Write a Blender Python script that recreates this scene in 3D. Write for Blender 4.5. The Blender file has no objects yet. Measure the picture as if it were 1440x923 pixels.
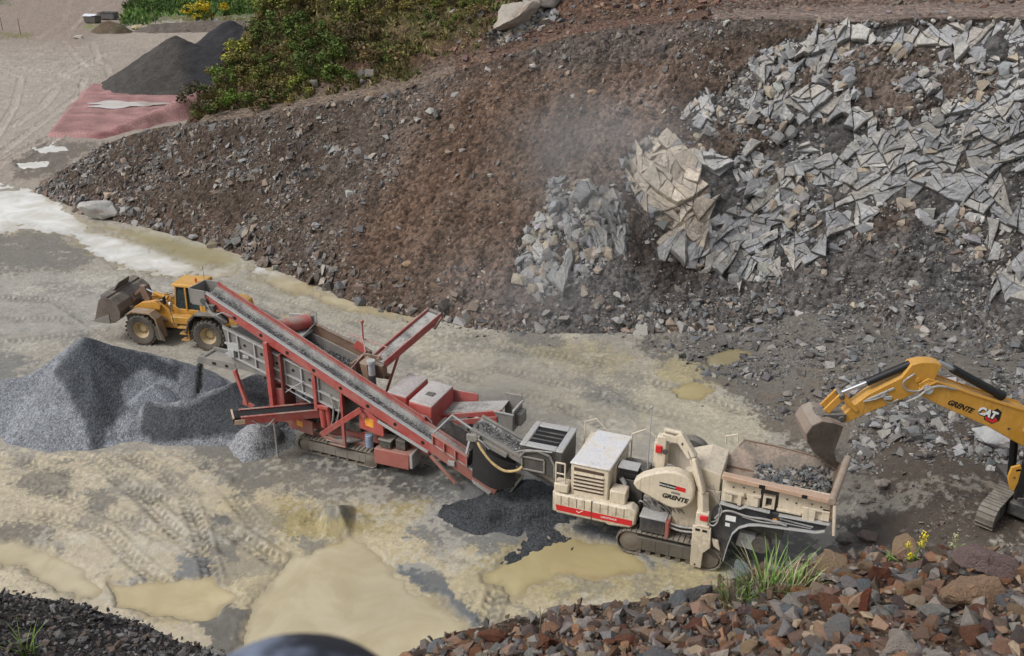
import bpy, bmesh, math, random
import numpy as np
from mathutils import Vector, Matrix, Euler
R = math.radians
random.seed(7); rng = np.random.default_rng(11)
SC = bpy.context.scene; COL = SC.collection
PI = math.pi
def srgb(r, g, b):
    f = lambda v: (v/255/12.92) if v/255 <= .04045 else ((v/255+.055)/1.055)**2.4
    return (f(r), f(g), f(b))
def sn(a):
    a = np.asarray(a, float)/255
    return np.where(a <= .04045, a/12.92, ((a+.055)/1.055)**2.4)
# ------------------------------------------------------------------ camera model (same numbers build the camera)
F = 1350.0; TH = R(24); CH = 22.0; S_, C_ = math.sin(TH), math.cos(TH)
def ray(px, py):
    a = (np.asarray(px, float)-720)/F; b = (np.asarray(py, float)-461.5)/F
    return a, C_-b*S_, -S_-b*C_
def gnd(px, py, z=0.0):
    a, y, d = ray(px, py); t = (z-CH)/d
    return a*t, y*t
def atD(px, py, D):
    a, y, d = ray(px, py); t = D/np.hypot(a, y)
    return np.array([a*t, y*t, CH+d*t])
def project(X, Y, Z):
    Z = Z-CH; zc = np.maximum(Y*C_-Z*S_, .05); yd = -(Y*S_+Z*C_)
    return 720+F*X/zc, 461.5+F*yd/zc
# ------------------------------------------------------------------ numpy noise
def _h(i, j, k, seed):
    n = (i*374761393 + j*668265263 + k*2147483647 + seed*1274126177) & 0xFFFFFFFF
    n = ((n ^ (n >> 13))*1274126177) & 0xFFFFFFFF
    n = ((n ^ (n >> 15))*2246822519) & 0xFFFFFFFF
    return ((n ^ (n >> 16)) & 0xFFFFFF)/float(0xFFFFFF)
def vnoise(P, seed=0):
    P = np.asarray(P, float); i = np.floor(P).astype(np.int64); f = P-i; u = f*f*f*(f*(f*6-15)+10)
    i0, j0, k0 = i[:, 0], i[:, 1], (i[:, 2] if P.shape[1] > 2 else np.zeros(len(P), np.int64))
    ux, uy = u[:, 0], u[:, 1]
    def layer(k):
        a = _h(i0, j0, k, seed); b = _h(i0+1, j0, k, seed); c = _h(i0, j0+1, k, seed); d = _h(i0+1, j0+1, k, seed)
        return (a*(1-ux)+b*ux)*(1-uy)+(c*(1-ux)+d*ux)*uy
    if P.shape[1] == 2: return layer(k0)*2-1
    uz = u[:, 2]
    return (layer(k0)*(1-uz)+layer(k0+1)*uz)*2-1
def fbm(P, sc, octv=4, seed=0, gain=.5):
    P = np.asarray(P, float)*sc; a = 1.0; s = 0; t = 0
    for o in range(octv):
        s = s+a*vnoise(P*(2.03**o)+o*17.3, seed+o); t += a; a *= gain
    return s/t
def cells(P, seed=0):
    """3D cellular noise: F1, F2, random id vector (3) and offset to the cell's centre"""
    i = np.floor(P).astype(np.int64); n = len(P)
    F1 = np.full(n, 9.); F2 = np.full(n, 9.); ID = np.zeros((n, 3)); OF = np.zeros((n, 3))
    for dx in (-1, 0, 1):
        for dy in (-1, 0, 1):
            for dz in (-1, 0, 1):
                a, b, c = i[:, 0]+dx, i[:, 1]+dy, i[:, 2]+dz
                q = np.stack([a+_h(a, b, c, seed), b+_h(a, b, c, seed+1), c+_h(a, b, c, seed+2)], 1)
                o = P-q; d = np.sqrt((o*o).sum(1))
                m = d < F1
                F2 = np.where(m, F1, np.minimum(F2, d))
                F1 = np.where(m, d, F1)
                if m.any():
                    OF[m] = o[m]
                    ID[m] = np.stack([_h(a[m], b[m], c[m], seed+3), _h(a[m], b[m], c[m], seed+4), _h(a[m], b[m], c[m], seed+5)], 1)
    return F1, F2, ID, OF
def sstep(a, b, x):
    t = np.clip((x-a)/(b-a), 0, 1); return t*t*(3-2*t)
def pmask(px, py, poly, soft=6.0):
    """soft inside-mask of a polygon"""
    poly = np.array(poly, float); out = np.zeros(len(px))
    lo, hi = poly.min(0)-soft, poly.max(0)+soft
    k = np.where((px > lo[0]) & (px < hi[0]) & (py > lo[1]) & (py < hi[1]))[0]
    if not len(k): return out
    x, y = px[k], py[k]; ins = np.zeros(len(k), bool); dm = np.full(len(k), 1e9)
    for a, b in zip(poly, np.roll(poly, -1, 0)):
        e = b-a; t = np.clip(((x-a[0])*e[0]+(y-a[1])*e[1])/max(e@e, 1e-9), 0, 1)
        dm = np.minimum(dm, np.hypot(x-a[0]-t*e[0], y-a[1]-t*e[1]))
        c = ((a[1] > y) != (b[1] > y))
        xi = a[0]+(y-a[1])*e[0]/(e[1] if abs(e[1]) > 1e-9 else 1e-9)
        ins ^= c & (x < xi)
    sd = np.where(ins, dm, -dm)
    out[k] = sstep(-soft, soft, sd); return out
# ------------------------------------------------------------------ materials
def new_mat(name):
    m = bpy.data.materials.new(name); m.use_nodes = True; nt = m.node_tree
    return m, nt, nt.nodes['Principled BSDF']
def nd(nt, typ, **kw):
    n = nt.nodes.new(typ)
    for k, v in kw.items():
        if k[0] == '_': n.inputs[int(k[1:]) if k[1:].isdigit() else k[1:].replace('_', ' ')].default_value = v
        else: setattr(n, k, v)
    return n
def lk(nt, a, b): nt.links.new(a, b)
def mixc(nt, fac, a, b, mode='MIX'):
    n = nt.nodes.new('ShaderNodeMix'); n.data_type = 'RGBA'; n.blend_type = mode
    for i, v in ((0, fac), (6, a), (7, b)):
        if hasattr(v, 'is_output'): nt.links.new(v, n.inputs[i])
        elif i == 0: n.inputs[0].default_value = v
        else: n.inputs[i].default_value = (*v[:3], 1)
    return n.outputs[2]
def mth(nt, op, a, b=None, clamp=False):
    n = nt.nodes.new('ShaderNodeMath'); n.operation = op; n.use_clamp = clamp
    for i, v in ((0, a), (1, b)):
        if v is None: continue
        if hasattr(v, 'is_output'): nt.links.new(v, n.inputs[i])
        else: n.inputs[i].default_value = v
    return n.outputs[0]
def ramp(nt, fac, lo, hi, a=0., b=1.):
    n = nt.nodes.new('ShaderNodeMapRange'); n.interpolation_type = 'SMOOTHSTEP'
    nt.links.new(fac, n.inputs[0])
    for i, v in enumerate((lo, hi, a, b)): n.inputs[1+i].default_value = v
    return n.outputs[0]
def noise(nt, co, scale, detail=4, rough=.55, dist=0.):
    n = nd(nt, 'ShaderNodeTexNoise'); n.inputs['Scale'].default_value = scale; n.inputs['Detail'].default_value = detail
    n.inputs['Roughness'].default_value = rough; n.inputs['Distortion'].default_value = dist
    nt.links.new(co, n.inputs['Vector']); return n.outputs[0]
def objco(nt): return nd(nt, 'ShaderNodeTexCoord').outputs['Object']
def bump(nt, bsdf, h, dist, strength=1.0):
    n = nd(nt, 'ShaderNodeBump'); n.inputs['Strength'].default_value = strength; n.inputs['Distance'].default_value = dist
    nt.links.new(h, n.inputs['Height']); nt.links.new(n.outputs[0], bsdf.inputs['Normal'])
def ground_mat(name, stone=6.0, amp=.03, speck=.5, fine=40., spec=.3):
    """vertex colours hold the base colour and any painted shade; stones and grit added on top"""
    m, nt, b = new_mat(name); co = objco(nt)
    at = nd(nt, 'ShaderNodeAttribute', attribute_name='Col').outputs['Color']
    wet = nd(nt, 'ShaderNodeAttribute', attribute_name='Wet').outputs['Fac']
    v = nd(nt, 'ShaderNodeTexVoronoi'); v.inputs['Scale'].default_value = stone; v.inputs['Randomness'].default_value = 1
    lk(nt, co, v.inputs['Vector'])
    hsv = nd(nt, 'ShaderNodeSeparateColor'); lk(nt, v.outputs['Color'], hsv.inputs[0])
    n1 = noise(nt, co, fine, 6, .65); n2 = noise(nt, co, fine*.18, 5, .6)
    dry = mth(nt, 'SUBTRACT', 1., wet, True)
    k = mth(nt, 'MULTIPLY', mth(nt, 'ADD', mth(nt, 'MULTIPLY', mth(nt, 'SUBTRACT', hsv.outputs[0], .5), speck), mth(nt, 'MULTIPLY', mth(nt, 'SUBTRACT', n1, .5), speck*1.6)), dry)
    k = mth(nt, 'ADD', mth(nt, 'ADD', k, 1.0), mth(nt, 'MULTIPLY', mth(nt, 'SUBTRACT', n2, .5), .35))
    kk = nd(nt, 'ShaderNodeCombineColor')
    for i in range(3): lk(nt, k, kk.inputs[i])
    lk(nt, mixc(nt, 1., at, kk.outputs[0], 'MULTIPLY'), b.inputs['Base Color'])
    lk(nt, mth(nt, 'SUBTRACT', .92, mth(nt, 'MULTIPLY', wet, .68)), b.inputs['Roughness'])
    b.inputs['Specular IOR Level'].default_value = spec
    h = mth(nt, 'MULTIPLY', mth(nt, 'ADD', mth(nt, 'SUBTRACT', 1., v.outputs['Distance']), mth(nt, 'MULTIPLY', n1, .8)), mth(nt, 'ADD', mth(nt, 'MULTIPLY', dry, .9), .1))
    bump(nt, b, h, amp)
    return m
def rock_mat(name, obj_color=False, amp=.04, sc=1.0):
    m, nt, b = new_mat(name); co = objco(nt)
    if obj_color: base = nd(nt, 'ShaderNodeObjectInfo').outputs['Color']
    else: base = nd(nt, 'ShaderNodeAttribute', attribute_name='Col').outputs['Color']
    n1 = noise(nt, co, 3.2*sc, 6, .62, .4); n2 = noise(nt, co, 19*sc, 6, .7)
    w = nd(nt, 'ShaderNodeTexVoronoi', feature='DISTANCE_TO_EDGE'); w.inputs['Scale'].default_value = 2.6*sc; lk(nt, co, w.inputs['Vector'])
    k = mth(nt, 'ADD', mth(nt, 'ADD', .5, mth(nt, 'MULTIPLY', n1, .5)), mth(nt, 'MULTIPLY', n2, .5))
    kk = nd(nt, 'ShaderNodeCombineColor')
    for i in range(3): lk(nt, k, kk.inputs[i])
    c = mixc(nt, 1., base, kk.outputs[0], 'MULTIPLY')
    n3 = noise(nt, co, 1.7*sc, 3)
    c = mixc(nt, ramp(nt, n3, .5, .75, 0, .35), c, srgb(150, 112, 84), 'MIX')
    lk(nt, c, b.inputs['Base Color']); b.inputs['Roughness'].default_value = .78; b.inputs['Specular IOR Level'].default_value = .35
    h = mth(nt, 'ADD', mth(nt, 'MULTIPLY', n1, 1.2), mth(nt, 'ADD', mth(nt, 'MULTIPLY', n2, .6), mth(nt, 'MULTIPLY', ramp(nt, w.outputs[0], 0, .08), .25)))
    bump(nt, b, h, amp)
    return m
def stone_mat(name, sc=11, amp=.03):
    m, nt, b = new_mat(name)
    at = nd(nt, 'ShaderNodeAttribute', attribute_name='Col').outputs['Color']
    co = objco(nt); n1 = noise(nt, co, sc, 5, .65)
    c = mixc(nt, ramp(nt, n1, .3, .75), mixc(nt, .28, at, (0, 0, 0)), at)
    lk(nt, c, b.inputs['Base Color']); b.inputs['Roughness'].default_value = .8
    bump(nt, b, n1, amp)
    return m
def paint(name, col, dust=.45, rust=.25, rough=.45, dustcol=(150, 144, 134), metal=0.):
    """worn machine paint: dust lying on upward faces, scuffs and rusty chips"""
    m, nt, b = new_mat(name); co = objco(nt)
    geo = nd(nt, 'ShaderNodeNewGeometry'); sep = nd(nt, 'ShaderNodeSeparateXYZ'); lk(nt, geo.outputs['True Normal'], sep.inputs[0])
    n1 = noise(nt, co, 1.3, 6, .65, .5); n2 = noise(nt, co, 9, 6, .7); n3 = noise(nt, co, 30, 4, .6)
    c0 = mixc(nt, ramp(nt, n1, .3, .7), [v*.82 for v in col], [min(1, v*1.08) for v in col])
    up = ramp(nt, sep.outputs[2], .15, .95)
    d = mth(nt, 'MULTIPLY', mth(nt, 'ADD', mth(nt, 'MULTIPLY', up, dust*1.3), dust*.75), ramp(nt, mth(nt, 'ADD', mth(nt, 'MULTIPLY', n1, .6), mth(nt, 'MULTIPLY', n2, .4)), .3, .68), True)
    c1 = mixc(nt, d, c0, srgb(*dustcol))
    so_ = nd(nt, 'ShaderNodeSeparateXYZ'); lk(nt, co, so_.inputs[0]); n4 = noise(nt, co, 3.4, 6, .7, .8)
    mud = mth(nt, 'MULTIPLY', ramp(nt, mth(nt, 'ADD', n4, mth(nt, 'MULTIPLY', ramp(nt, so_.outputs[2], 2.6, .2), .32)), .56, .74), .16+dust*.55, True)
    c1 = mixc(nt, mud, c1, srgb(126, 115, 99))
    st = nd(nt, 'ShaderNodeMapping'); st.inputs['Scale'].default_value = (7, 7, .5); lk(nt, co, st.inputs[0]); n5 = noise(nt, st.outputs[0], 1.6, 4, .65)
    c1 = mixc(nt, mth(nt, 'MULTIPLY', ramp(nt, n5, .54, .72), .38), c1, srgb(104, 92, 78))
    rs = mth(nt, 'MULTIPLY', ramp(nt, mth(nt, 'ADD', mth(nt, 'MULTIPLY', n2, .65), mth(nt, 'MULTIPLY', n1, .35)), .62-.12*rust, .72-.1*rust), rust*1.6, True)
    c2 = mixc(nt, rs, c1, srgb(92, 66, 50))
    lk(nt, c2, b.inputs['Base Color']); b.inputs['Metallic'].default_value = metal
    lk(nt, mth(nt, 'ADD', rough, mth(nt, 'MULTIPLY', d, .4), True), b.inputs['Roughness'])
    bump(nt, b, mth(nt, 'ADD', n2, mth(nt, 'MULTIPLY', n3, .4)), .004)
    return m
def plain(name, col, rough=.6, metal=0., var=.25):
    m, nt, b = new_mat(name); co = objco(nt); n1 = noise(nt, co, 6, 5, .65)
    lk(nt, mixc(nt, ramp(nt, n1, .3, .7), [v*(1-var) for v in col], [min(1, v*(1+var)) for v in col]), b.inputs['Base Color'])
    b.inputs['Roughness'].default_value = rough; b.inputs['Metallic'].default_value = metal
    return m
# ------------------------------------------------------------------ object helpers
def tag(o, label=None, cat=None, group=None, kind=None):
    if label: o['label'] = label
    if cat: o['category'] = cat
    if group: o['group'] = group
    if kind: o['kind'] = kind
    return o
def link(o, parent=None):
    COL.objects.link(o)
    if parent is not None: o.parent = parent
    return o
def empty(name, loc, rz=0., label=None, cat=None, group=None):
    o = bpy.data.objects.new(name, None); o.location = loc; o.rotation_euler = (0, 0, rz); o.empty_display_size = .3
    return tag(link(o), label, cat, group)
def mesh_np(name, V, faces, mat, cols=None, wet=None, smooth=True, parent=None):
    """faces: list of (n,k) int arrays"""
    me = bpy.data.meshes.new(name); V = np.asarray(V, np.float32)
    me.vertices.add(len(V)); me.vertices.foreach_set('co', V.ravel())
    faces = [np.asarray(f, np.int32) for f in faces if len(f)]
    tot = np.concatenate([np.full(len(f), f.shape[1], np.int32) for f in faces]); idx = np.concatenate([f.ravel() for f in faces])
    me.loops.add(len(idx)); me.loops.foreach_set('vertex_index', idx)
    me.polygons.add(len(tot)); me.polygons.foreach_set('loop_start', np.concatenate([[0], np.cumsum(tot)[:-1]]).astype(np.int32))
    me.update(calc_edges=True)
    me.polygons.foreach_set('use_smooth', np.full(len(tot), smooth))
    if cols is not None:
        a = me.color_attributes.new('Col', 'FLOAT_COLOR', 'POINT')
        a.data.foreach_set('color', np.concatenate([cols, np.ones((len(cols), 1))], 1).astype(np.float32).ravel())
    if wet is not None:
        a = me.attributes.new('Wet', 'FLOAT', 'POINT'); a.data.foreach_set('value', np.asarray(wet, np.float32))
    me.materials.append(mat)
    return link(bpy.data.objects.new(name, me), parent)
def grid_faces(nr, nc):
    i = np.arange(nr*nc).reshape(nr, nc)
    return np.stack([i[:-1, :-1], i[:-1, 1:], i[1:, 1:], i[1:, :-1]], -1).reshape(-1, 4)
SPLIT = {'short_post', 'tensioner', 'cab_glass', 'bolt', 'hose', 'arm_hose', 'bracket', 'side_conveyor_bracket', 'stiffener', 'step', 'exhaust', 'battery_box', 'sticker', 'boom_cylinder', 'bucket_link', 'boot_rib', 'rib_groove', 'rim_notch', 'red_valve', 'aux_leg', 'aux_conveyor_beam', 'lip_hole', 'boom_fork', 'boom_edge', 'bucket_ear', 'pivot_pin', 'pin', 'tooth', 'side_cutter', 'post_web', 'cab_pillar', 'warning_sticker', 'skid', 'roller', 'louvre_slat', 'guard_bar', 'guard_side', 'cylinder_rod', 'boom_rod', 'flap_slot', 'conveyor_end', 'grille', 'eye', 'wheel', 'beam_hole', 'side_hole', 'track_roller'}
class B:
    """collects shapes into one mesh"""
    def __init__(s): s.bm = bmesh.new(); s.M = Matrix()
    def v(s, p): return s.bm.verts.new(s.M @ Vector(p))
    def face(s, vs):
        try: return s.bm.faces.new(vs)
        except ValueError: return None
    def box(s, x0, x1, y0, y1, z0, z1):
        return s.hexa([(x0, y0, z0), (x1, y0, z0), (x1, y1, z0), (x0, y1, z0)], [(x0, y0, z1), (x1, y0, z1), (x1, y1, z1), (x0, y1, z1)])
    def hexa(s, a, b):
        A = [s.v(p) for p in a]; Bv = [s.v(p) for p in b]; n = len(A)
        s.face(A[::-1]); s.face(Bv)
        for i in range(n): s.face([A[i], A[(i+1) % n], Bv[(i+1) % n], Bv[i]])
        return s
    def xz(s, pts, y0, y1): return s.hexa([(x, y0, z) for x, z in pts], [(x, y1, z) for x, z in pts])
    def xy(s, pts, z0, z1): return s.hexa([(x, y, z0) for x, y in pts], [(x, y, z1) for x, y in pts])
    def yz(s, pts, x0, x1): return s.hexa([(x0, y, z) for y, z in pts], [(x1, y, z) for y, z in pts])
    def beam(s, p0, p1, w, h, up=(0, 0, 1)):
        p0, p1 = Vector(p0), Vector(p1); d = (p1-p0).normalized(); sd = d.cross(Vector(up))
        sd = sd.normalized() if sd.length > 1e-4 else Vector((0, 1, 0)); u = sd.cross(d)
        c = [sd*(-w/2)+u*(-h/2), sd*(w/2)+u*(-h/2), sd*(w/2)+u*(h/2), sd*(-w/2)+u*(h/2)]
        return s.hexa([p0+k for k in c], [p1+k for k in c])
    def cyl(s, p0, p1, r0, r1=None, n=18):
        r1 = r0 if r1 is None else r1; p0, p1 = Vector(p0), Vector(p1); d = (p1-p0).normalized()
        a = d.orthogonal().normalized(); b = d.cross(a)
        ring = lambda p, r: [p+(a*math.cos(2*PI*i/n)+b*math.sin(2*PI*i/n))*r for i in range(n)]
        return s.hexa(ring(p0, r0), ring(p1, r1))
    def tube(s, pts, r, n=6):
        for p, q in zip(pts[:-1], pts[1:]): s.cyl(p, q, r, n=n)
        return s
    def sm(s, pts, r, n=7):
        """one smooth swept tube through the points"""
        p = [Vector(q) for q in pts]; p = [p[0]*2-p[1]]+p+[p[-1]*2-p[-2]]; path = []
        for i in range(1, len(p)-2):
            for k in range(6):
                t = k/6; path.append(.5*(2*p[i]+(p[i+1]-p[i-1])*t+(2*p[i-1]-5*p[i]+4*p[i+1]-p[i+2])*t*t+(3*p[i]-p[i-1]-3*p[i+1]+p[i+2])*t**3))
        path.append(p[-2]); prev = None; up = None; first = None
        for i, q in enumerate(path):
            d = (path[min(i+1, len(path)-1)]-path[max(i-1, 0)]).normalized()
            a = (up-d*up.dot(d)).normalized() if up is not None and (up-d*up.dot(d)).length > 1e-4 else d.orthogonal().normalized(); up = a; b = d.cross(a)
            rg = [s.v(q+(a*math.cos(2*PI*j/n)+b*math.sin(2*PI*j/n))*r) for j in range(n)]
            if prev:
                for j in range(n): s.face([prev[j], prev[(j+1) % n], rg[(j+1) % n], rg[j]])
            else: first = rg
            prev = rg
        s.face(first[::-1]); s.face(prev); return s
    def sphere(s, c, r, n=10, sz=1.0):
        bmesh.ops.create_uvsphere(s.bm, u_segments=n, v_segments=max(5, n*2//3), radius=r, matrix=s.M @ Matrix.Translation(c) @ Matrix.Diagonal((1, 1, sz, 1)))
        return s
    def lathe(s, prof, c, axis='y', n=28):
        """profile of (radius, offset along axis) pairs round a centre"""
        rings = []
        for r, o in prof:
            rg = []
            for i in range(n):
                a = 2*PI*i/n; u, w = r*math.cos(a), r*math.sin(a)
                rg.append(s.v((c[0]+u, c[1]+o, c[2]+w) if axis == 'y' else ((c[0]+o, c[1]+u, c[2]+w) if axis == 'x' else (c[0]+u, c[1]+w, c[2]+o))))
            rings.append(rg)
        for A, Bv in zip(rings[:-1], rings[1:]):
            for i in range(n): s.face([A[i], A[(i+1) % n], Bv[(i+1) % n], Bv[i]])
        return s
    def build(s, name, mat, parent=None, bevel=.012, ang=35, label=None):
        if name in SPLIT:
            s.bm.verts.index_update(); seen = set(); grp = []
            for v in s.bm.verts:
                if v in seen: continue
                st = [v]; seen.add(v); g = []
                while st:
                    q = st.pop(); g.append(q)
                    for ed in q.link_edges:
                        w_ = ed.other_vert(q)
                        if w_ not in seen: seen.add(w_); st.append(w_)
                grp.append(g)
            if len(grp) > 1:
                o = None
                for g in grp:
                    nb = B(); mp = {v: nb.bm.verts.new(v.co) for v in g}
                    for f in {f for v in g for f in v.link_faces}: nb.face([mp[v] for v in f.verts])
                    o = nb.build(name, mat, parent, bevel, ang, label) if True else o
                s.bm.free(); return o
        bmesh.ops.recalc_face_normals(s.bm, faces=s.bm.faces[:])
        me = bpy.data.meshes.new(name); s.bm.to_mesh(me); s.bm.free()
        me.shade_smooth(); me.set_sharp_from_angle(angle=R(ang))
        me.materials.append(mat); o = link(bpy.data.objects.new(name, me), parent)
        if bevel:
            md = o.modifiers.new('bevel', 'BEVEL'); md.width = bevel; md.segments = 2; md.limit_method = 'ANGLE'; md.angle_limit = R(50); md.use_clamp_overlap = True
        if label: o['label'] = label
        return o
def text(s, size, mat, parent, M, shear=0., off=0., ext=.004, name='lettering'):
    cu = bpy.data.curves.new(name, 'FONT'); cu.body = s; cu.size = size; cu.shear = shear; cu.offset = off; cu.extrude = ext
    cu.align_x = 'CENTER'; cu.align_y = 'CENTER'
    t = bpy.data.objects.new(name, cu); COL.objects.link(t)
    dg = bpy.context.evaluated_depsgraph_get(); dg.update()
    me = bpy.data.meshes.new_from_object(t.evaluated_get(dg)); bpy.data.objects.remove(t)
    me.materials.clear(); me.materials.append(mat)
    o = link(bpy.data.objects.new(name, me), parent); o.matrix_local = M; return o
# ------------------------------------------------------------------ camera, sky, sun
cam = bpy.data.cameras.new('camera'); co_ = bpy.data.objects.new('camera', cam); COL.objects.link(co_)
co_.location = (0, 0, CH); co_.rotation_euler = (R(90)-TH, 0, 0)
cam.sensor_width = 36; cam.sensor_fit = 'HORIZONTAL'; cam.lens = F/1440*36; cam.clip_end = 5000; cam.clip_start = .05
cam.dof.use_dof = True; cam.dof.focus_distance = 34; cam.dof.aperture_fstop = cam.lens/4.2
SC.camera = co_
w = bpy.data.worlds.new('World'); SC.world = w; w.use_nodes = True; nt = w.node_tree
bg = nt.nodes['Background']; sky = nt.nodes.new('ShaderNodeTexSky'); sky.sky_type = 'NISHITA'; sky.sun_disc = False
SUN_EL, SUN_AZ = R(50), R(-112)     # azimuth clockwise from +Y: to the camera's left, slightly behind
sky.sun_elevation = SUN_EL; sky.sun_rotation = SUN_AZ; sky.dust_density = 4; sky.air_density = 1.2; sky.ozone_density = 1
hs = nt.nodes.new('ShaderNodeHueSaturation'); hs.inputs['Saturation'].default_value = .30
nt.links.new(sky.outputs[0], hs.inputs['Color']); nt.links.new(hs.outputs[0], bg.inputs[0]); bg.inputs[1].default_value = .11
sl = bpy.data.lights.new('sun', 'SUN'); sl.energy = 1.3; sl.angle = R(17); sl.color = (1, .985, .965)
so = bpy.data.objects.new('sun', sl); COL.objects.link(so); so.location = (-20, -20, 60)
sd = Vector((math.sin(SUN_AZ)*math.cos(SUN_EL), math.cos(SUN_AZ)*math.cos(SUN_EL), math.sin(SUN_EL)))
so.rotation_euler = sd.to_track_quat('Z', 'Y').to_euler()
vs = SC.view_settings; vs.view_transform = 'Standard'; vs.look = 'None'; vs.exposure = 0.34; vs.gamma = 1; vs.use_curve_mapping = False
SC.cycles.max_bounces = 6; SC.cycles.diffuse_bounces = 3; SC.cycles.glossy_bounces = 2; SC.cycles.transmission_bounces = 2; SC.cycles.use_denoising = True
# ------------------------------------------------------------------ stone shapes
def hull_stone(n=13, flat=(1, .8, .6), rnd=random):
    bm = bmesh.new()
    for _ in range(n):
        d = Vector((rnd.gauss(0, 1), rnd.gauss(0, 1), rnd.gauss(0, 1))).normalized()*rnd.uniform(.72, 1.0)
        bm.verts.new((d.x*flat[0], d.y*flat[1], d.z*flat[2]))
    r = bmesh.ops.convex_hull(bm, input=bm.verts[:])
    bmesh.ops.delete(bm, geom=[v for v in bm.verts if not v.link_faces], context='VERTS')
    bmesh.ops.recalc_face_normals(bm, faces=bm.faces[:])
    bm.verts.index_update()
    V = np.array([v.co[:] for v in bm.verts]); Fc = np.array([[v.index for v in f.verts] for f in bm.faces if len(f.verts) == 3])
    bm.free(); return V*.55, Fc
STONES = [hull_stone(random.choice((8, 9, 11)), (1, random.uniform(.6, .95), random.uniform(.4, .75))) for _ in range(16)]
def rand_rot(n, tilt=.5):
    """random rotation matrices: free about z, tilt limited"""
    a = rng.uniform(0, 2*PI, n); t = rng.normal(0, tilt, n); b = rng.uniform(0, 2*PI, n)
    cz, sz = np.cos(a), np.sin(a); Rz = np.zeros((n, 3, 3)); Rz[:, 0, 0] = cz; Rz[:, 0, 1] = -sz; Rz[:, 1, 0] = sz; Rz[:, 1, 1] = cz; Rz[:, 2, 2] = 1
    ct, st = np.cos(t), np.sin(t); Rx = np.zeros((n, 3, 3)); Rx[:, 0, 0] = 1; Rx[:, 1, 1] = ct; Rx[:, 1, 2] = -st; Rx[:, 2, 1] = st; Rx[:, 2, 2] = ct
    cb, sb = np.cos(b), np.sin(b); Rb = np.zeros((n, 3, 3)); Rb[:, 0, 0] = cb; Rb[:, 0, 1] = -sb; Rb[:, 1, 0] = sb; Rb[:, 1, 1] = cb; Rb[:, 2, 2] = 1
    return Rb @ Rx @ Rz
def align_rot(N):
    """matrices whose z is the normal"""
    N = N/np.linalg.norm(N, axis=1, keepdims=True); up = np.tile([0., 0, 1], (len(N), 1)); x = np.cross(up, N)
    l = np.linalg.norm(x, axis=1, keepdims=True); x = np.where(l > 1e-4, x/np.maximum(l, 1e-6), [1., 0, 0]); y = np.cross(N, x)
    return np.stack([x, y, N], -1)
def scatter(name, P, size, cols, mat, N=None, tilt=.45, parent=None, variants=STONES, sink=.15):
    n = len(P); rot = rand_rot(n, tilt)
    if N is not None: rot = align_rot(N) @ rot
    vi = rng.integers(0, len(variants), n); Vs, Fs, Cs = [], [], []; off = 0
    up = N if N is not None else np.tile([0., 0, 1], (n, 1))
    for k, (V, Fc) in enumerate(variants):
        s = np.where(vi == k)[0]
        if not len(s): continue
        q = np.einsum('nij,vj->nvi', rot[s], V)*size[s][:, None, None]+(P[s]+up[s]*(size[s]*(.25-sink))[:, None])[:, None, :]
        Vs.append(q.reshape(-1, 3)); Cs.append(np.repeat(cols[s], len(V), 0))
        Fs.append((Fc[None]+(off+np.arange(len(s))*len(V))[:, None, None]).reshape(-1, 3)); off += len(s)*len(V)
    return mesh_np(name, np.concatenate(Vs), [np.concatenate(Fs)], mat, np.concatenate(Cs), smooth=False, parent=parent)
def pick(pal, n, jit=.18):
    pal = sn(pal); c = pal[rng.integers(0, len(pal), n)]
    return np.clip(c*(1+rng.normal(0, jit, (n, 1)))*(1+rng.normal(0, .018, (n, 3))), .005, .9)
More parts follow.
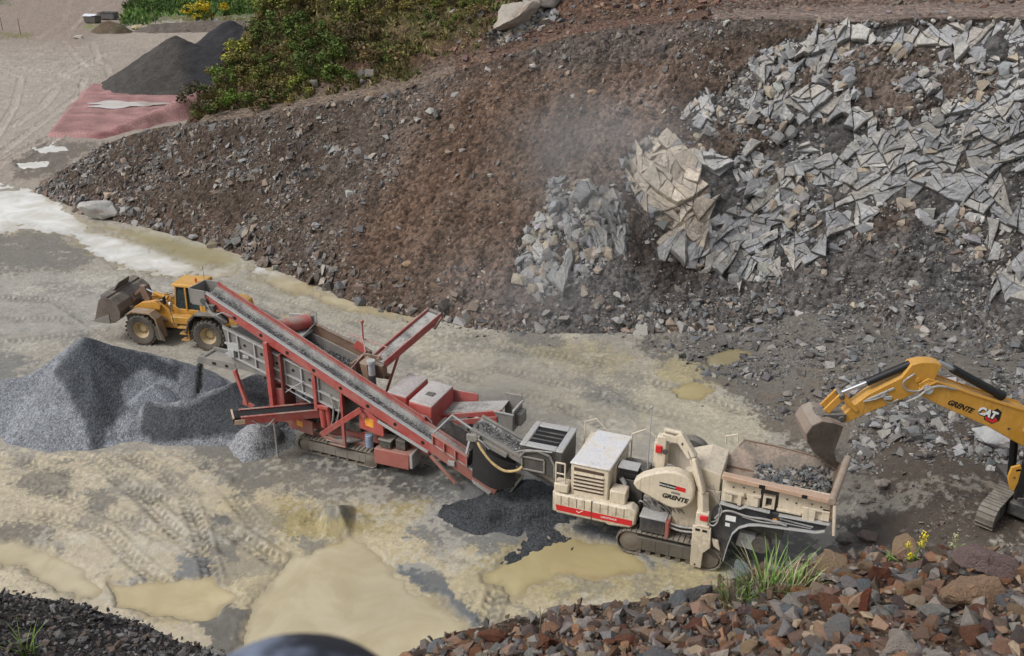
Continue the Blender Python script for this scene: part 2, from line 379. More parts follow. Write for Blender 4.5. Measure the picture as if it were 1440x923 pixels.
# ================================================================== QUARRY FLOOR
M_FLOOR = ground_mat('floor_mud', stone=9, amp=.007, speck=.26, fine=22, spec=.5)
M_SLOPE = ground_mat('slope_dirt', stone=4.2, amp=.13, speck=.95, fine=10, spec=.2)
M_ROCKFACE = ground_mat('fractured_rock', stone=1.6, amp=.05, speck=.22, fine=7, spec=.3)
M_STONE = stone_mat('loose_stone')
def sub(a, b, n=14):
    return [(a[0]+(b[0]-a[0])*t, a[1]+(b[1]-a[1])*t) for t in np.linspace(0, 1, n)]
def dens(poly, n=10):
    out = []
    for a, b in zip(poly[:-1], poly[1:]): out += sub(a, b, n)[:-1]
    return out+[poly[-1]]
def apron(X, Y):
    """the floor rises to the dug-over ground the excavator stands on"""
    a = 1.25*sstep(12, 17.5, X)*sstep(20, 25, Y)*sstep(60, 48, Y)
    return a
PUD = [[(-60, 255), (40, 262), (85, 292), (118, 316), (170, 335), (215, 350), (260, 372), (330, 378), (300, 386), (200, 383), (160, 372), (120, 345), (70, 322), (-60, 318)],
       [(118, 314), (170, 318), (230, 328), (300, 345), (345, 364), (338, 376), (280, 378), (215, 352)],
       [(360, 372), (410, 388), (470, 412), (545, 436), (580, 448), (520, 446), (440, 420), (395, 402), (352, 384)],
       [(345, 872), (375, 822), (400, 786), (450, 768), (492, 752), (522, 770), (552, 796), (590, 830), (650, 872), (680, 892), (640, 960), (340, 960), (330, 915)],
       [(-60, 760), (20, 766), (62, 774), (110, 800), (150, 828), (128, 842), (80, 828), (30, 800), (-60, 790)],
       [(150, 818), (240, 812), (300, 815), (330, 840), (290, 870), (210, 866), (165, 848)],
       [(690, 800), (715, 775), (745, 752), (775, 756), (830, 764), (880, 772), (905, 800), (850, 815), (790, 812), (720, 838), (672, 810)],
       [(1062, 456), (1110, 450), (1195, 452), (1203, 470), (1160, 478), (1100, 472)],
       [(985, 500), (1030, 488), (1085, 492), (1070, 506), (1000, 514)],
       [(1205, 478), (1240, 490), (1262, 505), (1235, 508), (1212, 495)],
       [(42, 208), (78, 204), (100, 212), (72, 218)], [(20, 228), (66, 226), (70, 234), (30, 238)],
       [(950, 545), (985, 536), (1010, 548), (985, 560), (955, 558)],
       [(388, 445), (425, 441), (440, 452), (420, 462), (392, 458)],
       [(228, 24), (300, 22), (366, 26), (360, 31), (230, 31)]]
TRK = [([(-20, 640), (90, 662), (190, 690), (265, 720), (330, 752), (390, 790)], .75), ([(-20, 668), (60, 690), (130, 712), (210, 745), (270, 778), (310, 812)], .75),
       ([(-20, 716), (70, 728), (150, 750), (190, 790), (240, 830)], .7), ([(180, 640), (230, 668), (265, 705), (285, 760), (300, 820)], .7),
       ([(250, 635), (290, 655), (320, 690), (360, 740), (420, 780)], .7), ([(120, 640), (200, 700), (250, 750), (300, 790), (345, 860)], .7),
       ([(595, 832), (640, 838), (700, 850), (760, 858)], .7), ([(700, 835), (690, 860), (680, 885)], .7),
       ([(620, 540), (700, 520), (800, 545), (900, 575), (1000, 600)], .75), ([(600, 500), (700, 490), (800, 505), (920, 540), (1040, 580)], .75),
       ([(560, 470), (660, 476), (760, 492), (850, 512)], .75), ([(640, 560), (720, 555), (790, 575), (860, 605)], .7),
       ([(330, 430), (420, 450), (520, 490), (600, 515), (680, 540)], .75), ([(310, 395), (400, 425), (500, 455), (600, 490)], .75),
       ([(-20, 420), (80, 424), (150, 470), (240, 500), (330, 505)], .75), ([(-20, 452), (90, 450), (190, 515), (260, 520)], .75), ([(-20, 486), (60, 478), (140, 465)], .75),
       ([(330, 680), (350, 640), (310, 620)], .3), ([(560, 640), (500, 690), (430, 735)], .5), ([(800, 720), (860, 735), (940, 752)], .5),
       ([(-10, 240), (30, 215), (80, 190), (120, 150), (160, 120), (150, 95), (60, 85)], 1.0), ([(-10, 225), (30, 195), (70, 165), (110, 135), (120, 110), (40, 100)], 1.0),
       ([(20, 225), (70, 205), (110, 170), (150, 135), (190, 110), (230, 85)], 1.0), ([(-10, 200), (20, 150), (30, 110), (-10, 95)], 1.0), ([(-20, 120), (80, 112), (130, 80), (190, 70)], 1.0), ([(-20, 150), (60, 130), (110, 100), (150, 75), (240, 62)], 1.2), ([(10, 250), (60, 215), (95, 180), (118, 140), (118, 118), (70, 100), (-20, 92)], 1.2), ([(-20, 185), (20, 178), (60, 150), (80, 125)], 1.2), ([(70, 70), (130, 66), (200, 52), (300, 44)], 1.4), ([(-20, 74), (60, 66), (100, 40), (130, 10)], 1.6), ([(-20, 60), (50, 56), (90, 30), (100, -5)], 1.6),
       ([(120, 95), (90, 60), (110, 30), (160, 5)], 1.2), ([(140, 90), (130, 60), (190, 20), (250, 5)], 1.2)]
FL = [  # (polygon, colour, strength, softness): what lies on the floor, in order
    ([(-80, 300), (1500, 300), (1500, 960), (-80, 960)], (160, 156, 147), .5, 40),
    ([(-80, 640), (330, 640), (620, 720), (1000, 850), (1000, 960), (-80, 960)], (186, 174, 149), .9, 30),
    ([(300, 690), (520, 690), (640, 740), (1000, 800), (1020, 860), (640, 960), (300, 960), (320, 800)], (187, 174, 142), .9, 25),
    ([(560, 470), (800, 470), (960, 520), (1085, 600), (1060, 650), (880, 600), (700, 560), (600, 520)], (172, 163, 144), .8, 20),
    ([(330, 380), (480, 415), (640, 455), (700, 480), (640, 500), (480, 460), (340, 410)], (164, 158, 142), .8, 14),
    ([(830, 540), (960, 535), (1050, 570), (1085, 612), (1000, 640), (900, 600)], (172, 165, 145), .8, 18),
    ([(930, 500), (1020, 500), (1030, 545), (960, 548), (925, 530)], (162, 150, 110), .75, 14), ([(720, 485), (800, 480), (900, 500), (860, 520), (760, 508)], (164, 155, 126), .7, 12),
    ([(385, 705), (470, 700), (600, 690), (640, 720), (560, 745), (470, 765), (400, 762)], (158, 144, 98), .85, 14),
    ([(640, 790), (730, 735), (900, 770), (1010, 800), (1000, 850), (800, 850), (680, 830)], (166, 154, 116), .8, 16),
    ([(150, 815), (310, 812), (330, 860), (240, 875), (170, 850)], (176, 160, 124), .8, 12),
    # dark grit and wet patches; the shade below the screener is painted in too
    ([(250, 600), (430, 600), (560, 655), (640, 690), (600, 712), (480, 700), (330, 690), (280, 640)], (112, 108, 98), .85, 18),
    ([(420, 620), (560, 640), (720, 650), (800, 690), (760, 720), (600, 700), (520, 680), (430, 660)], (78, 77, 74), .95, 16),
    ([(600, 690), (760, 670), (800, 720), (740, 775), (640, 775), (560, 750), (590, 720)], (108, 110, 112), .85, 16),
    ([(770, 715), (880, 745), (1010, 790), (1100, 800), (1180, 790), (1100, 720), (1000, 700), (800, 690)], (86, 84, 80), .9, 16),
    ([(830, 735), (890, 745), (900, 775), (930, 790), (905, 800), (860, 775), (800, 745)], (92, 98, 104), .9, 8),
    ([(560, 795), (600, 795), (625, 815), (640, 840), (690, 880), (660, 885), (600, 835), (565, 812)], (98, 104, 108), .95, 6),
    ([(-80, 735), (30, 732), (80, 745), (85, 778), (50, 775), (-80, 762)], (118, 113, 104), .9, 10),
    ([(40, 668), (95, 660), (100, 690), (60, 700), (20, 690)], (116, 112, 104), .8, 10), ([(115, 690), (160, 692), (165, 710), (125, 712)], (122, 117, 106), .8, 7),
    ([(250, 782), (290, 778), (300, 800), (285, 835), (252, 815)], (116, 120, 124), .85, 8), ([(160, 818), (205, 812), (200, 835), (165, 838)], (128, 130, 134), .8, 8),
    ([(262, 850), (300, 838), (335, 855), (370, 895), (380, 930), (300, 930), (280, 880)], (100, 98, 92), .92, 9), ([(290, 757), (330, 762), (330, 785), (295, 782)], (116, 110, 98), .8, 8),
    ([(292, 728), (318, 727), (322, 738), (298, 741)], (96, 94, 90), .9, 4), ([(455, 725), (490, 722), (485, 745), (460, 745)], (116, 116, 110), .7, 8), ([(410, 760), (460, 752), (470, 775), (430, 778)], (130, 128, 118), .7, 8),
    ([(-80, 322), (0, 320), (60, 322), (110, 340), (135, 362), (100, 385), (20, 392), (-80, 392)], (116, 112, 104), .9, 9),
    ([(-80, 545), (30, 490), (40, 510), (0, 560), (-80, 600)], (112, 112, 110), .8, 12), ([(-80, 395), (180, 385), (330, 395), (300, 430), (100, 470), (-80, 480)], (158, 154, 146), .7, 14),
    ([(195, 376), (320, 378), (330, 388), (200, 387)], (112, 110, 106), .85, 4), ([(270, 345), (318, 350), (300, 362), (280, 358)], (110, 104, 88), .8, 4),
    ([(415, 440), (450, 446), (440, 470), (400, 468), (385, 450)], (126, 122, 112), .7, 6), ([(700, 455), (790, 465), (790, 490), (720, 488)], (112, 108, 102), .8, 10),
    ([(820, 540), (880, 560), (900, 590), (860, 585), (810, 555)], (120, 120, 116), .6, 9),
    # rubble at the foot of the rock wall and the dug ground round the excavator
    ([(900, 462), (1560, 440), (1560, 800), (1190, 800), (1195, 700), (1130, 640), (1085, 600), (1040, 560), (960, 505), (900, 490)], (100, 95, 88), .92, 16),
    ([(1060, 560), (1200, 540), (1200, 640), (1120, 620)], (104, 94, 82), .7, 20),
    ([(1200, 640), (1330, 620), (1440, 650), (1560, 680), (1560, 830), (1150, 810), (1180, 760), (1215, 700)], (78, 69, 60), .95, 18),
    ([(1195, 690), (1250, 700), (1240, 760), (1180, 770)], (52, 49, 46), .7, 16), ([(1085, 630), (1190, 640), (1240, 700), (1190, 740), (1090, 700)], (70, 64, 57), .8, 16),
    # far yard
    ([(-80, -60), (420, -60), (420, 262), (-80, 262)], (152, 141, 130), .9, 14), ([(-80, -60), (230, -60), (200, 30), (110, 62), (-80, 60)], (138, 122, 110), .85, 12),
    ([(-80, 85), (140, 85), (120, 130), (60, 200), (-80, 240)], (164, 156, 146), .7, 16), ([(100, 225), (140, 205), (60, 200), (20, 225), (20, 245), (80, 250)], (96, 88, 80), .8, 7),
    ([(175, 5), (240, -40), (420, -60), (420, 30), (230, 24), (168, 38)], (74, 96, 48), .95, 5), ([(-80, 46), (48, 48), (40, 54), (-80, 52)], (112, 106, 62), .8, 3), ([(120, 34), (150, 36), (140, 42), (118, 40)], (118, 122, 70), .8, 3),
    ([(-80, -60), (30, -60), (14, 4), (-80, 8)], (78, 92, 50), .9, 4), ([(200, 22), (360, 21), (372, 32), (220, 32)], (112, 106, 80), .9, 4), ([(150, 55), (310, 40), (300, 60), (200, 64)], (158, 146, 132), .8, 6),
]
def floor_height(X, Y, px, py, detail=True):
    P = np.stack([X, Y], 1); z = .05+.035*fbm(P, .35, 3, 5)+.007*fbm(P, 1.7, 3, 9)
    wx = px+9*fbm(P, .55, 4, 31)+3*fbm(P, 2.3, 2, 33); wy = py+6*fbm(P, .55, 4, 41)+2*fbm(P, 2.3, 2, 43)
    pud = np.zeros(len(X))
    for q in PUD:
        hh = max(b[1] for b in q)-min(b[1] for b in q); pud = np.maximum(pud, pmask(wx, wy, q, min(30, .28*hh+2)))
    sh = .55*fbm(P, .5, 5, 35, .6)+.25*fbm(P, 3.1, 3, 37); pud = sstep(.22, .80, pud+sh*.6*(pud > .01)*(pud < .995))
    z = z+apron(X, Y)*1.0
    rough = pmask(wx, wy, FL[34][0], 20)
    z += rough*(.16*fbm(P, .5, 4, 51)+.10*np.abs(fbm(P, 1.6, 3, 53)))
    moundm = pmask(px, py, FL[25][0], 14); z += moundm*.7
    return z, pud, wx, wy
def build_floor():
    xs = np.concatenate([[-2600, -1800, -1300, -1000], np.arange(-800, -90, 9), np.arange(-90, 1532, 1.7), np.arange(1540, 2000, 9), [2100, 2300, 3000, 4200]])
    ys = np.concatenate([[-132, -126, -118, -105, -90, -70, -50, -35, -24, -16, -10], np.arange(-6, 962, 1.7), [980, 1010, 1060, 1150, 1300, 1600]])
    PX, PY = np.meshgrid(xs, ys); px, py = PX.ravel(), PY.ravel()
    X, Y = gnd(px, py); P = np.stack([X, Y], 1)
    z, pud, wx, wy = floor_height(X, Y, px, py)
    n1 = fbm(P, .22, 4, 3); n2 = fbm(P, 1.1, 4, 13); n3 = fbm(P, 4.5, 3, 19); n4 = rng.normal(0, 1, len(X)); n5 = fbm(P, 11, 2, 21)
    col = np.tile(sn((160, 152, 138)), (len(X), 1))*(1+.16*n1+.2*n2)[:, None]
    for poly, c, s, soft in FL:
        m = pmask(wx, wy, poly, soft*1.7); m = sstep(.36, .64, m+(m > .01)*(m < .99)*(.55*n2+.45*n3+.25*n5))*s
        col = col*(1-m[:, None])+(sn(c)*(1+.16*n2+.16*n3)[:, None])*m[:, None]
    near_ = sstep(250, 330, py)*(1-sstep(880, 1000, px)*sstep(760, 640, py))
    g = sstep(.16, .34, .6*fbm(P, .38, 4, 221)+.5*n2+.25*n5)*near_*.55; col = col*(1-g[:, None])+sn((116, 114, 109))*g[:, None]
    g = sstep(.18, .36, .6*fbm(P*np.array([.5, 1.]), .6, 4, 227)+.4*n3)*near_*.5; col = col*(1-g[:, None])+sn((190, 184, 170))*g[:, None]
    # tyre and crawler tracks: pressed lanes with bars across
    for line, wd in TRK:
        L = np.array([gnd(*q) for q in dens(line, 12)]); lo, hi = L.min(0)-1, L.max(0)+1
        k = np.where((X > lo[0]) & (X < hi[0]) & (Y > lo[1]) & (Y < hi[1]) & (pud < .5))[0]
        if not len(k): continue
        best = np.full(len(k), 9.); arc = np.zeros(len(k)); sg = np.zeros(len(k)); s0 = 0
        for a, b in zip(L[:-1], L[1:]):
            e = b-a; le = np.hypot(*e); t = np.clip(((X[k]-a[0])*e[0]+(Y[k]-a[1])*e[1])/le**2, 0, 1)
            dx, dy = X[k]-a[0]-t*e[0], Y[k]-a[1]-t*e[1]; d = np.hypot(dx, dy); m = d < best
            best = np.where(m, d, best); arc = np.where(m, s0+t*le, arc); sg = np.where(m, np.sign(dx*e[1]-dy*e[0]), sg); s0 += le
        wd = wd*.84; fade = np.clip(.6+1.3*fbm(P[k], .35, 3, 77+int(L[0, 0]*3) % 50), 0, 1)*np.clip(.8+.8*fbm(P[k], 2.2, 2, 79), .2, 1)
        yard = line[1][1] < 262
        if yard: fade = np.clip(.75+.8*fbm(P[k], .08, 2, 83), .2, 1)
        ins = sstep(wd*.62, wd*.42, best)*fade; edge = np.exp(-((best-wd*.66)/.1)**2)*fade
        bars = sstep(-.2, .4, np.sin(2*PI*(arc/.34+best*1.3)))*sstep(.03, .10, best)
        z[k] += (ins*(-.055+.05*bars)+edge*.035)
        if yard: bars = bars*0+.5; col[k] *= (1+.12*ins-.24*edge*np.clip(.6+1.2*fbm(P[k], .5, 3, 87), 0, 1.4))[:, None]; continue
        col[k] *= (1-ins*(.34-.40*bars)-.26*edge)[:, None]  # shading of the bars and ruts painted into the floor colour
    wet = np.clip(.75*sstep(-.02, .30, fbm(P, .16, 3, 241)+.5*n2*.4)*sstep(200, 300, py)+pud*.45+.3*pmask(wx, wy, FL[2][0], 30)+.3*pmask(wx, wy, FL[12][0], 20), 0, 1)
    z = np.where(py < -8, np.minimum(z, .05), z)-pud*.16
    near = sstep(-20, 10, py); z += n3*.005*near*(1-pud)
    rim = np.clip(pud*(1-pud)*4, 0, 1); col *= (1+.05*n4)[:, None]; film = sstep(.0, .5, pud)[:, None]*near_[:, None]*.8; col = col*(1-film)+sn((170, 158, 132))*(1+.12*n2[:, None]+.1*n3[:, None])*film; col = col*(1-.20*rim[:, None]*(.6+.8*np.clip(n2, -.5, 1))[:, None]); wet = np.clip(wet, 0, .62)
    col *= .88
    o = mesh_np('quarry_floor', np.stack([X, Y, z], 1), [grid_faces(len(ys), len(xs))[:, ::-1]], M_FLOOR, np.clip(col, .008, .9), wet)
    tag(o, kind='structure')
build_floor()
def build_water():
    m, nt, b = new_mat('muddy_water')
    at = nd(nt, 'ShaderNodeAttribute', attribute_name='Col').outputs['Color']; co = objco(nt)
    n1 = noise(nt, co, .45, 5, .6, .8)
    lk(nt, mixc(nt, ramp(nt, n1, .3, .72), mixc(nt, .5, at, srgb(150, 134, 98)), at), b.inputs['Base Color'])
    b.inputs['Roughness'].default_value = .05; b.inputs['IOR'].default_value = 1.45
    n2 = noise(nt, co, 2.5, 3); bump(nt, b, n2, .004, .5)
    xs = np.linspace(-100, 1540, 420); ys = np.concatenate([np.linspace(18, 190, 70), np.linspace(193, 960, 260)])
    PX, PY = np.meshgrid(xs, ys); px, py = PX.ravel(), PY.ravel(); X, Y = gnd(px, py, -.035)
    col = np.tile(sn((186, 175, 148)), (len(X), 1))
    for poly, c in [([(-120, 180), (1540, 180), (1540, 388), (-120, 388)], (220, 219, 215)), (PUD[1], (158, 152, 122)), ([(1000, 440), (1300, 440), (1300, 515), (960, 520)], (146, 138, 110)),  # first band: sky reflection on the far puddles painted as pale colour
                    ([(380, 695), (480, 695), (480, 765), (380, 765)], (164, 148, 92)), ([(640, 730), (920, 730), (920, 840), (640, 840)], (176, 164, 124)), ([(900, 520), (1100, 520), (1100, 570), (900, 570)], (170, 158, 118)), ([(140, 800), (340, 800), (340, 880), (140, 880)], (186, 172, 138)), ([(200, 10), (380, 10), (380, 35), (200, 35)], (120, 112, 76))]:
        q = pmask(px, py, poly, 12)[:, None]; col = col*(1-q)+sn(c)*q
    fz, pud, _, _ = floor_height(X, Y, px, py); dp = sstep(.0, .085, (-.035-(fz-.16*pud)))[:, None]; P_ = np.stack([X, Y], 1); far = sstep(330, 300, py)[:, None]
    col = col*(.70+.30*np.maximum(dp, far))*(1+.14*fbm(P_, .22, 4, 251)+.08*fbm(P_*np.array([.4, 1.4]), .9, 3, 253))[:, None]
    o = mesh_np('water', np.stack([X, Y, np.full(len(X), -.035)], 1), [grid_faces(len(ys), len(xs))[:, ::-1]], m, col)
    tag(o, kind='structure')
build_water()
# ================================================================== SLOPE, BENCH ROAD AND HILL (one lofted profile per bearing)
#      px   toe        mid(py,D)      crest(py,D)  back(py,D)  top(py,D)
WT = [(38, 268, None, (264, 77.6), None, None), (56, 271, None, (266, 77.6), None, None), (80, 280, None, (247, 79), None, None), (110, 297, None, (225, 80), None, None), (165, 313, None, (195, 79), None, None), (215, 322, None, (181, 77.5), None, None),
      (258, 333, None, (175, 75), None, None), (268, 336, None, (174, 74.6), (169, 77), (160, 78)), (288, 342, None, (173, 73.8), (161, 77), (130, 81.5)), (330, 356, None, (168, 72.5), (154, 76), (88, 85)),
      (368, 371, None, (162, 71.2), (147, 75), (28, 88)), (385, 378, None, (158, 70.6), (145, 74.5), (0, 90)), (410, 388, None, (154, 70), (142, 74), (-60, 93)), (500, 425, None, (139, 67.5), (126, 71.5), (-75, 90)),
      (560, 440, None, (129, 66.5), (118, 70), (-75, 88)), (625, 455, None, (107, 66.3), (97, 68.5), (-75, 86)), (690, 466, None, (86, 66), (78, 67.5), (-75, 84)), (760, 470, None, (64, 65.5), (50, 68), (-75, 82)),
      (830, 472, None, (46, 64.5), (32, 68), (-75, 81)), (900, 470, (428, 50.2), (37, 63.5), (24, 68), (-75, 80)), (1000, 467, (420, 50.4), (28, 62), (15, 68), (-75, 78)), (1100, 476, (405, 50.3), (28, 60), (11, 67), (-75, 77)),
      (1200, 498, (398, 49.6), (32, 58), (9, 65.5), (-75, 76)), (1300, 520, (395, 48.8), (25, 57), (6, 64.5), (-75, 75)), (1440, 555, (420, 46.5), (26, 56), (5, 64), (-75, 74)), (1580, 590, (430, 45), (28, 55), (5, 63), (-75, 73)), (1860, 640, (450, 45), (30, 55), (5, 63), (-75, 73))]
def tan_at(px, py):
    a, y, d = ray(px, py); return float(-d/np.hypot(a, y))
def wall_controls():
    rows = []
    for x, ty, mid, cr, bk, tp in WT:
        g = gnd(x, ty); toe = np.array([g[0], g[1], 0.]); Dt = float(np.hypot(*g)); tc = tan_at(x, cr[0])
        if mid:                                     # loose scree below, then the steeper rock face
            tm = tan_at(x, mid[0]); Dm = (CH+.6*Dt)/(tm+.6); m = atD(x, mid[0], Dm); zm = m[2]; s2 = np.interp(x, [900, 1000, 1580], [.9, 1.15, 1.5])
            Dc = (CH-zm+s2*Dm)/(tc+s2)
        else:
            s1 = np.interp(x, [40, 110, 215, 300, 690, 830], [.3, .42, .52, .64, .70, .84]); Dc = (CH+s1*Dt)/(tc+s1)
        crest = atD(x, cr[0], Dc)
        if not mid: m = toe*.55+crest*.45
        u = np.array([crest[0], crest[1], 0]); u /= np.linalg.norm(u)
        pre = toe-u*1.4+np.array([0, 0, -.7])
        if bk:
            tb = tan_at(x, bk[0]); back = atD(x, bk[0], (CH-crest[2]-.05)/tb)
        else: back = crest+u*3.2; back[2] = max(-.2, crest[2]*.35)
        if tp:
            tt = tan_at(x, tp[0]); Db = float(np.hypot(back[0], back[1])); s3 = np.interp(x, [268, 385, 760, 1000], [.7, .72, .62, .66]); top = atD(x, tp[0], (CH-back[2]+s3*Db)/(tt+s3))
        else: top = crest+u*6; top[2] = -.6
        if x < 400: bey = top+u*9; bey[2] = min(top[2]-3.5, 8); end = bey+u*8; end[2] = -1
        else: bey = top+u*14+np.array([0, 0, 4.]); end = top+u*60+np.array([0, 0, 9.])
        if x < 50:
            for q in (toe, m, crest, back, top, bey, end): q[2] = -.6
        rows.append([pre, toe, m, crest, back, top, bey, end])
    return np.array([r[0] for r in WT], float), np.array(rows)
ROCK_IN = [[(872, 224), (905, 197), (938, 180), (958, 195), (962, 216), (1000, 214), (1036, 212), (1052, 190), (1014, 165), (1012, 125), (1060, 78), (1110, 52), (1180, 36), (1300, 28), (1440, 28), (1850, 28), (1850, 400), (1440, 428), (1400, 418), (1372, 365), (1295, 318), (1210, 330), (1130, 372), (1060, 398), (1008, 396), (960, 362), (935, 322), (892, 272)],
           [(962, 160), (985, 130), (1012, 122), (1020, 150), (1012, 182), (985, 188), (966, 172)], [(732, 332), (770, 300), (800, 268), (838, 262), (872, 275), (884, 318), (872, 352), (850, 372), (800, 398), (760, 418), (728, 392), (724, 356)],
           [(768, 262), (788, 248), (792, 275), (775, 298)], [(912, 330), (934, 322), (952, 345), (938, 368), (920, 365)], [(688, 62), (706, 36), (745, -4), (782, -8), (776, 24), (742, 46), (708, 62)]]
ROCK_OUT = [([(1190, 72), (1250, 60), (1330, 66), (1420, 96), (1400, 135), (1330, 150), (1250, 172), (1195, 150), (1160, 110)], .8), ([(1080, 66), (1150, 74), (1150, 120), (1100, 130), (1060, 150)], .45),
            ([(1010, 170), (1060, 150), (1100, 165), (1090, 195), (1040, 212), (1000, 205)], .75), ([(1210, 330), (1240, 280), (1290, 300), (1330, 330), (1350, 280), (1385, 330), (1380, 380), (1280, 330)], .7), ([(1100, 225), (1128, 235), (1140, 300), (1108, 320), (1095, 270)], .35), ([(775, 330), (810, 345), (790, 380), (760, 370)], .5)]
TAN_ROCK = [(872, 224), (930, 182), (955, 195), (985, 235), (998, 290), (990, 335), (960, 345), (935, 322), (892, 270)]
ZONES = [  # slope colours
    ([(40, 250), (120, 205), (260, 168), (520, 130), (560, 440), (300, 360), (60, 280)], (82, 70, 61), .85, 30), ([(480, 140), (640, 95), (700, 90), (640, 180), (560, 300), (470, 400), (400, 370), (430, 250)], (92, 82, 75), .7, 34),
    ([(560, 200), (680, 110), (860, 50), (960, 40), (980, 200), (860, 260), (740, 340), (640, 460), (450, 410), (480, 330)], (93, 77, 66), .9, 44),
    ([(640, 120), (720, 100), (700, 200), (600, 300), (520, 380), (500, 330), (600, 210)], (96, 76, 63), .7, 36), ([(120, 300), (300, 290), (420, 385), (260, 345)], (90, 75, 66), .7, 14),
    ([(300, 170), (480, 150), (430, 260), (340, 250)], (76, 66, 58), .8, 20), ([(780, 200), (880, 120), (980, 90), (1000, 200), (880, 330), (740, 350)], (108, 94, 86), .8, 24),
    ([(690, 70), (900, 30), (1130, 24), (1010, 70), (900, 90), (800, 100)], (88, 80, 76), .8, 14), ([(950, 60), (1060, 50), (1050, 190), (980, 215), (945, 170)], (88, 74, 65), .85, 16),
    ([(640, 410), (760, 390), (900, 350), (1010, 390), (1130, 370), (1220, 330), (1300, 320), (1400, 420), (1850, 400), (1850, 700), (900, 500), (700, 480)], (92, 89, 87), .95, 14),
    ([(880, 270), (940, 320), (1000, 395), (930, 420), (880, 360)], (70, 62, 57), .85, 14), ([(1280, 310), (1400, 330), (1420, 430), (1300, 440)], (78, 77, 77), .8, 18),
    ([(640, 380), (740, 330), (780, 420), (700, 460), (620, 450)], (106, 92, 84), .75, 18), ([(1180, 60), (1440, 40), (1440, 150), (1200, 170)], (104, 92, 84), .6, 18)]
def build_slope():
    tx, CT = wall_controls()
    cx = np.concatenate([np.arange(38, 640, 2.2), np.arange(640, 1582, 1.55), np.arange(1584, 1850, 5)])
    ctl = np.stack([np.stack([np.interp(cx, tx, CT[:, k, a]) for a in range(3)], 1) for k in range(8)], 0)   # 8, n, 3
    kern = np.hanning(31); kern /= kern.sum()
    for k in range(8):
        for a in range(3):
            p = np.pad(ctl[k, :, a], 15, 'edge'); ctl[k, :, a] = np.convolve(p, kern, 'valid')
    segs = [6, 84, 210, 34, 110, 14, 8]
    rows = []; rid = []
    for k, n in enumerate(segs):
        for t in np.linspace(0, 1, n, endpoint=False): rows.append(ctl[k]*(1-t)+ctl[k+1]*t); rid.append(k+t)
    rows.append(ctl[7]); rid.append(7.)
    G = np.array(rows); rid = np.array(rid); nr, nc = G.shape[:2]
    du = np.gradient(G, axis=0); dv = np.gradient(G, axis=1); N = np.cross(dv, du); N /= np.linalg.norm(N, axis=2, keepdims=True)+1e-9
    N = np.where(N[..., 2:3] < 0, -N, N)
    P = G.reshape(-1, 3); Nn = N.reshape(-1, 3); rr = np.repeat(rid, nc)
    px, py = project(P[:, 0], P[:, 1], P[:, 2])
    wx = px+10*fbm(P, .3, 4, 61)+4*fbm(P, 1.3, 3, 63); wy = py+9*fbm(P, .3, 4, 71)+4*fbm(P, 1.3, 3, 73)
    rock = np.zeros(len(P))
    for q in ROCK_IN: rock = np.maximum(rock, pmask(wx, wy, q, 5))
    for q, s in ROCK_OUT: rock *= 1-s*pmask(wx, wy, q, 8)
    rock = np.clip(rock+(rock > .05)*(rock < .9)*.9*fbm(P, .8, 3, 81), 0, 1)
    # ---- shape
    slopeM = sstep(.9, 1.3, rr)*sstep(3.05, 2.85, rr); hillM = sstep(4.0, 4.3, rr)*sstep(7, 5.5, rr)
    big = fbm(P, .13, 3, 91); mid = fbm(P, .5, 4, 93); fin = fbm(P, 2.2, 3, 95)
    d = slopeM*(.55*big+.32*mid+.10*fin)+hillM*(1.1*big+.6*mid+.15*fin)+.05*mid+.02*fin
    # gullies running down the scree
    gl = fbm(np.stack([px*.045+py*.02, py*.006], 1), 1., 3, 97); d += slopeM*(1-rock)*.25*gl*sstep(500, 560, px)
    rl = sstep(1.1, 1.6, rr)
    k = np.where(rock > .02)[0]; Q = P[k].copy()
    th = R(36); Qr = np.stack([Q[:, 0]*math.cos(th)+Q[:, 2]*math.sin(th), Q[:, 1], -Q[:, 0]*math.sin(th)+Q[:, 2]*math.cos(th)], 1)
    Qr += .28*np.stack([fbm(Q, .4, 2, 101), fbm(Q, .4, 2, 103), fbm(Q, .4, 2, 105)], 1)
    hr = np.zeros(len(k)); crk = np.zeros(len(k)); idc = np.zeros((len(k), 3))
    for sc_, an, amp, tl in ((3.6, (1.9, 1., .75), .75, .50), (1.5, (2.1, 1., .7), .34, .62), (.7, (2.2, 1, .7), .15, .68), (.34, (2., 1, .8), .06, .6)):
        F1, F2, ID, OF = cells(Qr/(np.array(an)*sc_), seed=int(sc_*100))
        hr += amp*(ID[:, 0]-.4)+sc_*tl*((ID[:, 1]-.5)*OF[:, 0]*an[0]*.8+(ID[:, 2]-.42)*OF[:, 2]*an[2]*1.3)
        e = np.exp(-((F2-F1)/.035)**2); hr -= e*amp*.3
        if sc_ > .5: crk = np.maximum(crk, e*(.35+.4*(ID[:, 0] < .4)))
        idc += ID*(.5 if sc_ > 1 else .35)
    idc *= .9
    d[k] += rock[k]*(-.22)
    pits = np.zeros(len(P)); pits[k] = crk
    P2 = P+Nn*d[:, None]
    # ---- colour
    n1 = fbm(P, .35, 4, 111); n2 = fbm(P, 1.5, 4, 113); n3 = fbm(P, 5., 3, 115)
    col = np.tile(sn((88, 76, 67)), (len(P), 1))
    for poly, c, s, soft in ZONES:
        m = pmask(wx, wy, poly, soft)*s; m = np.clip(m+(m > .02)*(m < .95*s)*.5*n2, 0, 1)[:, None]; col = col*(1-m)+sn(c)*m
    col *= (1+.30*n1+.28*n2+.22*n3+.32*gl*sstep(480, 580, px)*slopeM)[:, None]
    col *= (1+.12*rng.normal(0, 1, len(P)))[:, None]
    rc = np.tile(sn((78, 76, 75)), (len(P), 1))  # rock base kept dark: crack shadow put into the colour
    ii = np.zeros((len(P), 3)); ii[k] = idc-.75
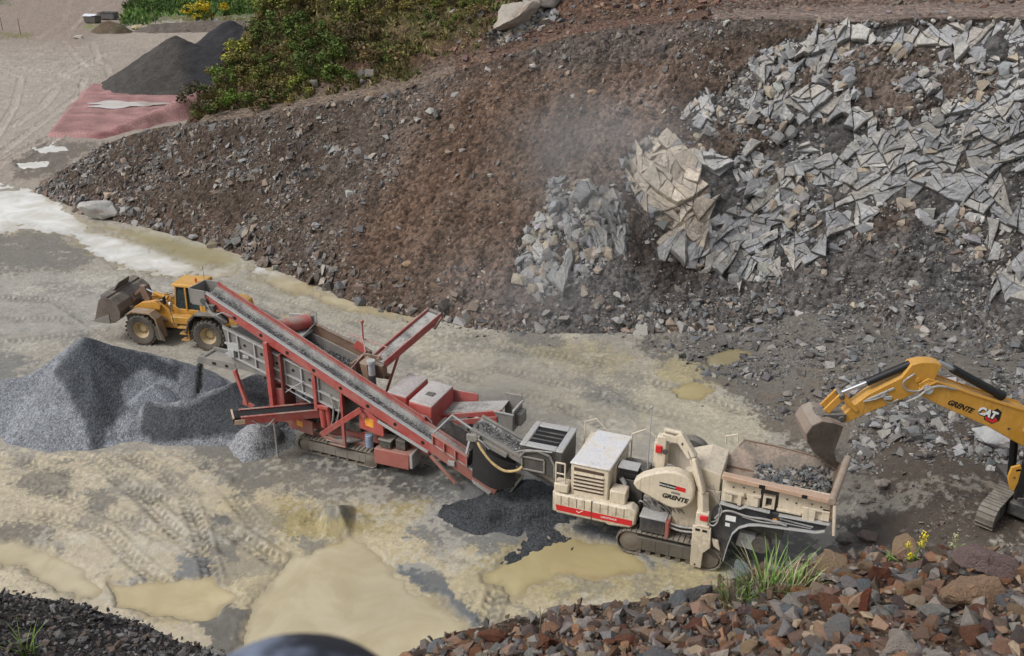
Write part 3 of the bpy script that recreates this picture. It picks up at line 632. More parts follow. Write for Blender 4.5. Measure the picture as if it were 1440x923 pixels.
    rc *= (1+.55*ii[:, :1]+.14*n2[:, None]+.22*n3[:, None]); tint = ii[:, 1:2]
    rc = rc*(1+tint*np.array([.10, .02, -.10]))
    tm = pmask(wx, wy, TAN_ROCK, 10)[:, None]; rc = rc*(1-tm*.85)+sn((146, 130, 112))*tm*.85*(1+.3*ii[:, :1]+.12*n3[:, None])
    tp = np.clip((fbm(P, .45, 3, 121)-.22)*5, 0, 1)[:, None]; rc = rc*(1-.3*tp)+sn((110, 98, 86))*tp*.3
    dirt = np.clip(.8*pits+np.clip((n2-.22)*3, 0, .5), 0, .9)[:, None]
    rc = rc*(1-dirt)+sn((72, 66, 62))*dirt
    col = col*(1-rock[:, None])+rc*rock[:, None]
    # bench road and hill
    rd = sstep(3.0, 3.12, rr)*sstep(4.12, 3.95, rr)
    rcol = np.where((px > 1000)[:, None], sn((128, 114, 106)), np.where((px > 640)[:, None], sn((104, 82, 70)), sn((118, 104, 92))))*(1+.15*n2+.1*n3)[:, None]
    lane = np.exp(-((rr-3.45+.08*n1)/.1)**2)*sstep(950, 1100, px); rcol *= (1+.22*lane)[:, None]
    m = np.clip(rd*.95, 0, 1)[:, None]; col = col*(1-m)+rcol*m
    hm = sstep(4.0, 4.15, rr)[:, None]
    green = np.clip(1.15*sstep(760, 620, px+60*n1)*sstep(3.98, 4.35, rr+.3*n1)+.2*n1, 0, 1)[:, None]
    hc = sn((98, 76, 64))*(1+.3*n2+.2*n3)[:, None]; hc = hc*(1-.8*green)+sn((82, 78, 46))*(1+.4*n2)[:, None]*.8*green
    hc = np.where((px > 1000)[:, None], sn((112, 96, 86))*(1+.25*n2)[:, None], hc)
    keep = hm*(1-rock[:, None]); col = col*(1-keep)+hc*keep
    col = np.clip(col, .008, .85)
    W = P2.reshape(nr, nc, 3); C3 = col.reshape(nr, nc, 3)
    r1 = int(np.searchsorted(rid, 3.0)); r2 = int(np.searchsorted(rid, 4.0))
    def part(name, a, b, mat):
        V = W[a:b+1].reshape(-1, 3); c = C3[a:b+1].reshape(-1, 3)
        return tag(mesh_np(name, V, [grid_faces(b-a+1, nc)], mat, c, np.zeros(len(V))), kind='structure')
    part('quarry_slope', 0, r1, M_SLOPE); part('bench_road', r1, r2, M_SLOPE); part('hillside', r2, nr-1, M_SLOPE)
    Nf = Nn
    tanm = pmask(wx, wy, TAN_ROCK, 22)
    return dict(shape=(nr, nc), base=P+Nn*(slopeM*(.55*big+.32*mid))[:, None], tan=tanm, wx=wx, wy=wy, P=P2, N=Nf, px=px, py=py, rr=rr, rock=rock, n1=n1, n2=n2, green=green[:, 0])
SL = build_slope()
def on_slope(n, weight):
    wgt = weight*np.maximum(0, SL['N'][:, 2])**0; wgt = np.clip(wgt, 0, None); p = wgt/wgt.sum()
    return rng.choice(len(p), n, p=p)
def rough_block(i):
    V, Fc = hull_stone(random.choice((9, 10, 12, 14)), (1, random.uniform(.6, .9), random.uniform(.5, .8))); bm = bmesh.new(); vs_ = [bm.verts.new(v) for v in V]
    for f in Fc: bm.faces.new([vs_[q] for q in f])
    bmesh.ops.subdivide_edges(bm, edges=[e for e in bm.edges if e.calc_length() > .28], cuts=1, use_grid_fill=True); bmesh.ops.triangulate(bm, faces=bm.faces[:])
    bmesh.ops.subdivide_edges(bm, edges=[e for e in bm.edges if e.calc_length() > .26], cuts=1, use_grid_fill=True); bmesh.ops.triangulate(bm, faces=bm.faces[:])
    bm.normal_update(); Q = np.array([v.co[:] for v in bm.verts]); nn = np.array([v.normal[:] for v in bm.verts]); d = .026*fbm(Q, 3.1, 3, 600+i)+.006*rng.normal(0, 1, len(Q)); Q = Q+nn*d[:, None]
    bm.verts.index_update(); Fc = np.array([[v.index for v in f.verts] for f in bm.faces]); bm.free(); return Q, Fc
BLOCKS = [rough_block(i) for i in range(22)]
PAL_GREY = [(122, 120, 118), (104, 102, 102), (142, 140, 138), (92, 88, 86), (116, 108, 102), (158, 154, 148), (114, 116, 118)]
PAL_BROWN = [(112, 98, 88), (126, 110, 98), (98, 86, 78), (142, 128, 114), (120, 114, 108), (90, 82, 76), (138, 132, 126)]
PAL_TAN = [(166, 150, 130), (150, 134, 116), (176, 166, 152)]
def slope_stones():
    px, py, rr = SL['px'], SL['py'], SL['rr']; wx, wy = px+25*SL['n1'], py+20*SL['n1']
    vis = (px > 40) & (px < 1840) & (py > -20) & (rr > .98)
    sl_ = vis & (rr < 3.02)
    ck = np.gradient(np.zeros(1)) if False else None
    clump = np.clip(.4+1.9*SL['n2']+1.0*SL['n1'], .05, 2)
    dk = sl_*(1-SL['rock'])*clump
    # area weight: columns nearer the toe have equal spacing, good enough
    low = sstep(1.9, 1.05, rr)
    wL = dk*((px < 560)*1.0+(px >= 560)*(px < 900)*(.5+.7*low)+(px >= 900)*(.7+1.9*low))
    soil = pmask(SL['wx'], SL['wy'], ZONES[2][0], 70); wL = wL*(1-.78*soil)*np.where((px < 560) & (py > 200), 1.5, 1); j = on_slope(34000, wL); n = len(j)
    size = np.clip(.11*rng.pareto(2.5, n)+.10, .10, .72)*np.where(SL['px'][j] < 640, 1.15, 1.0)*(1+.8*sstep(1.5, 1.02, rr[j]))
    cg = pick(PAL_GREY, n); cb = pick(PAL_BROWN, n); ct = pick(PAL_TAN, n)
    u = rng.random(n); warm = np.where(px[j] < 900, .62, .25); warm = np.where((px[j] < 560) & (py[j] < 330), .55, warm)
    c = np.where((u < warm)[:, None], cb, cg); c = np.where((rng.random(n) < .04)[:, None], ct, c)
    c = c*rng.uniform(.8, 1.25, (n, 1))
    tag(scatter('scree', SL['P'][j], size, c, M_STONE, SL['N'][j], .5), 'loose angular stones scattered down the brown and grey quarry slope', 'scree', kind='stuff')
    w2 = vis*(rr >= 3.0)*(rr < 5.2)*np.where(px < 640, .12, np.where(px < 1050, 1.0, .25))*(1-SL['rock'])*np.where((rr > 3.2) & (rr < 3.9), .25, 1)
    j = on_slope(4200, w2); n = len(j); size = np.clip(.12*rng.pareto(2.4, n)+.1, .1, .8)
    c = np.where((rng.random(n) < .7)[:, None], pick([(128, 98, 82), (112, 84, 72), (146, 120, 100), (104, 82, 76)], n), pick(PAL_GREY, n))
    tag(scatter('bench_rubble', SL['P'][j], size, c*.95, M_STONE, SL['N'][j], .6), 'reddish broken stone strewn over the upper bench and hillside', 'rubble', kind='stuff')
slope_stones()
def rock_blocks():
    """the blasted face: angular blocks bedded along the same dipping joints"""
    m, nt, b = new_mat('rock_block'); co = objco(nt); at = nd(nt, 'ShaderNodeAttribute', attribute_name='Col').outputs['Color']
    n1 = noise(nt, co, .9, 6, .65, .4); n2 = noise(nt, co, 5, 6, .7); n0 = noise(nt, co, .35, 4, .6); k = mth(nt, 'ADD', mth(nt, 'ADD', mth(nt, 'ADD', -.30, mth(nt, 'MULTIPLY', n1, 1.0)), mth(nt, 'MULTIPLY', n2, 1.0)), mth(nt, 'MULTIPLY', n0, .56)); kk = nd(nt, 'ShaderNodeCombineColor')
    for i in range(3): lk(nt, k, kk.inputs[i])
    c = mixc(nt, 1., at, kk.outputs[0], 'MULTIPLY'); n3 = noise(nt, co, .45, 4, .6); c = mixc(nt, ramp(nt, n3, .56, .74, 0, .3), c, srgb(150, 134, 116)); lk(nt, c, b.inputs['Base Color']); b.inputs['Roughness'].default_value = .75
    wv = nd(nt, 'ShaderNodeTexWave', wave_type='BANDS', bands_direction='DIAGONAL'); wv.inputs['Scale'].default_value = 1.1; wv.inputs['Distortion'].default_value = 7; wv.inputs['Detail'].default_value = 4; lk(nt, co, wv.inputs['Vector'])
    bump(nt, b, mth(nt, 'ADD', mth(nt, 'MULTIPLY', n1, .8), mth(nt, 'ADD', mth(nt, 'MULTIPLY', n2, .8), mth(nt, 'MULTIPLY', wv.outputs[0], .25))), .16)
    rk = SL['rock']; px, py = SL['px'], SL['py']; nr, nc = SL['shape']; GP = SL['base'].reshape(nr, nc, 3); GN = SL['N'].reshape(nr, nc, 3)
    mid_c = int(np.argmin(np.abs(px.reshape(nr, nc)[nr//3]-1150))); rowd = np.concatenate([[0], np.cumsum(np.linalg.norm(np.diff(GP[:, mid_c], axis=0), axis=1))]); cold = np.concatenate([[0], np.cumsum(np.linalg.norm(np.diff(GP[150], axis=0), axis=1))])
    RK = rk.reshape(nr, nc); TN = SL['tan'].reshape(nr, nc); rd = random.Random(77)
    def look(x, y):
        c = np.interp(x, cold, np.arange(nc)); r = np.interp(y, rowd, np.arange(nr)); c0, r0 = min(int(c), nc-2), min(int(r), nr-2); fc_, fr_ = c-c0, r-r0
        q = (GP[r0, c0]*(1-fc_)+GP[r0, c0+1]*fc_)*(1-fr_)+(GP[r0+1, c0]*(1-fc_)+GP[r0+1, c0+1]*fc_)*fr_; return q, GN[r0, c0], RK[r0, c0], TN[r0, c0]
    def area(P): return abs(sum(P[i][0]*P[(i+1) % len(P)][1]-P[(i+1) % len(P)][0]*P[i][1] for i in range(len(P))))/2
    def cen(P): return sum(q[0] for q in P)/len(P), sum(q[1] for q in P)/len(P)
    def cut(P, c, ang):
        nx, ny = -math.sin(ang), math.cos(ang); A, Bq = [], []
        for i in range(len(P)):
            p0, p1 = P[i], P[(i+1) % len(P)]; d0 = (p0[0]-c[0])*nx+(p0[1]-c[1])*ny; d1 = (p1[0]-c[0])*nx+(p1[1]-c[1])*ny
            (A if d0 >= 0 else Bq).append(p0)
            if d0*d1 < 0: t = d0/(d0-d1); x_ = (p0[0]+(p1[0]-p0[0])*t, p0[1]+(p1[1]-p0[1])*t); A.append(x_); Bq.append(x_)
        return A, Bq
    x0 = cold[int(np.argmin(np.abs(px.reshape(nr, nc)[150]-690)))]; x1 = cold[-1]; y0, y1 = rowd[np.searchsorted(rowd, 0)+10], rowd[302]
    cx_, cy_ = (x0+x1)/2, (y0+y1)/2; stack = [([(x0, y0), (x1, y0), (x1, y1), (x0, y1)], 0., (0., 0.), 0., 0)]; leaves = []
    while stack:
        P, h, tl, tint, dep = stack.pop(); tint = max(-.3, min(.25, tint)); A = area(P)
        if len(P) < 3 or A < .004: continue
        c = cen(P); L = max(math.hypot(a_[0]-b_[0], a_[1]-b_[1]) for a_ in P for b_ in P)
        if dep == 0: coarse = 1.
        coarse = float(fbm(np.array([[c[0]*.13, c[1]*.13]]), 1., 2, 531)[0]); thr = .21*math.exp(1.9*coarse+rd.gauss(0, .85))
        if A < thr and L < 5: leaves.append((P, h, tl, tint)); continue
        slim = A/(L*L)
        if slim < .20:                                   # long sliver: cut it across
            far = max(((a_, b_) for a_ in P for b_ in P), key=lambda ab: math.hypot(ab[0][0]-ab[1][0], ab[0][1]-ab[1][1])); ang = math.atan2(far[1][1]-far[0][1], far[1][0]-far[0][0])+PI/2+rd.gauss(0, .35)
        else:
            sw = .35*float(fbm(np.array([[c[0]*.09+9, c[1]*.09]]), 1., 2, 533)[0])*2; ang = (R(37)+rd.gauss(0, .30) if rd.random() < .55 else R(-56)+rd.gauss(0, .45))+sw
        k = .22*math.sqrt(A); A1, B1 = cut(P, (c[0]+rd.gauss(0, k*.6), c[1]+rd.gauss(0, k*.6)), ang); amp = .055*min(math.sqrt(A), 1.6)*min(1., dep/4)
        for q in (A1, B1):
            if len(q) >= 3: stack.append((q, h+rd.gauss(0, amp), (tl[0]*.75+rd.gauss(0, .075), tl[1]*.75+rd.gauss(0, .09)) if dep > 3 else (0., 0.), tint+rd.gauss(0, .07), dep+1))
    greys = sn([(160, 159, 157), (152, 152, 152), (168, 165, 160), (146, 146, 147), (160, 155, 148), (154, 154, 156)]); tans = sn([(192, 180, 163), (184, 172, 156), (198, 186, 170), (176, 166, 152)])
    def lookv(x, y):
        c = np.clip(np.interp(x, cold, np.arange(nc)), 0, nc-1.001); r = np.clip(np.interp(y, rowd, np.arange(nr)), 0, nr-1.001); c0, r0 = c.astype(int), r.astype(int); f, g = (c-c0)[:, None], (r-r0)[:, None]
        return (GP[r0, c0]*(1-f)+GP[r0, c0+1]*f)*(1-g)+(GP[r0+1, c0]*(1-f)+GP[r0+1, c0+1]*f)*g, GN[r0, c0]
    xs_ = cold[int(np.argmin(np.abs(px.reshape(nr, nc)[150]-884)))]
    XY, LID, CEN, HH, TL, COLR, INS, MR, CNT = [], [], [], [], [], [], [], [], []
    for P, h, tl, tint in leaves:
        c = cen(P); q, N, r_, tn = look(*c)
        if r_ < .28+.3*rd.random() or float(fbm(np.array([[c[0]*.28, c[1]*.4]]), 1., 3, 571)[0]) > (.33 if tn < .3 else .6)+.08*rd.random(): continue
        if c[0] < xs_ and rd.random() < .5: continue
        mr = math.sqrt(area(P)); pts = []
        for i in range(len(P)):
            p0, p1 = P[i], P[(i+1) % len(P)]; k = max(1, int(math.hypot(p1[0]-p0[0], p1[1]-p0[1])/.24)); pts += [(p0[0]+(p1[0]-p0[0])*t/k, p0[1]+(p1[1]-p0[1])*t/k) for t in range(k)]
        col = tans[rd.randrange(4)] if tn > rd.random() else (sn((170, 156, 138)) if rd.random() < .02 else greys[rd.randrange(6)])
        n_ = len(CNT); XY += pts; LID += [n_]*len(pts); CEN.append(c); HH.append(h+rd.gauss(0, .03+.055*mr)); TL.append((tl[0]+rd.gauss(0, .10), tl[1]+rd.gauss(0, .12))); COLR.append(col*1.02*max(.6, 1+tint*.8+rd.gauss(0, .05))); INS.append(.006+.022*rd.random()**2+(.03 if rd.random() < .12 else 0)); MR.append(mr); CNT.append(len(pts))
    XY, LID, CEN, HH, TL, COLR, INS, MR, CNT = map(np.array, (XY, LID, CEN, HH, TL, COLR, INS, MR, CNT)); M_ = len(XY); NL = len(CNT)
    warp = lambda Q: Q+.20*np.stack([fbm(Q, .55, 3, 551), fbm(Q, .55, 3, 553)], 1)+.05*np.stack([fbm(Q, 2.4, 3, 555), fbm(Q, 2.4, 3, 557)], 1)
    D = XY-CEN[LID]; l_ = np.maximum(np.hypot(D[:, 0], D[:, 1]), 1e-5); rings = []
    def ring(s, dh, jit):
        Q = CEN[LID]+D*s[:, None]; h = HH[LID]+(TL[LID]*D*s[:, None]).sum(1)
        W = warp(Q); b3, N3 = lookv(W[:, 0], W[:, 1]); hn = .20*fbm(W, .5, 3, 561)+.035*fbm(W*np.array([1., 1.6]), 1.4, 3, 563)
        h = np.clip(h+hn, -.25, .6)+dh+jit*rng.normal(0, 1, M_); return b3+N3*h[:, None]
    s1 = np.clip(1-INS[LID]/l_, .2, 1); s2 = np.clip(1-(INS[LID]+.045*MR[LID]+.012)/l_, .12, 1)
    R0 = ring(s1, -.6, 0); R1 = ring(s1, -.035*MR[LID]-.012, .006); R2 = ring(s2, 0, .010+.012*MR[LID]); R3 = ring(s2*.5, 0, .016*MR[LID])
    Wc = warp(CEN); bc, Nc = lookv(Wc[:, 0], Wc[:, 1]); hc = np.clip(HH+.20*fbm(Wc, .5, 3, 561)+.035*fbm(Wc*np.array([1., 1.6]), 1.4, 3, 563), -.25, .6)+.02*MR*rng.normal(0, 1, NL); RC = bc+Nc*hc[:, None]
    V = np.concatenate([R0, R1, R2, R3, RC]); st = np.concatenate([[0], np.cumsum(CNT)[:-1]]); i0 = np.arange(M_); i1 = np.where(i0-st[LID] == CNT[LID]-1, st[LID], i0+1)
    Fq = np.concatenate([np.stack([i0+k*M_, i1+k*M_, i1+(k+1)*M_, i0+(k+1)*M_], 1) for k in range(3)]); Ft = np.stack([i0+3*M_, i1+3*M_, 4*M_+LID], 1)
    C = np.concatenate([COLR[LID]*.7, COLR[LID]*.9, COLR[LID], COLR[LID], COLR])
    tag(mesh_np('rock_face', np.array(V), [np.array(Fq), np.array(Ft)], m, np.clip(np.array(C), .01, .85), smooth=False), kind='structure')
    w_ = (rk > .12)*(rk < .9)*np.clip(.4+1.6*SL['n2'], .02, 2)*(px < 1840)*(SL['rr'] > 1)+.25*(rk > .3)*(SL['rr'] > 1)*np.clip(SL['n1']*3, 0, 1); w_ = w_+1.6*(rk > .2)*(px < 884)*(SL['rr'] > 1)*(px > 700); j = on_slope(5200, w_); n = len(j); size = np.clip(.16*rng.pareto(1.7, n)+.14, .14, 1.1)
    o = scatter('rock_face_debris', SL['P'][j], size, pick([(158, 157, 156), (142, 142, 144), (172, 168, 162), (130, 128, 126), (160, 148, 132)], n), M_STONE, SL['N'][j], .5, variants=BLOCKS); tag(o, 'broken blocks lodged on the ledges of the grey rock face', 'broken rock', kind='stuff')
def rand_rot_small(n, s):
    a, b, c = rng.normal(0, s, (3, n)); z = np.zeros(n); o = np.ones(n)
    A = np.stack([np.stack([np.cos(a), -np.sin(a), z], 1), np.stack([np.sin(a), np.cos(a), z], 1), np.stack([z, z, o], 1)], 1); Bm = np.stack([np.stack([o, z, z], 1), np.stack([z, np.cos(b), -np.sin(b)], 1), np.stack([z, np.sin(b), np.cos(b)], 1)], 1); Cm = np.stack([np.stack([np.cos(c), z, np.sin(c)], 1), np.stack([z, o, z], 1), np.stack([-np.sin(c), z, np.cos(c)], 1)], 1)
    return A @ Bm @ Cm
rock_blocks()
def floor_z(X, Y):
    px, py = project(X, Y, np.zeros(len(X))); z, pud, _, _ = floor_height(X, Y, px, py); return z-.16*pud, pud
def floor_stones():
    q = []
    def reg(poly, n, lo, sc, mx, pal):
        poly = np.array(poly, float); a, b = poly.min(0), poly.max(0); u = rng.uniform(a, b, (n*4, 2)); m = pmask(u[:, 0], u[:, 1], poly, 8); u = u[rng.random(len(u)) < m][:n]
        X, Y = gnd(u[:, 0], u[:, 1]); z, pud = floor_z(X, Y); k = rng.random(len(X)) > pud*.93; cl = fbm(np.stack([X, Y], 1), .5, 3, 201); k &= rng.random(len(X)) < np.clip(.6+1.4*cl, .12, 1)
        X, Y, z = X[k], Y[k], z[k]; s = np.clip(sc*rng.pareto(2.5, len(X))+lo, lo, mx); q.append((np.stack([X, Y, z], 1), s, pick(pal, len(X))))
    reg([(820, 455), (1560, 440), (1560, 640), (1440, 660), (1250, 620), (1150, 600), (1080, 590), (1030, 545), (940, 500)], 26000, .08, .12, .75, PAL_GREY)
    reg([(1180, 560), (1500, 560), (1500, 700), (1200, 680)], 7000, .09, .16, .85, PAL_GREY+[(168, 166, 164), (150, 150, 152)])
    reg([(1200, 640), (1520, 650), (1520, 820), (1180, 800)], 3500, .05, .07, .4, PAL_BROWN)
    reg([(60, 268), (130, 305), (300, 350), (480, 415), (640, 455), (820, 478), (800, 490), (620, 468), (460, 425), (300, 362), (110, 315)], 1500, .08, .1, .6, PAL_GREY+PAL_BROWN)
    reg([(560, 640), (740, 660), (1000, 800), (1190, 800), (1190, 700), (1060, 800), (800, 760)], 500, .03, .03, .15, PAL_GREY)
    reg([(-60, 400), (1000, 500), (1000, 860), (-60, 860)], 700, .025, .03, .16, PAL_GREY)
    P = np.concatenate([a for a, _, _ in q]); s = np.concatenate([a for _, a, _ in q]); c = np.concatenate([a for _, _, a in q])
    tag(scatter('floor_rubble', P, s, c*.95, M_STONE, None, .5), 'grey broken stone lying over the quarry floor below the rock wall', 'rubble', kind='stuff')
floor_stones()
# ================================================================== GRAVEL HEAPS
M_GRAVEL = ground_mat('gravel', stone=16, amp=.03, speck=.75, fine=28, spec=.2)
def heap(name, label, cones, colf, res=.12, slope=.68, group=None, base=0., k=.25, rough=1.0, smooth_r=.5):
    """cones: (x, y, height) summits; ridges: (x0,y0,h0,x1,y1,h1)"""
    C = [c if len(c) == 6 else (*c, *c) for c in cones]; ex = [max(c[2], c[5])/slope+.8 for c in C]
    x0 = min(min(c[0], c[3])-e for c, e in zip(C, ex)); x1 = max(max(c[0], c[3])+e for c, e in zip(C, ex)); y0 = min(min(c[1], c[4])-e for c, e in zip(C, ex)); y1 = max(max(c[1], c[4])+e for c, e in zip(C, ex))
    ox, oy = C[0][0], C[0][1]
    xs, ys = np.arange(x0, x1, res), np.arange(y0, y1, res); XX, YY = np.meshgrid(xs, ys); X, Y = XX.ravel(), YY.ravel(); P = np.stack([X, Y], 1)
    wv = .30*rough*np.stack([fbm(P, .45, 3, 301), fbm(P, .45, 3, 303)], 1); h = np.full(len(X), -9.)
    for c in C:
        a, b = np.array(c[:2]), np.array(c[3:5]); e = b-a; L2 = max(e@e, 1e-9)
        t = np.clip(((X+wv[:, 0]-a[0])*e[0]+(Y+wv[:, 1]-a[1])*e[1])/L2, 0, 1); d = np.hypot(X+wv[:, 0]-a[0]-t*e[0], Y+wv[:, 1]-a[1]-t*e[1])
        hh = c[2]+(c[5]-c[2])*t-slope*(np.sqrt(d*d+smooth_r**2)-smooth_r)
        mx = np.maximum(h, hh); h = mx+np.clip(k-np.abs(h-hh), 0, k)**2/(4*k)*(h > -5)
    # spread skirt at the foot
    h = np.where(h < .35, .35*np.exp((h-.35)/.35*.9)-.12, h)
    z = h+rough*(.10*fbm(P, .8, 3, 305)+.03*fbm(P, 4, 3, 307)); h = np.where(z > -.1, z, -.1)
    V = np.stack([X-ox, Y-oy, h], 1); fc = grid_faces(len(ys), len(xs)); fc = fc[(h[fc] > -.07).any(1)]
    col = colf(X, Y, h, P)*(1+.12*rng.normal(0, 1, len(X)))[:, None]*(1+.25*fbm(P, 1.2, 4, 309))[:, None]
    us = np.unique(fc); mp = np.full(len(X), -1); mp[us] = np.arange(len(us))
    o = mesh_np(name, V[us], [mp[fc]], M_GRAVEL, np.clip(col[us], .008, .85), np.zeros(len(us))); o.location = (ox, oy, base)
    return tag(o, label, 'gravel heap', group)
def pxcol(light, dark, polys, soft=5):
    def f(X, Y, h, P):
        x, y = project(X, Y, h); x = x+5*fbm(P, 1.1, 3, 321); y = y+5*fbm(P, 1.1, 3, 323); m = np.zeros(len(X))
        for q in polys: m = np.maximum(m, pmask(x, y, q, soft))
        m = m[:, None]; return sn(light)*(1-m)+sn(dark)*m
    return f
def two(c1, c2, f): return lambda X, Y, h, P: sn(c1)*(1-f(X, Y, h, P))[:, None]+sn(c2)*f(X, Y, h, P)[:, None]
heap('gravel_heap', 'large grey gravel heap with a dark stripe of damp and painted shade down its peak', [(-19.9, 40.7, 3.45), (-19.9, 40.7, 3.4, -18.9, 38.6, 1.9), (-19.9, 40.7, 3.3, -16.4, 41.4, 2.0), (-19.9, 40.7, 3.2, -22.4, 39.8, 1.9), (-22.4, 39.8, 1.9, -24.6, 39.2, 1.7), (-17.4, 38.2, 1.15, -16.6, 39.6, 1.5)],
     pxcol((128, 131, 136), (74, 77, 81), [[(78, 520), (100, 488), (120, 476), (170, 488), (205, 498), (255, 512), (250, 535), (200, 520), (172, 540), (178, 575), (150, 605), (140, 645), (128, 645), (118, 590), (98, 560)]]), slope=.76, res=.09, k=.06, smooth_r=.10, rough=.55)  # dark tone paints both damp gravel and the faces turned from the light
heap('gravel_heap', 'dark fine gravel heap under the falling stream beside the red screener', [(-14.9, 38.4, 1.35), (-14.9, 38.4, 1.35, -12.4, 39.2, 1.95), (-14.9, 38.4, 1.3, -16.6, 38.4, 1.05), (-12.4, 39.2, 1.95, -11.4, 40.4, 1.9), (-16.6, 38.4, 1.05, -16.6, 39.6, 1.2)],
     pxcol((122, 124, 128), (70, 72, 76), [[(205, 565), (262, 575), (330, 540), (380, 560), (370, 600), (300, 614), (215, 622), (196, 605)], [(240, 535), (285, 540), (280, 562), (245, 560)]]), slope=.72, res=.08, k=.06, smooth_r=.10, rough=.55)  # scooped face and pit painted darker for shade as well as damp
heap('gravel_heap', 'small pale grey gravel cone below the low red side conveyor', [(-11.25, 36.95, 1.0)], two((138, 139, 142), (104, 105, 106), lambda X, Y, h, P: sstep(-11.4, -10.6, X+.2*fbm(P, .8, 2, 3))), slope=.7, res=.07, k=.06, smooth_r=.1)
def fan_col(X, Y, h, P): return np.tile(sn((66, 68, 71)), (len(X), 1))
heap('grit_spill', 'dark wet grit spill fanned out below the tail of the long conveyor', [(.6, 32.2, .62), (.6, 32.2, .6, -1.1, 30.6, .35), (.2, 32.0, .5, -2.1, 31.4, .25), (.9, 31.6, .5, .2, 30.4, .3)], fan_col, slope=.42, res=.07, smooth_r=.35)
heap('gravel_heap', 'dark grey twin peaked stockpile in the far yard behind the red heap', [(-43.2, 128, 6.2), (-38.5, 137, 7.0), (-38.5, 137, 6.6, -33, 134, 5.2), (-43.2, 128, 6.1, -49, 124.5, 1.6), (-43.2, 128, 5.6, -37, 126, 4.4)], two((72, 69, 66), (52, 52, 55), lambda X, Y, h, P: sstep(-43.4, -40.5, X+.25*(Y-128))), slope=.62, res=.3, rough=1.6)
def red_sand():
    poly = [(69, 191), (100, 150), (132, 119), (180, 122), (225, 126), (262, 112), (297, 100), (320, 110), (320, 150), (264, 166), (230, 172), (194, 181), (165, 190), (139, 196)]
    xs, ys = np.arange(-62, -24, .22), np.arange(94, 134, .22); XX, YY = np.meshgrid(xs, ys); X, Y = XX.ravel(), YY.ravel(); P = np.stack([X, Y], 1)
    px, py = project(X, Y, np.zeros(len(X))); wx, wy = px+4*fbm(P, .35, 3, 331), py+2.5*fbm(P, .35, 3, 333); m = pmask(wx, wy, poly, 4)
    a, b = np.array([-40.5, 99.5]), np.array([-32.5, 107.5]); e = b-a; t = np.clip(((X-a[0])*e[0]+(Y-a[1])*e[1])/(e@e), 0, 1); d = np.hypot(X-a[0]-t*e[0], Y-a[1]-t*e[1]); rid = np.maximum(0, .5+3.2*t-.42*d)
    fur = np.sin((X*.9+Y*.35)*2.1+3*fbm(P, .25, 2, 335)); h = -.08+.42*m+rid*m+m*(.05*fbm(P, .8, 3, 337)+.03*fur)
    fc = grid_faces(len(ys), len(xs)); fc = fc[(m[fc] > .02).any(1)]; us = np.unique(fc); mp = np.full(len(X), -1); mp[us] = np.arange(len(us))
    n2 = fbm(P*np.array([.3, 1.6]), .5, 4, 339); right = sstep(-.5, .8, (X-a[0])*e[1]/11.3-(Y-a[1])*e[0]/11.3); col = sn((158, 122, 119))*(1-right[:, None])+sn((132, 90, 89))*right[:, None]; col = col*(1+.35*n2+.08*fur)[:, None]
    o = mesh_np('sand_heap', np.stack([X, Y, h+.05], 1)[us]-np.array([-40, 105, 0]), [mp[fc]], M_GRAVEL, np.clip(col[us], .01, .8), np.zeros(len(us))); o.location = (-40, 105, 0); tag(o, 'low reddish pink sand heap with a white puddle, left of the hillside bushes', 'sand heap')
red_sand()
heap('soil_heap', 'small brown soil heap in front of the two far bins', [(-74, 183, 1.9), (-74, 183, 1.9, -71.5, 182, 1.5)], two((96, 84, 70), (84, 76, 60), lambda X, Y, h, P: sstep(-74, -71, X)), slope=.75, res=.4, rough=1.5)
heap('soil_heap', 'long low dark spoil bank in front of the far green field', [(-66, 184, 1.3, -56, 186, 1.7), (-56, 186, 1.7, -44, 186, 1.5)], two((92, 86, 80), (108, 98, 90), lambda X, Y, h, P: np.clip(.5+fbm(P, .2, 3, 4), 0, 1)), slope=.45, res=.4, rough=2)
# puddle standing on the pink sand, its white sky reflection painted as colour
def small_puddle():
    m = bpy.data.materials['muddy_water']; c = np.array(gnd(174, 147, .45)); n = 40
    a = np.linspace(0, 2*PI, n, endpoint=False); r = 1+.25*np.sin(3*a+1)+.18*np.sin(7*a); V = np.stack([c[0]+4.2*r*np.cos(a), c[1]+2.0*r*np.sin(a), np.full(n, .47)], 1)
    V = np.concatenate([[[c[0], c[1], .47]], V]); f = np.array([[0, 1+i, 1+(i+1) % n] for i in range(n)])
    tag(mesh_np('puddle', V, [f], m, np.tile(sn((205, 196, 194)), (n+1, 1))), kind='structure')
small_puddle()
# ================================================================== FOREGROUND BANK
M_BANK = ground_mat('bank_soil', stone=26, amp=.03, speck=.9, fine=60, spec=.2)
M_ROCKOBJ = rock_mat('boulder_rock', True, .03, 1.4); M_FGROCK = rock_mat('rusty_rock', True, .045, 4.0)
#     px   near(py,D)    crest(py,D)
BK = [(-260, (1050, 8.8), (836, 13.0)), (0, (1050, 8.8), (840, 13.0)), (60, (1050, 8.8), (847, 13.0)), (150, (1050, 8.8), (869, 12.8)), (200, (1050, 8.6), (887, 12.4)), (300, (1060, 8.2), (930, 11.5)), (420, (1080, 6.5), (985, 9)), (560, (1060, 5.4), (948, 7.2)),
      (640, (1040, 5.0), (909, 7.0)), (720, (1020, 4.9), (889, 6.9)), (800, (1010, 4.8), (877, 6.8)), (900, (1000, 4.8), (869, 6.7)), (1000, (1000, 4.8), (850, 6.7)), (1040, (1000, 4.8), (822, 6.9)), (1150, (1000, 4.8), (797, 7.0)), (1230, (1000, 4.8), (788, 7.0)),
      (1330, (1000, 4.8), (786, 7.0)), (1440, (1000, 4.8), (798, 7.0)), (1600, (1000, 4.8), (805, 7.0)), (1900, (1000, 4.8), (810, 7.0))]
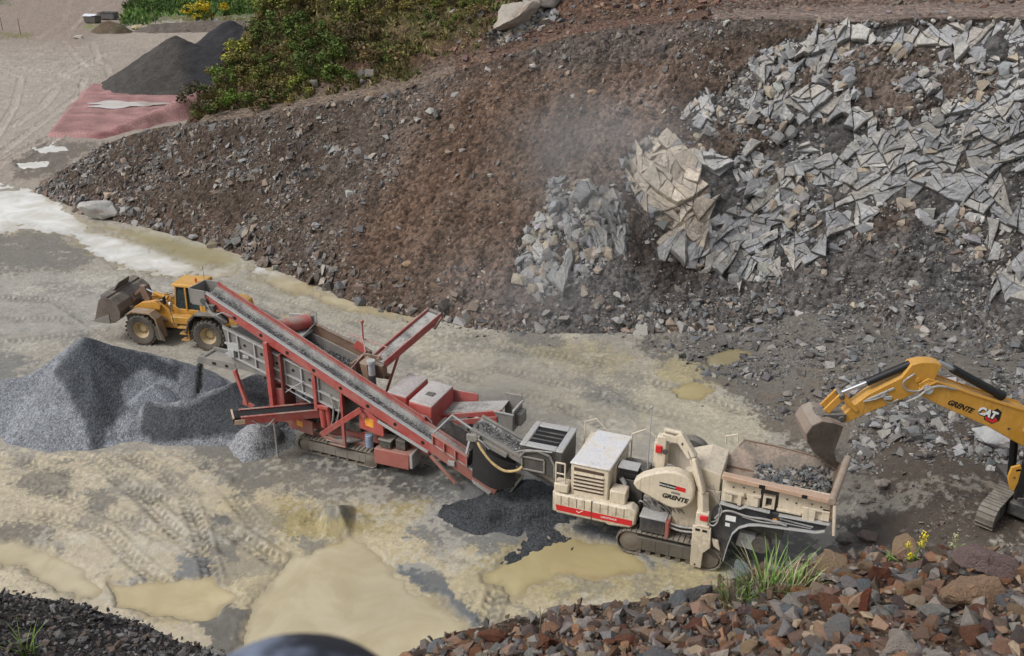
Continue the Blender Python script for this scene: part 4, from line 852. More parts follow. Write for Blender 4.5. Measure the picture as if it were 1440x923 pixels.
def build_bank():
    tx = np.array([b[0] for b in BK], float); pts = []
    for x, n_, c_ in BK:
        near, crest = atD(x, *n_), atD(x, *c_); u = np.array([crest[0], crest[1], 0]); u /= np.linalg.norm(u)
        home = u*.6+np.array([0, 0, 20.4]); mid = u*2.6+np.array([0, 0, 18.9 if x > 560 else 18.4])
        lip = crest+u*.5+np.array([0, 0, -.25]); foot = crest+u*(crest[2]*.72)+np.array([0, 0, -crest[2]-.3])
        if foot[1] > 25.0: foot[:2] *= 25.0/foot[1]
        pts.append([home, mid, near, crest, lip, foot])
    pts = np.array(pts); cx = np.concatenate([np.arange(-260, 300, 5), np.arange(300, 1560, 3), np.arange(1560, 1900, 10)])
    ctl = np.stack([np.stack([np.interp(cx, tx, pts[:, k, a]) for a in range(3)], 1) for k in range(6)], 0)
    rows = []; rr = []
    for k, n in enumerate([6, 12, 130, 14, 40]):
        for t in np.linspace(0, 1, n, endpoint=False): rows.append(ctl[k]*(1-t)+ctl[k+1]*t); rr.append(k+t)
    rows.append(ctl[5]); rr.append(5.); G = np.array(rows); nr, nc = G.shape[:2]; rr = np.repeat(np.array(rr), nc)
    P = G.reshape(-1, 3); px, py = project(P[:, 0], P[:, 1], P[:, 2])
    P = P+np.array([0, 0, 1])*((.09*fbm(P, .9, 3, 401)+.05*fbm(P, 3.5, 3, 403)+.02*fbm(P, 14, 2, 405))*sstep(0, 2, rr)*np.where(px < 450, 1.3, 1))[:, None]
    n2 = fbm(P, 4, 4, 407); left = sstep(520, 420, px)[:, None]
    col = sn((78, 66, 56))*(1+.4*n2)[:, None]*(1-left)+sn((74, 70, 68))*(1+.4*n2)[:, None]*left
    o = mesh_np('bank', P, [grid_faces(nr, nc)[:, ::-1]], M_BANK, np.clip(col, .01, .8), np.zeros(len(P))); tag(o, kind='structure')
    return P, px, py, rr
BP, Bpx, Bpy, Brr = build_bank()
def bank_at(x, y):
    """point of the bank that stands at this bearing and elevation"""
    k = np.where((Brr > 1.5) & (Brr < 4.0))[0]; j = k[np.argmin((Bpx[k]-x)**2+(Bpy[k]-y)**2)]; return BP[j].copy()
M_CHIP = stone_mat('stone_chips', 45, .012)
def bank_stones():
    k = np.where((Brr > 1.8) & (Brr < 4.35) & (Bpx > 540) & (Bpx < 1560) & (Bpy < 990))[0]; j = rng.choice(k, 8200); n = len(j)
    s = np.clip(.030*rng.pareto(1.45, n)+.018, .018, .22)
    PAL = [(126, 98, 80), (112, 88, 76), (146, 118, 98), (104, 92, 86), (136, 128, 122), (118, 114, 112), (168, 146, 122), (154, 144, 134), (96, 80, 68), (150, 112, 84), (92, 86, 82)]
    tag(scatter('bank_gravel', BP[j]+rng.normal(0, .02, (n, 3)), s, pick(PAL, n)*.84, M_CHIP, None, .6), 'small brown and grey chippings between the larger rocks of the near bank', 'gravel', kind='stuff')
    k = np.where((Brr > 2.0) & (Brr < 4.6) & (Bpx > -80) & (Bpx < 460))[0]; j = rng.choice(k, 7000); n = len(j)
    s = np.clip(.05*rng.pareto(2.6, n)+.06, .06, .24)
    tag(scatter('ballast', BP[j]+rng.normal(0, .03, (n, 3)), s, pick([(98, 96, 98), (84, 82, 84), (116, 112, 110), (78, 72, 70), (104, 92, 84), (128, 124, 122), (92, 78, 70)], n), M_STONE, None, .6), 'coarse dark grey crushed stone covering the near bank edge', 'crushed stone', kind='stuff')
bank_stones()
def rock_mesh(name, seed, flat, detail=2, amp=.09, n=14):
    rnd = random.Random(seed); V, Fc = hull_stone(n, flat, rnd)
    bm = bmesh.new(); vs_ = [bm.verts.new(v) for v in V]
    for f in Fc: bm.faces.new([vs_[i] for i in f])
    bmesh.ops.bevel(bm, geom=bm.edges[:], offset=.018, segments=1, affect='EDGES')
    bmesh.ops.triangulate(bm, faces=bm.faces[:])
    for _ in range(detail): bmesh.ops.subdivide_edges(bm, edges=[e for e in bm.edges if e.calc_length() > .09], cuts=1, use_grid_fill=True)
    bmesh.ops.triangulate(bm, faces=bm.faces[:])
    Q = np.array([v.co[:] for v in bm.verts]); nn = np.array([v.normal[:] for v in bm.verts])
    dsp = amp*(fbm(Q, 2.6, 4, seed)+.5*np.abs(fbm(Q, 6, 3, seed+3)))
    for v, q, a, d in zip(bm.verts, Q, nn, dsp): v.co = Vector(q+a*d)
    bmesh.ops.recalc_face_normals(bm, faces=bm.faces[:])
    me = bpy.data.meshes.new(name); bm.to_mesh(me); bm.free(); me.shade_smooth(); me.set_sharp_from_angle(angle=R(28)); return me
ROCKM = [rock_mesh('rock', 900+i, (1, random.uniform(.65, .95), random.uniform(.4, .75)), 2, .07, random.choice((9, 11, 14))) for i in range(14)]
for m_ in ROCKM: m_.materials.append(M_FGROCK)
def place_rock(me, loc, size, rgb, rot, label, cat='rock', group=None, name='rock', sc=(1, 1, 1)):
    o = bpy.data.objects.new(name, me); o.location = loc; o.scale = [size*s for s in sc]; o.rotation_euler = rot; o.color = (*srgb(*rgb), 1)
    return tag(link(o), label, cat, group)
BIG = [  # px, py(centre), width px, colour, label, shape
    (1368, 838, 92, (168, 138, 112), 'biggest orange tan rock of the near heap, with a rough split face', (1, .8, .85)), (1372, 800, 80, (138, 118, 114), 'purplish grey block standing behind the orange tan rock, white patch on top', (1, .6, .9)), (1432, 806, 44, (142, 142, 142), 'grey upright slab at the right end of the near heap', (.7, .5, 1.2)),
    (1256, 908, 66, (180, 168, 158), 'pale whitish grey rock cut by the bottom edge of the view', (1, .8, .7)), (1296, 913, 48, (146, 114, 110), 'smooth purple brown rock beside the whitish grey one', (1, .7, .5)), (1052, 912, 46, (184, 158, 126), 'pale sandy block low on the near heap with sharp corners', (.9, .7, .9)),
    (1122, 862, 52, (126, 134, 140), 'bluish grey tilted slab in the middle of the near heap', (1.1, .5, .5)), (1284, 828, 36, (166, 138, 110), 'tan almond shaped stone below the yellow flowers', (.8, .6, 1)), (1198, 816, 44, (146, 106, 66), 'ochre and rust coloured flat rock right of the grass tuft', (1.1, .6, .5)), (1232, 818, 40, (122, 76, 56), 'dark rust red wedge leaning left of the tan almond stone', (.7, .5, 1)),
    (1216, 860, 46, (136, 78, 56), 'long brick red splinter of rock lying steeply on the heap', (.5, .45, 1.3)), (1340, 828, 30, (188, 158, 112), 'small yellowish tan rock left of the biggest tan rock', (.9, .6, .7)), (696, 894, 52, (128, 82, 62), 'rust brown block at the left end of the near heap', (1, .7, .8)), (768, 897, 50, (134, 88, 64), 'rust brown pointed rock second from the left end of the heap', (1.1, .6, .8)),
    (592, 918, 30, (92, 78, 70), 'dark brown rock alone at the far left of the near heap', (1, .7, .6)), (884, 898, 36, (136, 90, 72), 'reddish brown boulder beside pale chips on the near heap edge', (1, .8, .8)), (838, 880, 26, (116, 94, 84), 'small grey brown rock poking above the heap edge', (1, .7, .8)), (1018, 886, 34, (120, 92, 82), 'dusky mauve rock left of the pale sandy block', (1, .8, .7)),
    (1150, 838, 38, (168, 148, 128), 'small cream stone just below the grass tuft', (1, .7, .7)), (1310, 806, 44, (104, 92, 82), 'dark olive brown rock behind the tan almond stone', (1, .7, .7)), (1284, 800, 30, (142, 152, 152), 'pale greenish grey chip at the foot of the yellow flowers', (.7, .5, 1)), (1392, 880, 40, (110, 90, 88), 'dark mauve rock under the biggest tan rock', (1.2, .7, .5)), (1412, 850, 34, (132, 132, 136), 'grey triangular stone right of the biggest tan rock', (.8, .6, 1)), (1186, 878, 28, (176, 166, 154), 'flat chalky white stone above the brick red splinter', (1.2, .7, .4)),
    (980, 873, 42, (124, 78, 62), 'maroon flat rock on the middle crest of the heap', (1.2, .7, .5)), (930, 870, 36, (142, 98, 74), 'orange brown angular rock on the left crest of the heap', (1, .7, .7)), (1080, 836, 32, (112, 104, 100), 'grey rock hidden under the grass tuft blades', (1, .7, .6)), (1140, 815, 36, (130, 92, 76), 'brown slab against the right side of the grass tuft', (1.2, .7, .5)), (1255, 792, 34, (126, 110, 106), 'greyish mauve slab left of the flower stems', (1.3, .6, .4)), (1420, 895, 44, (108, 98, 94), 'dark grey rock in the bottom right corner', (1, .8, .7))]
def fg_rocks():
    taken = []
    for i, (x, y, wpx, rgb, lab, shp) in enumerate(BIG):
        p = bank_at(x, y+wpx*.18); t = np.linalg.norm(p-np.array([0, 0, CH])); s = wpx/F*t
        me = rock_mesh('rock', 700+i, (1, .9, .8), 3, .13, 10); me.materials.append(M_FGROCK)
        rnd = random.Random(i*7+1); place_rock(me, p+np.array([0, 0, s*shp[2]*.22]), s*1.06, rgb, (rnd.uniform(-.3, .3), rnd.uniform(-.3, .3), rnd.uniform(-.6, .6)), lab, sc=shp); taken.append((x, y, wpx*.5))
    kinds = [('rust', [(140, 94, 70), (156, 108, 78), (126, 86, 68), (164, 118, 82)], 'rust brown fist sized rock lying loose in the near heap', 'rust brown rocks of the near heap'), ('grey', [(140, 138, 136), (122, 122, 124), (160, 158, 152), (128, 134, 138)], 'grey fist sized rock lying loose in the near heap', 'grey rocks of the near heap'),
             ('mauve', [(112, 92, 90), (126, 104, 98), (98, 84, 82)], 'mauve fist sized rock lying loose in the near heap', 'mauve rocks of the near heap'), ('tan', [(186, 158, 126), (172, 146, 118), (194, 174, 150)], 'tan fist sized rock lying loose in the near heap', 'tan rocks of the near heap')]
    k = np.where((Brr > 1.9) & (Brr < 3.95) & (Bpx > 600) & (Bpx < 1445) & (Bpy < 925))[0]; n = 0; tries = 0
    while n < 262 and tries < 6000:
        tries += 1; j = int(rng.choice(k)); x, y = Bpx[j], Bpy[j]; wpx = float(np.clip(17+11*rng.pareto(2.1), 18, 52))
        if x < 850 and y < 880 : continue
        if any((x-a)**2+((y-b)*1.5)**2 < (r*.62+wpx*.27)**2 for a, b, r in taken): continue
        kd = kinds[int(rng.choice(4, p=[.40, .30, .09, .21]))]; p = BP[j]; t = np.linalg.norm(p-np.array([0, 0, CH])); s = wpx/F*t
        rgb = np.array(kd[1][int(rng.integers(len(kd[1])))])*rng.uniform(.85, 1.12)
        place_rock(ROCKM[n % 14], p+np.array([0, 0, s*.12]), s*1.05, np.clip(rgb, 20, 230), (rng.normal(0, .45), rng.normal(0, .45), rng.uniform(0, 6.28)), kd[2], group=kd[3]); taken.append((x, y, wpx*.5)); n += 1
fg_rocks()
# ================================================================== BOULDERS ON THE FLOOR AND SLOPE
def boulder(px, py, wpx, rgb, lab, shp=(1, .9, .8), seed=0, where='floor', rz=0., tilt=.2, cat='boulder', sink=.25):
    if where == 'floor':
        X, Y = gnd(px, py); a = float(apron(np.array([X]), np.array([Y]))[0]); X, Y = gnd(px, py, a); p = np.array([X, Y, a])
    else:
        k = np.where(SL['rr'] > 1)[0]; j = k[np.argmin((SL['px'][k]-px)**2+(SL['py'][k]-py)**2)]; p = SL['P'][j].copy()
    t = np.linalg.norm(p-np.array([0, 0, CH])); s = wpx/F*t
    me = rock_mesh('boulder', 500+seed, (1, .9, .8), 3, .10, 13); me.materials.append(M_ROCKOBJ); rnd = random.Random(seed)
    return place_rock(me, p+np.array([0, 0, s*shp[2]*(.5-sink)]), s*1.05, rgb, (rnd.uniform(-tilt, tilt), rnd.uniform(-tilt, tilt), rz), lab, cat, name='boulder', sc=shp)
boulder(1398, 630, 68, (168, 168, 168), 'big pale grey boulder lying under the yellow excavator boom', (1, .8, .62), 1)
boulder(139, 309, 50, (164, 162, 158), 'grey flat topped boulder at the puddle edge below the slope', (1, .8, .62), 2, sink=.05); boulder(168, 297, 38, (168, 148, 130), 'tan rounded boulder behind the grey one at the slope foot', (1, .85, .8), 3, sink=-.1)
boulder(1240, 683, 22, (140, 132, 124), 'pale rock half sunk in brown dirt left of the excavator crawler', (1, .8, .7), 4); boulder(1392, 690, 26, (138, 130, 118), 'light brown rock touching the excavator crawler track', (1, .8, .7), 5); boulder(1393, 663, 14, (176, 174, 170), 'small white square rock between big boulder and crawler', (1, .9, .8), 6)
boulder(1190, 762, 30, (120, 114, 108), 'grey brown rock in the small pile under the hopper end', (1, .8, .7), 7); boulder(1172, 778, 28, (116, 112, 106), 'darker rock lowest in the small pile under the hopper end', (1, .8, .7), 8); boulder(1222, 758, 30, (108, 96, 92), 'mauve grey rock at the right of the small pile under the hopper', (1, .8, .6), 9); boulder(1228, 776, 26, (140, 140, 142), 'flat light grey slab before the small rock pile', (1.2, .7, .35), 10)
boulder(350, 191, 16, (128, 118, 108), 'upright splinter of rock on the slope below the bushes', (.6, .5, 1.3), 11, 'slope'); boulder(834, 127, 14, (168, 136, 108), 'orange stone high on the brown slope', (1, .8, .8), 12, 'slope'); boulder(572, 375, 16, (162, 136, 108), 'tan stone low on the slope above the screener conveyor', (1, .8, .8), 13, 'slope'); boulder(760, 45, 10, (150, 140, 130), 'pale chip on the upper bench below the rock slab', (1, .8, .8), 14, 'slope')
boulder(192, 42, 16, (176, 168, 130), 'pale yellowish boulder at the edge of the far green field', (1, .8, .7), 15); boulder(112, 55, 14, (190, 182, 172), 'small white boulder alone in the far yard', (1.2, .8, .5), 16)
boulder(722, 40, 84, (160, 152, 142), 'long pale rock slab sticking out of the upper hillside', (1, .5, .62), 31, 'slope', rz=.5, sink=.1); boulder(762, 14, 62, (152, 146, 138), 'smaller pale rock slab at the upper right of the long one', (1, .55, .7), 32, 'slope', rz=.3, sink=.1); boulder(524, 108, 24, (122, 118, 110), 'grey outcrop at the lower edge of the hillside plants, right one', (1, .6, .9), 34, 'slope'); boulder(445, 122, 18, (116, 112, 104), 'grey outcrop at the lower edge of the hillside plants, left one', (1, .7, .9), 35, 'slope')
boulder(780, 300, 30, (148, 150, 154), 'blue grey block jutting from the slope left of the tan rock face', (.8, .7, 1.1), 17, 'slope'); boulder(545, 230, 9, (150, 134, 118), 'pale stone in the middle of the grey scree', (1, .8, .7), 18, 'slope')
boulder(1130, 690, 10, (120, 122, 126), 'blue grey rock inside the crusher hopper rubble', (1, .9, .8), 19) if False else None
for i, (x, y, w_) in enumerate([(270, 345, 12), (520, 142, 12), (585, 170, 12), (445, 320, 12), (650, 215, 10), (690, 250, 9), (868, 455, 15), (1085, 440, 13), (930, 452, 12), (1260, 442, 16), (1190, 520, 14), (1300, 470, 18), (1350, 545, 16), (1108, 556, 14), (1340, 590, 18), (1260, 565, 16), (1400, 500, 18), (1000, 452, 12), (1230, 600, 14), (1300, 640, 16)]):
    o = boulder(x, y, w_*1.25, [(150, 150, 150), (136, 130, 122), (164, 160, 154)][i % 3], 'pale block of stone lying among the rubble below the rock wall', (1, .85, .7), 40+i, 'floor' if y > 480 else 'slope', rz=i)
    o['group'] = 'pale blocks among the rubble'
# ================================================================== VEGETATION
def leaf_mat(name, rough=.6):
    m, nt, b = new_mat(name); oi = nd(nt, 'ShaderNodeObjectInfo'); at = nd(nt, 'ShaderNodeAttribute', attribute_name='Col').outputs['Color']
    lk(nt, mixc(nt, 1., oi.outputs['Color'], at, 'MULTIPLY'), b.inputs['Base Color']); b.inputs['Roughness'].default_value = rough; b.inputs['Specular IOR Level'].default_value = .2
    return m
M_LEAF = leaf_mat('leaves'); M_BARK = plain('bark', srgb(84, 70, 56), .9)
def leaf_cloud(n, seed, blobs, size, flat=.8):
    rg = np.random.default_rng(seed); V, Fc, C = [], [], []
    for i in range(n):
        bx = blobs[rg.integers(len(blobs))]; d = rg.normal(0, 1, 3); d /= np.linalg.norm(d); r = rg.random()**.4
        c = np.array(bx[:3])+d*r*bx[3]*np.array([1, 1, flat]); s = size*rg.uniform(.5, 1.35)
        a = rg.normal(0, 1, 3); a /= np.linalg.norm(a); a[2] *= .6; b_ = np.cross(a, d+rg.normal(0, .5, 3)); b_ /= np.linalg.norm(b_)+1e-6
        k = len(V); V += [c-a*s, c+b_*s*.55, c+a*s, c-b_*s*.55]; Fc.append((k, k+1, k+2, k+3))
        hgt = .55+.75*rg.random(); C += [[hgt*rg.uniform(.85, 1.15), hgt, hgt*rg.uniform(.6, 1.)]]*4
    return np.array(V), np.array(Fc), np.array(C)
def crown_mesh(name, n, seed, blobs, size):
    V, Fc, C = leaf_cloud(n, seed, blobs, size); o = mesh_np(name, V, [Fc], M_LEAF, C, smooth=False); me = o.data; bpy.data.objects.remove(o); return me
def rblobs(seed, n=7, sp=.5, r=.42):
    rd = random.Random(seed); return [(rd.gauss(0, sp), rd.gauss(0, sp), .45+rd.uniform(-.2, .55), r*rd.uniform(.55, 1.15)) for _ in range(n)]
CROWNS = [crown_mesh('crown', 620, 50+i, rblobs(60+i), .085) for i in range(6)]
def stem_mesh():
    b = B()
    for k in range(5):
        a = k*1.3; b.tube([(0, 0, -.15), (.12*math.cos(a), .12*math.sin(a), .25), (.4*math.cos(a), .4*math.sin(a), .62)], .018, 5)
    o = b.build('stem', M_BARK, bevel=0); me = o.data; bpy.data.objects.remove(o); return me
STEM = stem_mesh()
def bush(p, s, rgb, label, group, i, tilt=0.):
    e = empty('bush', p, random.uniform(0, 6), label, 'bush', group); e.scale = (s, s, s*random.uniform(.75, 1.15))
    o = link(bpy.data.objects.new('crown', CROWNS[i % 6]), e); o.color = (*srgb(*rgb), 1); link(bpy.data.objects.new('stem', STEM), e); return e
def hill_bushes():
    px, py, rr = SL['px'], SL['py'], SL['rr']
    H1 = [(284, 166), (306, 132), (346, 90), (382, 30), (402, -30), (700, -30), (690, 10), (640, 50), (560, 95), (500, 112), (400, 142), (330, 158)]
    m = pmask(px, py, H1, 6)*(rr > 3.95)*(rr < 5.9); wgt = m*(.25+1.0*sstep(560, 430, px))*np.clip(.35+1.8*SL['n1'], .05, 2); j = on_slope(620, wgt); taken = []; n = 0
    pal = [((112, 118, 62), 'yellow green leafy bush on the steep hillside'), ((80, 96, 50), 'dark green leafy bush on the steep hillside'), ((122, 112, 70), 'olive brown scrubby bush on the steep hillside'), ((104, 90, 68), 'dull brown half bare bush on the steep hillside'), ((98, 118, 62), 'mid green leafy bush on the steep hillside')]
    for q in j:
        p = SL['P'][q]; s = random.uniform(.6, 1.9) if px[q] < 540 else random.uniform(.4, 1.0)
        if any((p[0]-a[0])**2+(p[1]-a[1])**2+(p[2]-a[2])**2 < (.42*(s+b))**2 for a, b in taken): continue
        c, lab = pal[int(rng.choice(5, p=[.24, .22, .24, .12, .18]))]; taken.append((p, s)); c = np.clip(np.array(c)*rng.uniform(.85, 1.15), 10, 250)
        bush(p-np.array([0, 0, .25*s]), s, c, lab, lab.split(' on ')[0].replace('bush', 'bushes')+' of the hillside', n); n += 1
        if n >= 260: break
    # lone dark bush over the pink sand, and the bright ones at the foot of the slope
    for x, y, s, c, lab in [(284, 160, 1.7, (84, 80, 64), 'large dull grey brown bush at the left foot of the hillside, over the pink sand'), (372, 150, 1.2, (86, 118, 54), 'bright green low bush at the track edge'), (340, 152, 1.5, (92, 120, 52), 'bright green round bush left of the track bend'), (333, 88, 1.7, (160, 158, 74), 'pale yellow flowering bush on the left skyline of the hill')]:
        k = np.where(rr > 3.6)[0]; q = k[np.argmin((px[k]-x)**2+(py[k]-y)**2)]; bush(SL['P'][q]-np.array([0, 0, .2]), s, c, lab, None, 3)
    w_ = pmask(px, py, [(274, 166), (338, 88), (396, -30), (790, -30), (700, 60), (560, 118), (400, 148)], 8)*(rr > 3.95)*(rr < 5.9)*(.2+1.0*sstep(640, 480, px+40*SL['n1']))*np.clip(.18+2.2*SL['n2']+1.6*SL['n1'], .015, 2)
    j = on_slope(34000, w_); P = SL['P'][j]; n = len(j); d = rng.normal(0, 1, (n, 3)); d[:, 2] = np.abs(d[:, 2])*1.3; d /= np.linalg.norm(d, axis=1, keepdims=True); s = rng.uniform(.10, .36, n)[:, None]
    t = np.cross(d, rng.normal(0, 1, (n, 3))); t /= np.linalg.norm(t, axis=1, keepdims=True)
    V = np.stack([P-t*s*.3, P+t*s*.3, P+d*s*1.6+t*s*.1], 1).reshape(-1, 3); c = pick([(116, 118, 68), (98, 108, 62), (132, 120, 80), (144, 132, 92), (90, 94, 58), (120, 100, 74)], n)
    o = mesh_np('undergrowth', V, [np.arange(3*n).reshape(n, 3)], M_LEAF, np.repeat(c, 3, 0), smooth=False); o.color = (1, 1, 1, 1); tag(o, 'low green and straw coloured growth covering the hillside', 'undergrowth', kind='stuff')
hill_bushes()
def far_field():
    n = 26000; u = np.stack([rng.uniform(150, 420, n), rng.uniform(-60, 42, n)], 1); m = pmask(u[:, 0], u[:, 1], [(168, 36), (180, 8), (235, -30), (420, -60), (420, 20), (230, 22), (210, 36)], 3); u = u[rng.random(n) < m]; X, Y = gnd(u[:, 0], u[:, 1]); n = len(X)
    P = np.stack([X, Y, np.full(n, .0)], 1); d = rng.normal(0, .45, (n, 3)); d[:, 2] = 1; s = rng.uniform(.25, .9, n)[:, None]*(.6+.8*np.clip(.5+fbm(P[:, :2], .15, 3, 8), 0, 1))[:, None]; t = rng.normal(0, 1, (n, 3)); t[:, 2] = 0; t /= np.linalg.norm(t, axis=1, keepdims=True)
    V = np.stack([P-t*s*.35, P+t*s*.35, P+d*s*1.3], 1).reshape(-1, 3); c = pick([(84, 116, 54), (70, 100, 46), (100, 124, 60), (64, 88, 44), (110, 126, 72)], n)*(1+.5*fbm(P[:, :2], .1, 3, 28))[:, None]
    o = mesh_np('tall_grass', V, [np.arange(3*n).reshape(n, 3)], M_LEAF, np.clip(np.repeat(c, 3, 0), .01, 1), smooth=False); o.color = (1, 1, 1, 1); tag(o, 'tall green grass filling the far field', 'grass', kind='stuff')
    for i, (x, y, s, c, lab) in enumerate([(277, 29, 3.2, (206, 180, 40), 'bright yellow flowering gorse bush, the left one of the pair'), (299, 28, 3.4, (190, 166, 44), 'yellow flowering gorse bush, the right one of the pair'), (288, 30, 2.6, (64, 88, 44), 'dark green bush between the two yellow gorse bushes')]):
        X, Y = gnd(x, y); bush((X, Y, 0), s, c, lab, None, i)
    for i, (x, y, s, c) in enumerate([(190, 14, 3, (74, 96, 50)), (215, 18, 2.6, (70, 96, 48)), (240, 8, 3.4, (80, 108, 54)), (330, 12, 3.2, (76, 100, 52)), (352, 18, 3, (90, 112, 60)), (262, 14, 2.8, (84, 110, 54)), (310, 4, 3.6, (72, 96, 48)), (373, 22, 2.6, (104, 120, 66))]):
        X, Y = gnd(x, y); bush((X, Y, 0), s, c, 'leafy green bush rising from the far grass field', 'bushes in the far field', i)
far_field()
M_BLADE = leaf_mat('grass_blade', .5)
def grass_tuft(px, py, h, n, label, rgbs, spread=.3, seed=3, name='grass_tuft'):
    p = bank_at(px, py); rd = random.Random(seed); V, Fc, C = [], [], []
    for i in range(n):
        a = rd.uniform(0, 2*PI); r = spread*rd.random()**.7; bx, by = r*math.cos(a), r*math.sin(a)*.7; ln = h*rd.uniform(.45, 1.05); la = a+rd.gauss(0, .6); lean = rd.uniform(.15, .75)+r*.6; w_ = h*.0095*rd.uniform(.7, 1.5); c = np.array(rgbs[rd.randrange(len(rgbs))])
        side = np.array([-math.sin(la), math.cos(la), 0.]); prev = None
        for s in range(6):
            t = s/5; out = lean*ln*(t**1.8); q = np.array([bx+math.cos(la)*out, by+math.sin(la)*out, ln*(t-.38*lean*t*t)]); wd = w_*(1-t**2.2)+.0006; k = len(V); V += [q-side*wd, q+side*wd]; C += [sn(c)*(.55+.6*t)]*2
            if prev is not None: Fc.append((prev, prev+1, k+1, k))
            prev = k
    e = empty(name, p, 0, label, 'grass tuft'); o = mesh_np('blades', np.array(V), [np.array(Fc)], M_BLADE, np.array(C), smooth=True, parent=e); o.color = (1, 1, 1, 1); return e
GR = [(104, 140, 66), (122, 152, 78), (92, 122, 58), (142, 160, 98), (172, 168, 122), (86, 114, 54), (184, 176, 140)]
grass_tuft(1076, 834, .5, 105, 'big tuft of long green grass on the near bank edge', GR, .19, 3); grass_tuft(1036, 846, .32, 70, 'lower grass tuft sprawling left of the big one', GR, .2, 5); grass_tuft(1112, 838, .36, 60, 'short bright green tuft at the right foot of the big one', GR, .16, 7); grass_tuft(33, 921, .5, 26, 'small green sprig of leaves in the dark crushed stone', [(130, 160, 70), (120, 150, 64)], .16, 9)
def flower(px, py, heads, label, rgb, seed, leafc=(110, 136, 66)):
    p = bank_at(px, py); t = np.linalg.norm(p-np.array([0, 0, CH])); k = t/F; rd = random.Random(seed); e = empty('wildflower', p, 0, label, 'flower')
    ms = plain('flower_stem', srgb(104, 128, 60), .7); mf = bpy.data.materials.get('petal_%d' % rgb[0]) or plain('petal_%d' % rgb[0], srgb(*rgb), .6)
    for dx, dy, r in heads:
        top = (dx*k, rd.uniform(-.02, .02), -dy*k*1.25); B().tube([(0, 0, -.03), (top[0]*.4, 0, top[2]*.45), top], .004, 5).build('stem', ms, e, bevel=0)
        b = B()
        for _ in range(46):
            d = Vector((rd.gauss(0, 1), rd.gauss(0, 1), rd.gauss(0, 1))).normalized()*r*k*rd.uniform(.3, 1); c = Vector(top)+Vector((d.x, d.y, d.z*1.25)); u = d.orthogonal().normalized()*.007; w_ = d.cross(u).normalized()*.007
            b.face([b.v(c-u), b.v(c-w_), b.v(c+u), b.v(c+w_)])
        b.build('flower_head', mf, e, bevel=0)
    b = B()
    for _ in range(14):
        a = rd.uniform(0, 6.28); z = rd.uniform(0, .1); d = Vector((math.cos(a), math.sin(a), rd.uniform(-.1, .7)))*rd.uniform(.03, .08); s_ = Vector((-math.sin(a), math.cos(a), 0))*.009; b.face([b.v(Vector((0, 0, z))), b.v(Vector((0, 0, z))+d*.5+s_), b.v(Vector((0, 0, z))+d), b.v(Vector((0, 0, z))+d*.5-s_)])
    b.build('leaf', plain('flower_leaf', srgb(*leafc), .7), e, bevel=0); return e
flower(1284, 790, [(8, -36, 8), (6, -26, 7), (-10, -24, 5), (-5, -12, 5)], 'yellow wildflower with several heads on the near bank', (226, 204, 40), 1)
flower(1345, 782, [(-4, -22, 6), (-8, -12, 4), (2, -8, 3)], 'pale seeding wildflower behind the purplish grey block', (176, 170, 128), 2); flower(1249, 792, [(0, -7, 3)], 'tiny green weed among rocks left of the yellow flower', (112, 140, 66), 4)
for x, y, h, lab in [(758, 884, .28, 'thin dead stalk standing on the heap edge, left of two'), (784, 884, .26, 'thin dead stalk standing on the heap edge, right of two')]:
    p = bank_at(x, y); e = empty('dead_stalk', p, 0, lab, 'stalk'); B().tube([(0, 0, -.03), (.01, 0, h*.5), (0, 0, h)], .004, 5).tube([(.01, 0, h*.6), (.05, .01, h*.85)], .003, 4).tube([(.01, 0, h*.5), (-.04, .01, h*.8)], .003, 4).build('stem', plain('dry_stalk', srgb(150, 136, 116), .8), e, bevel=0)
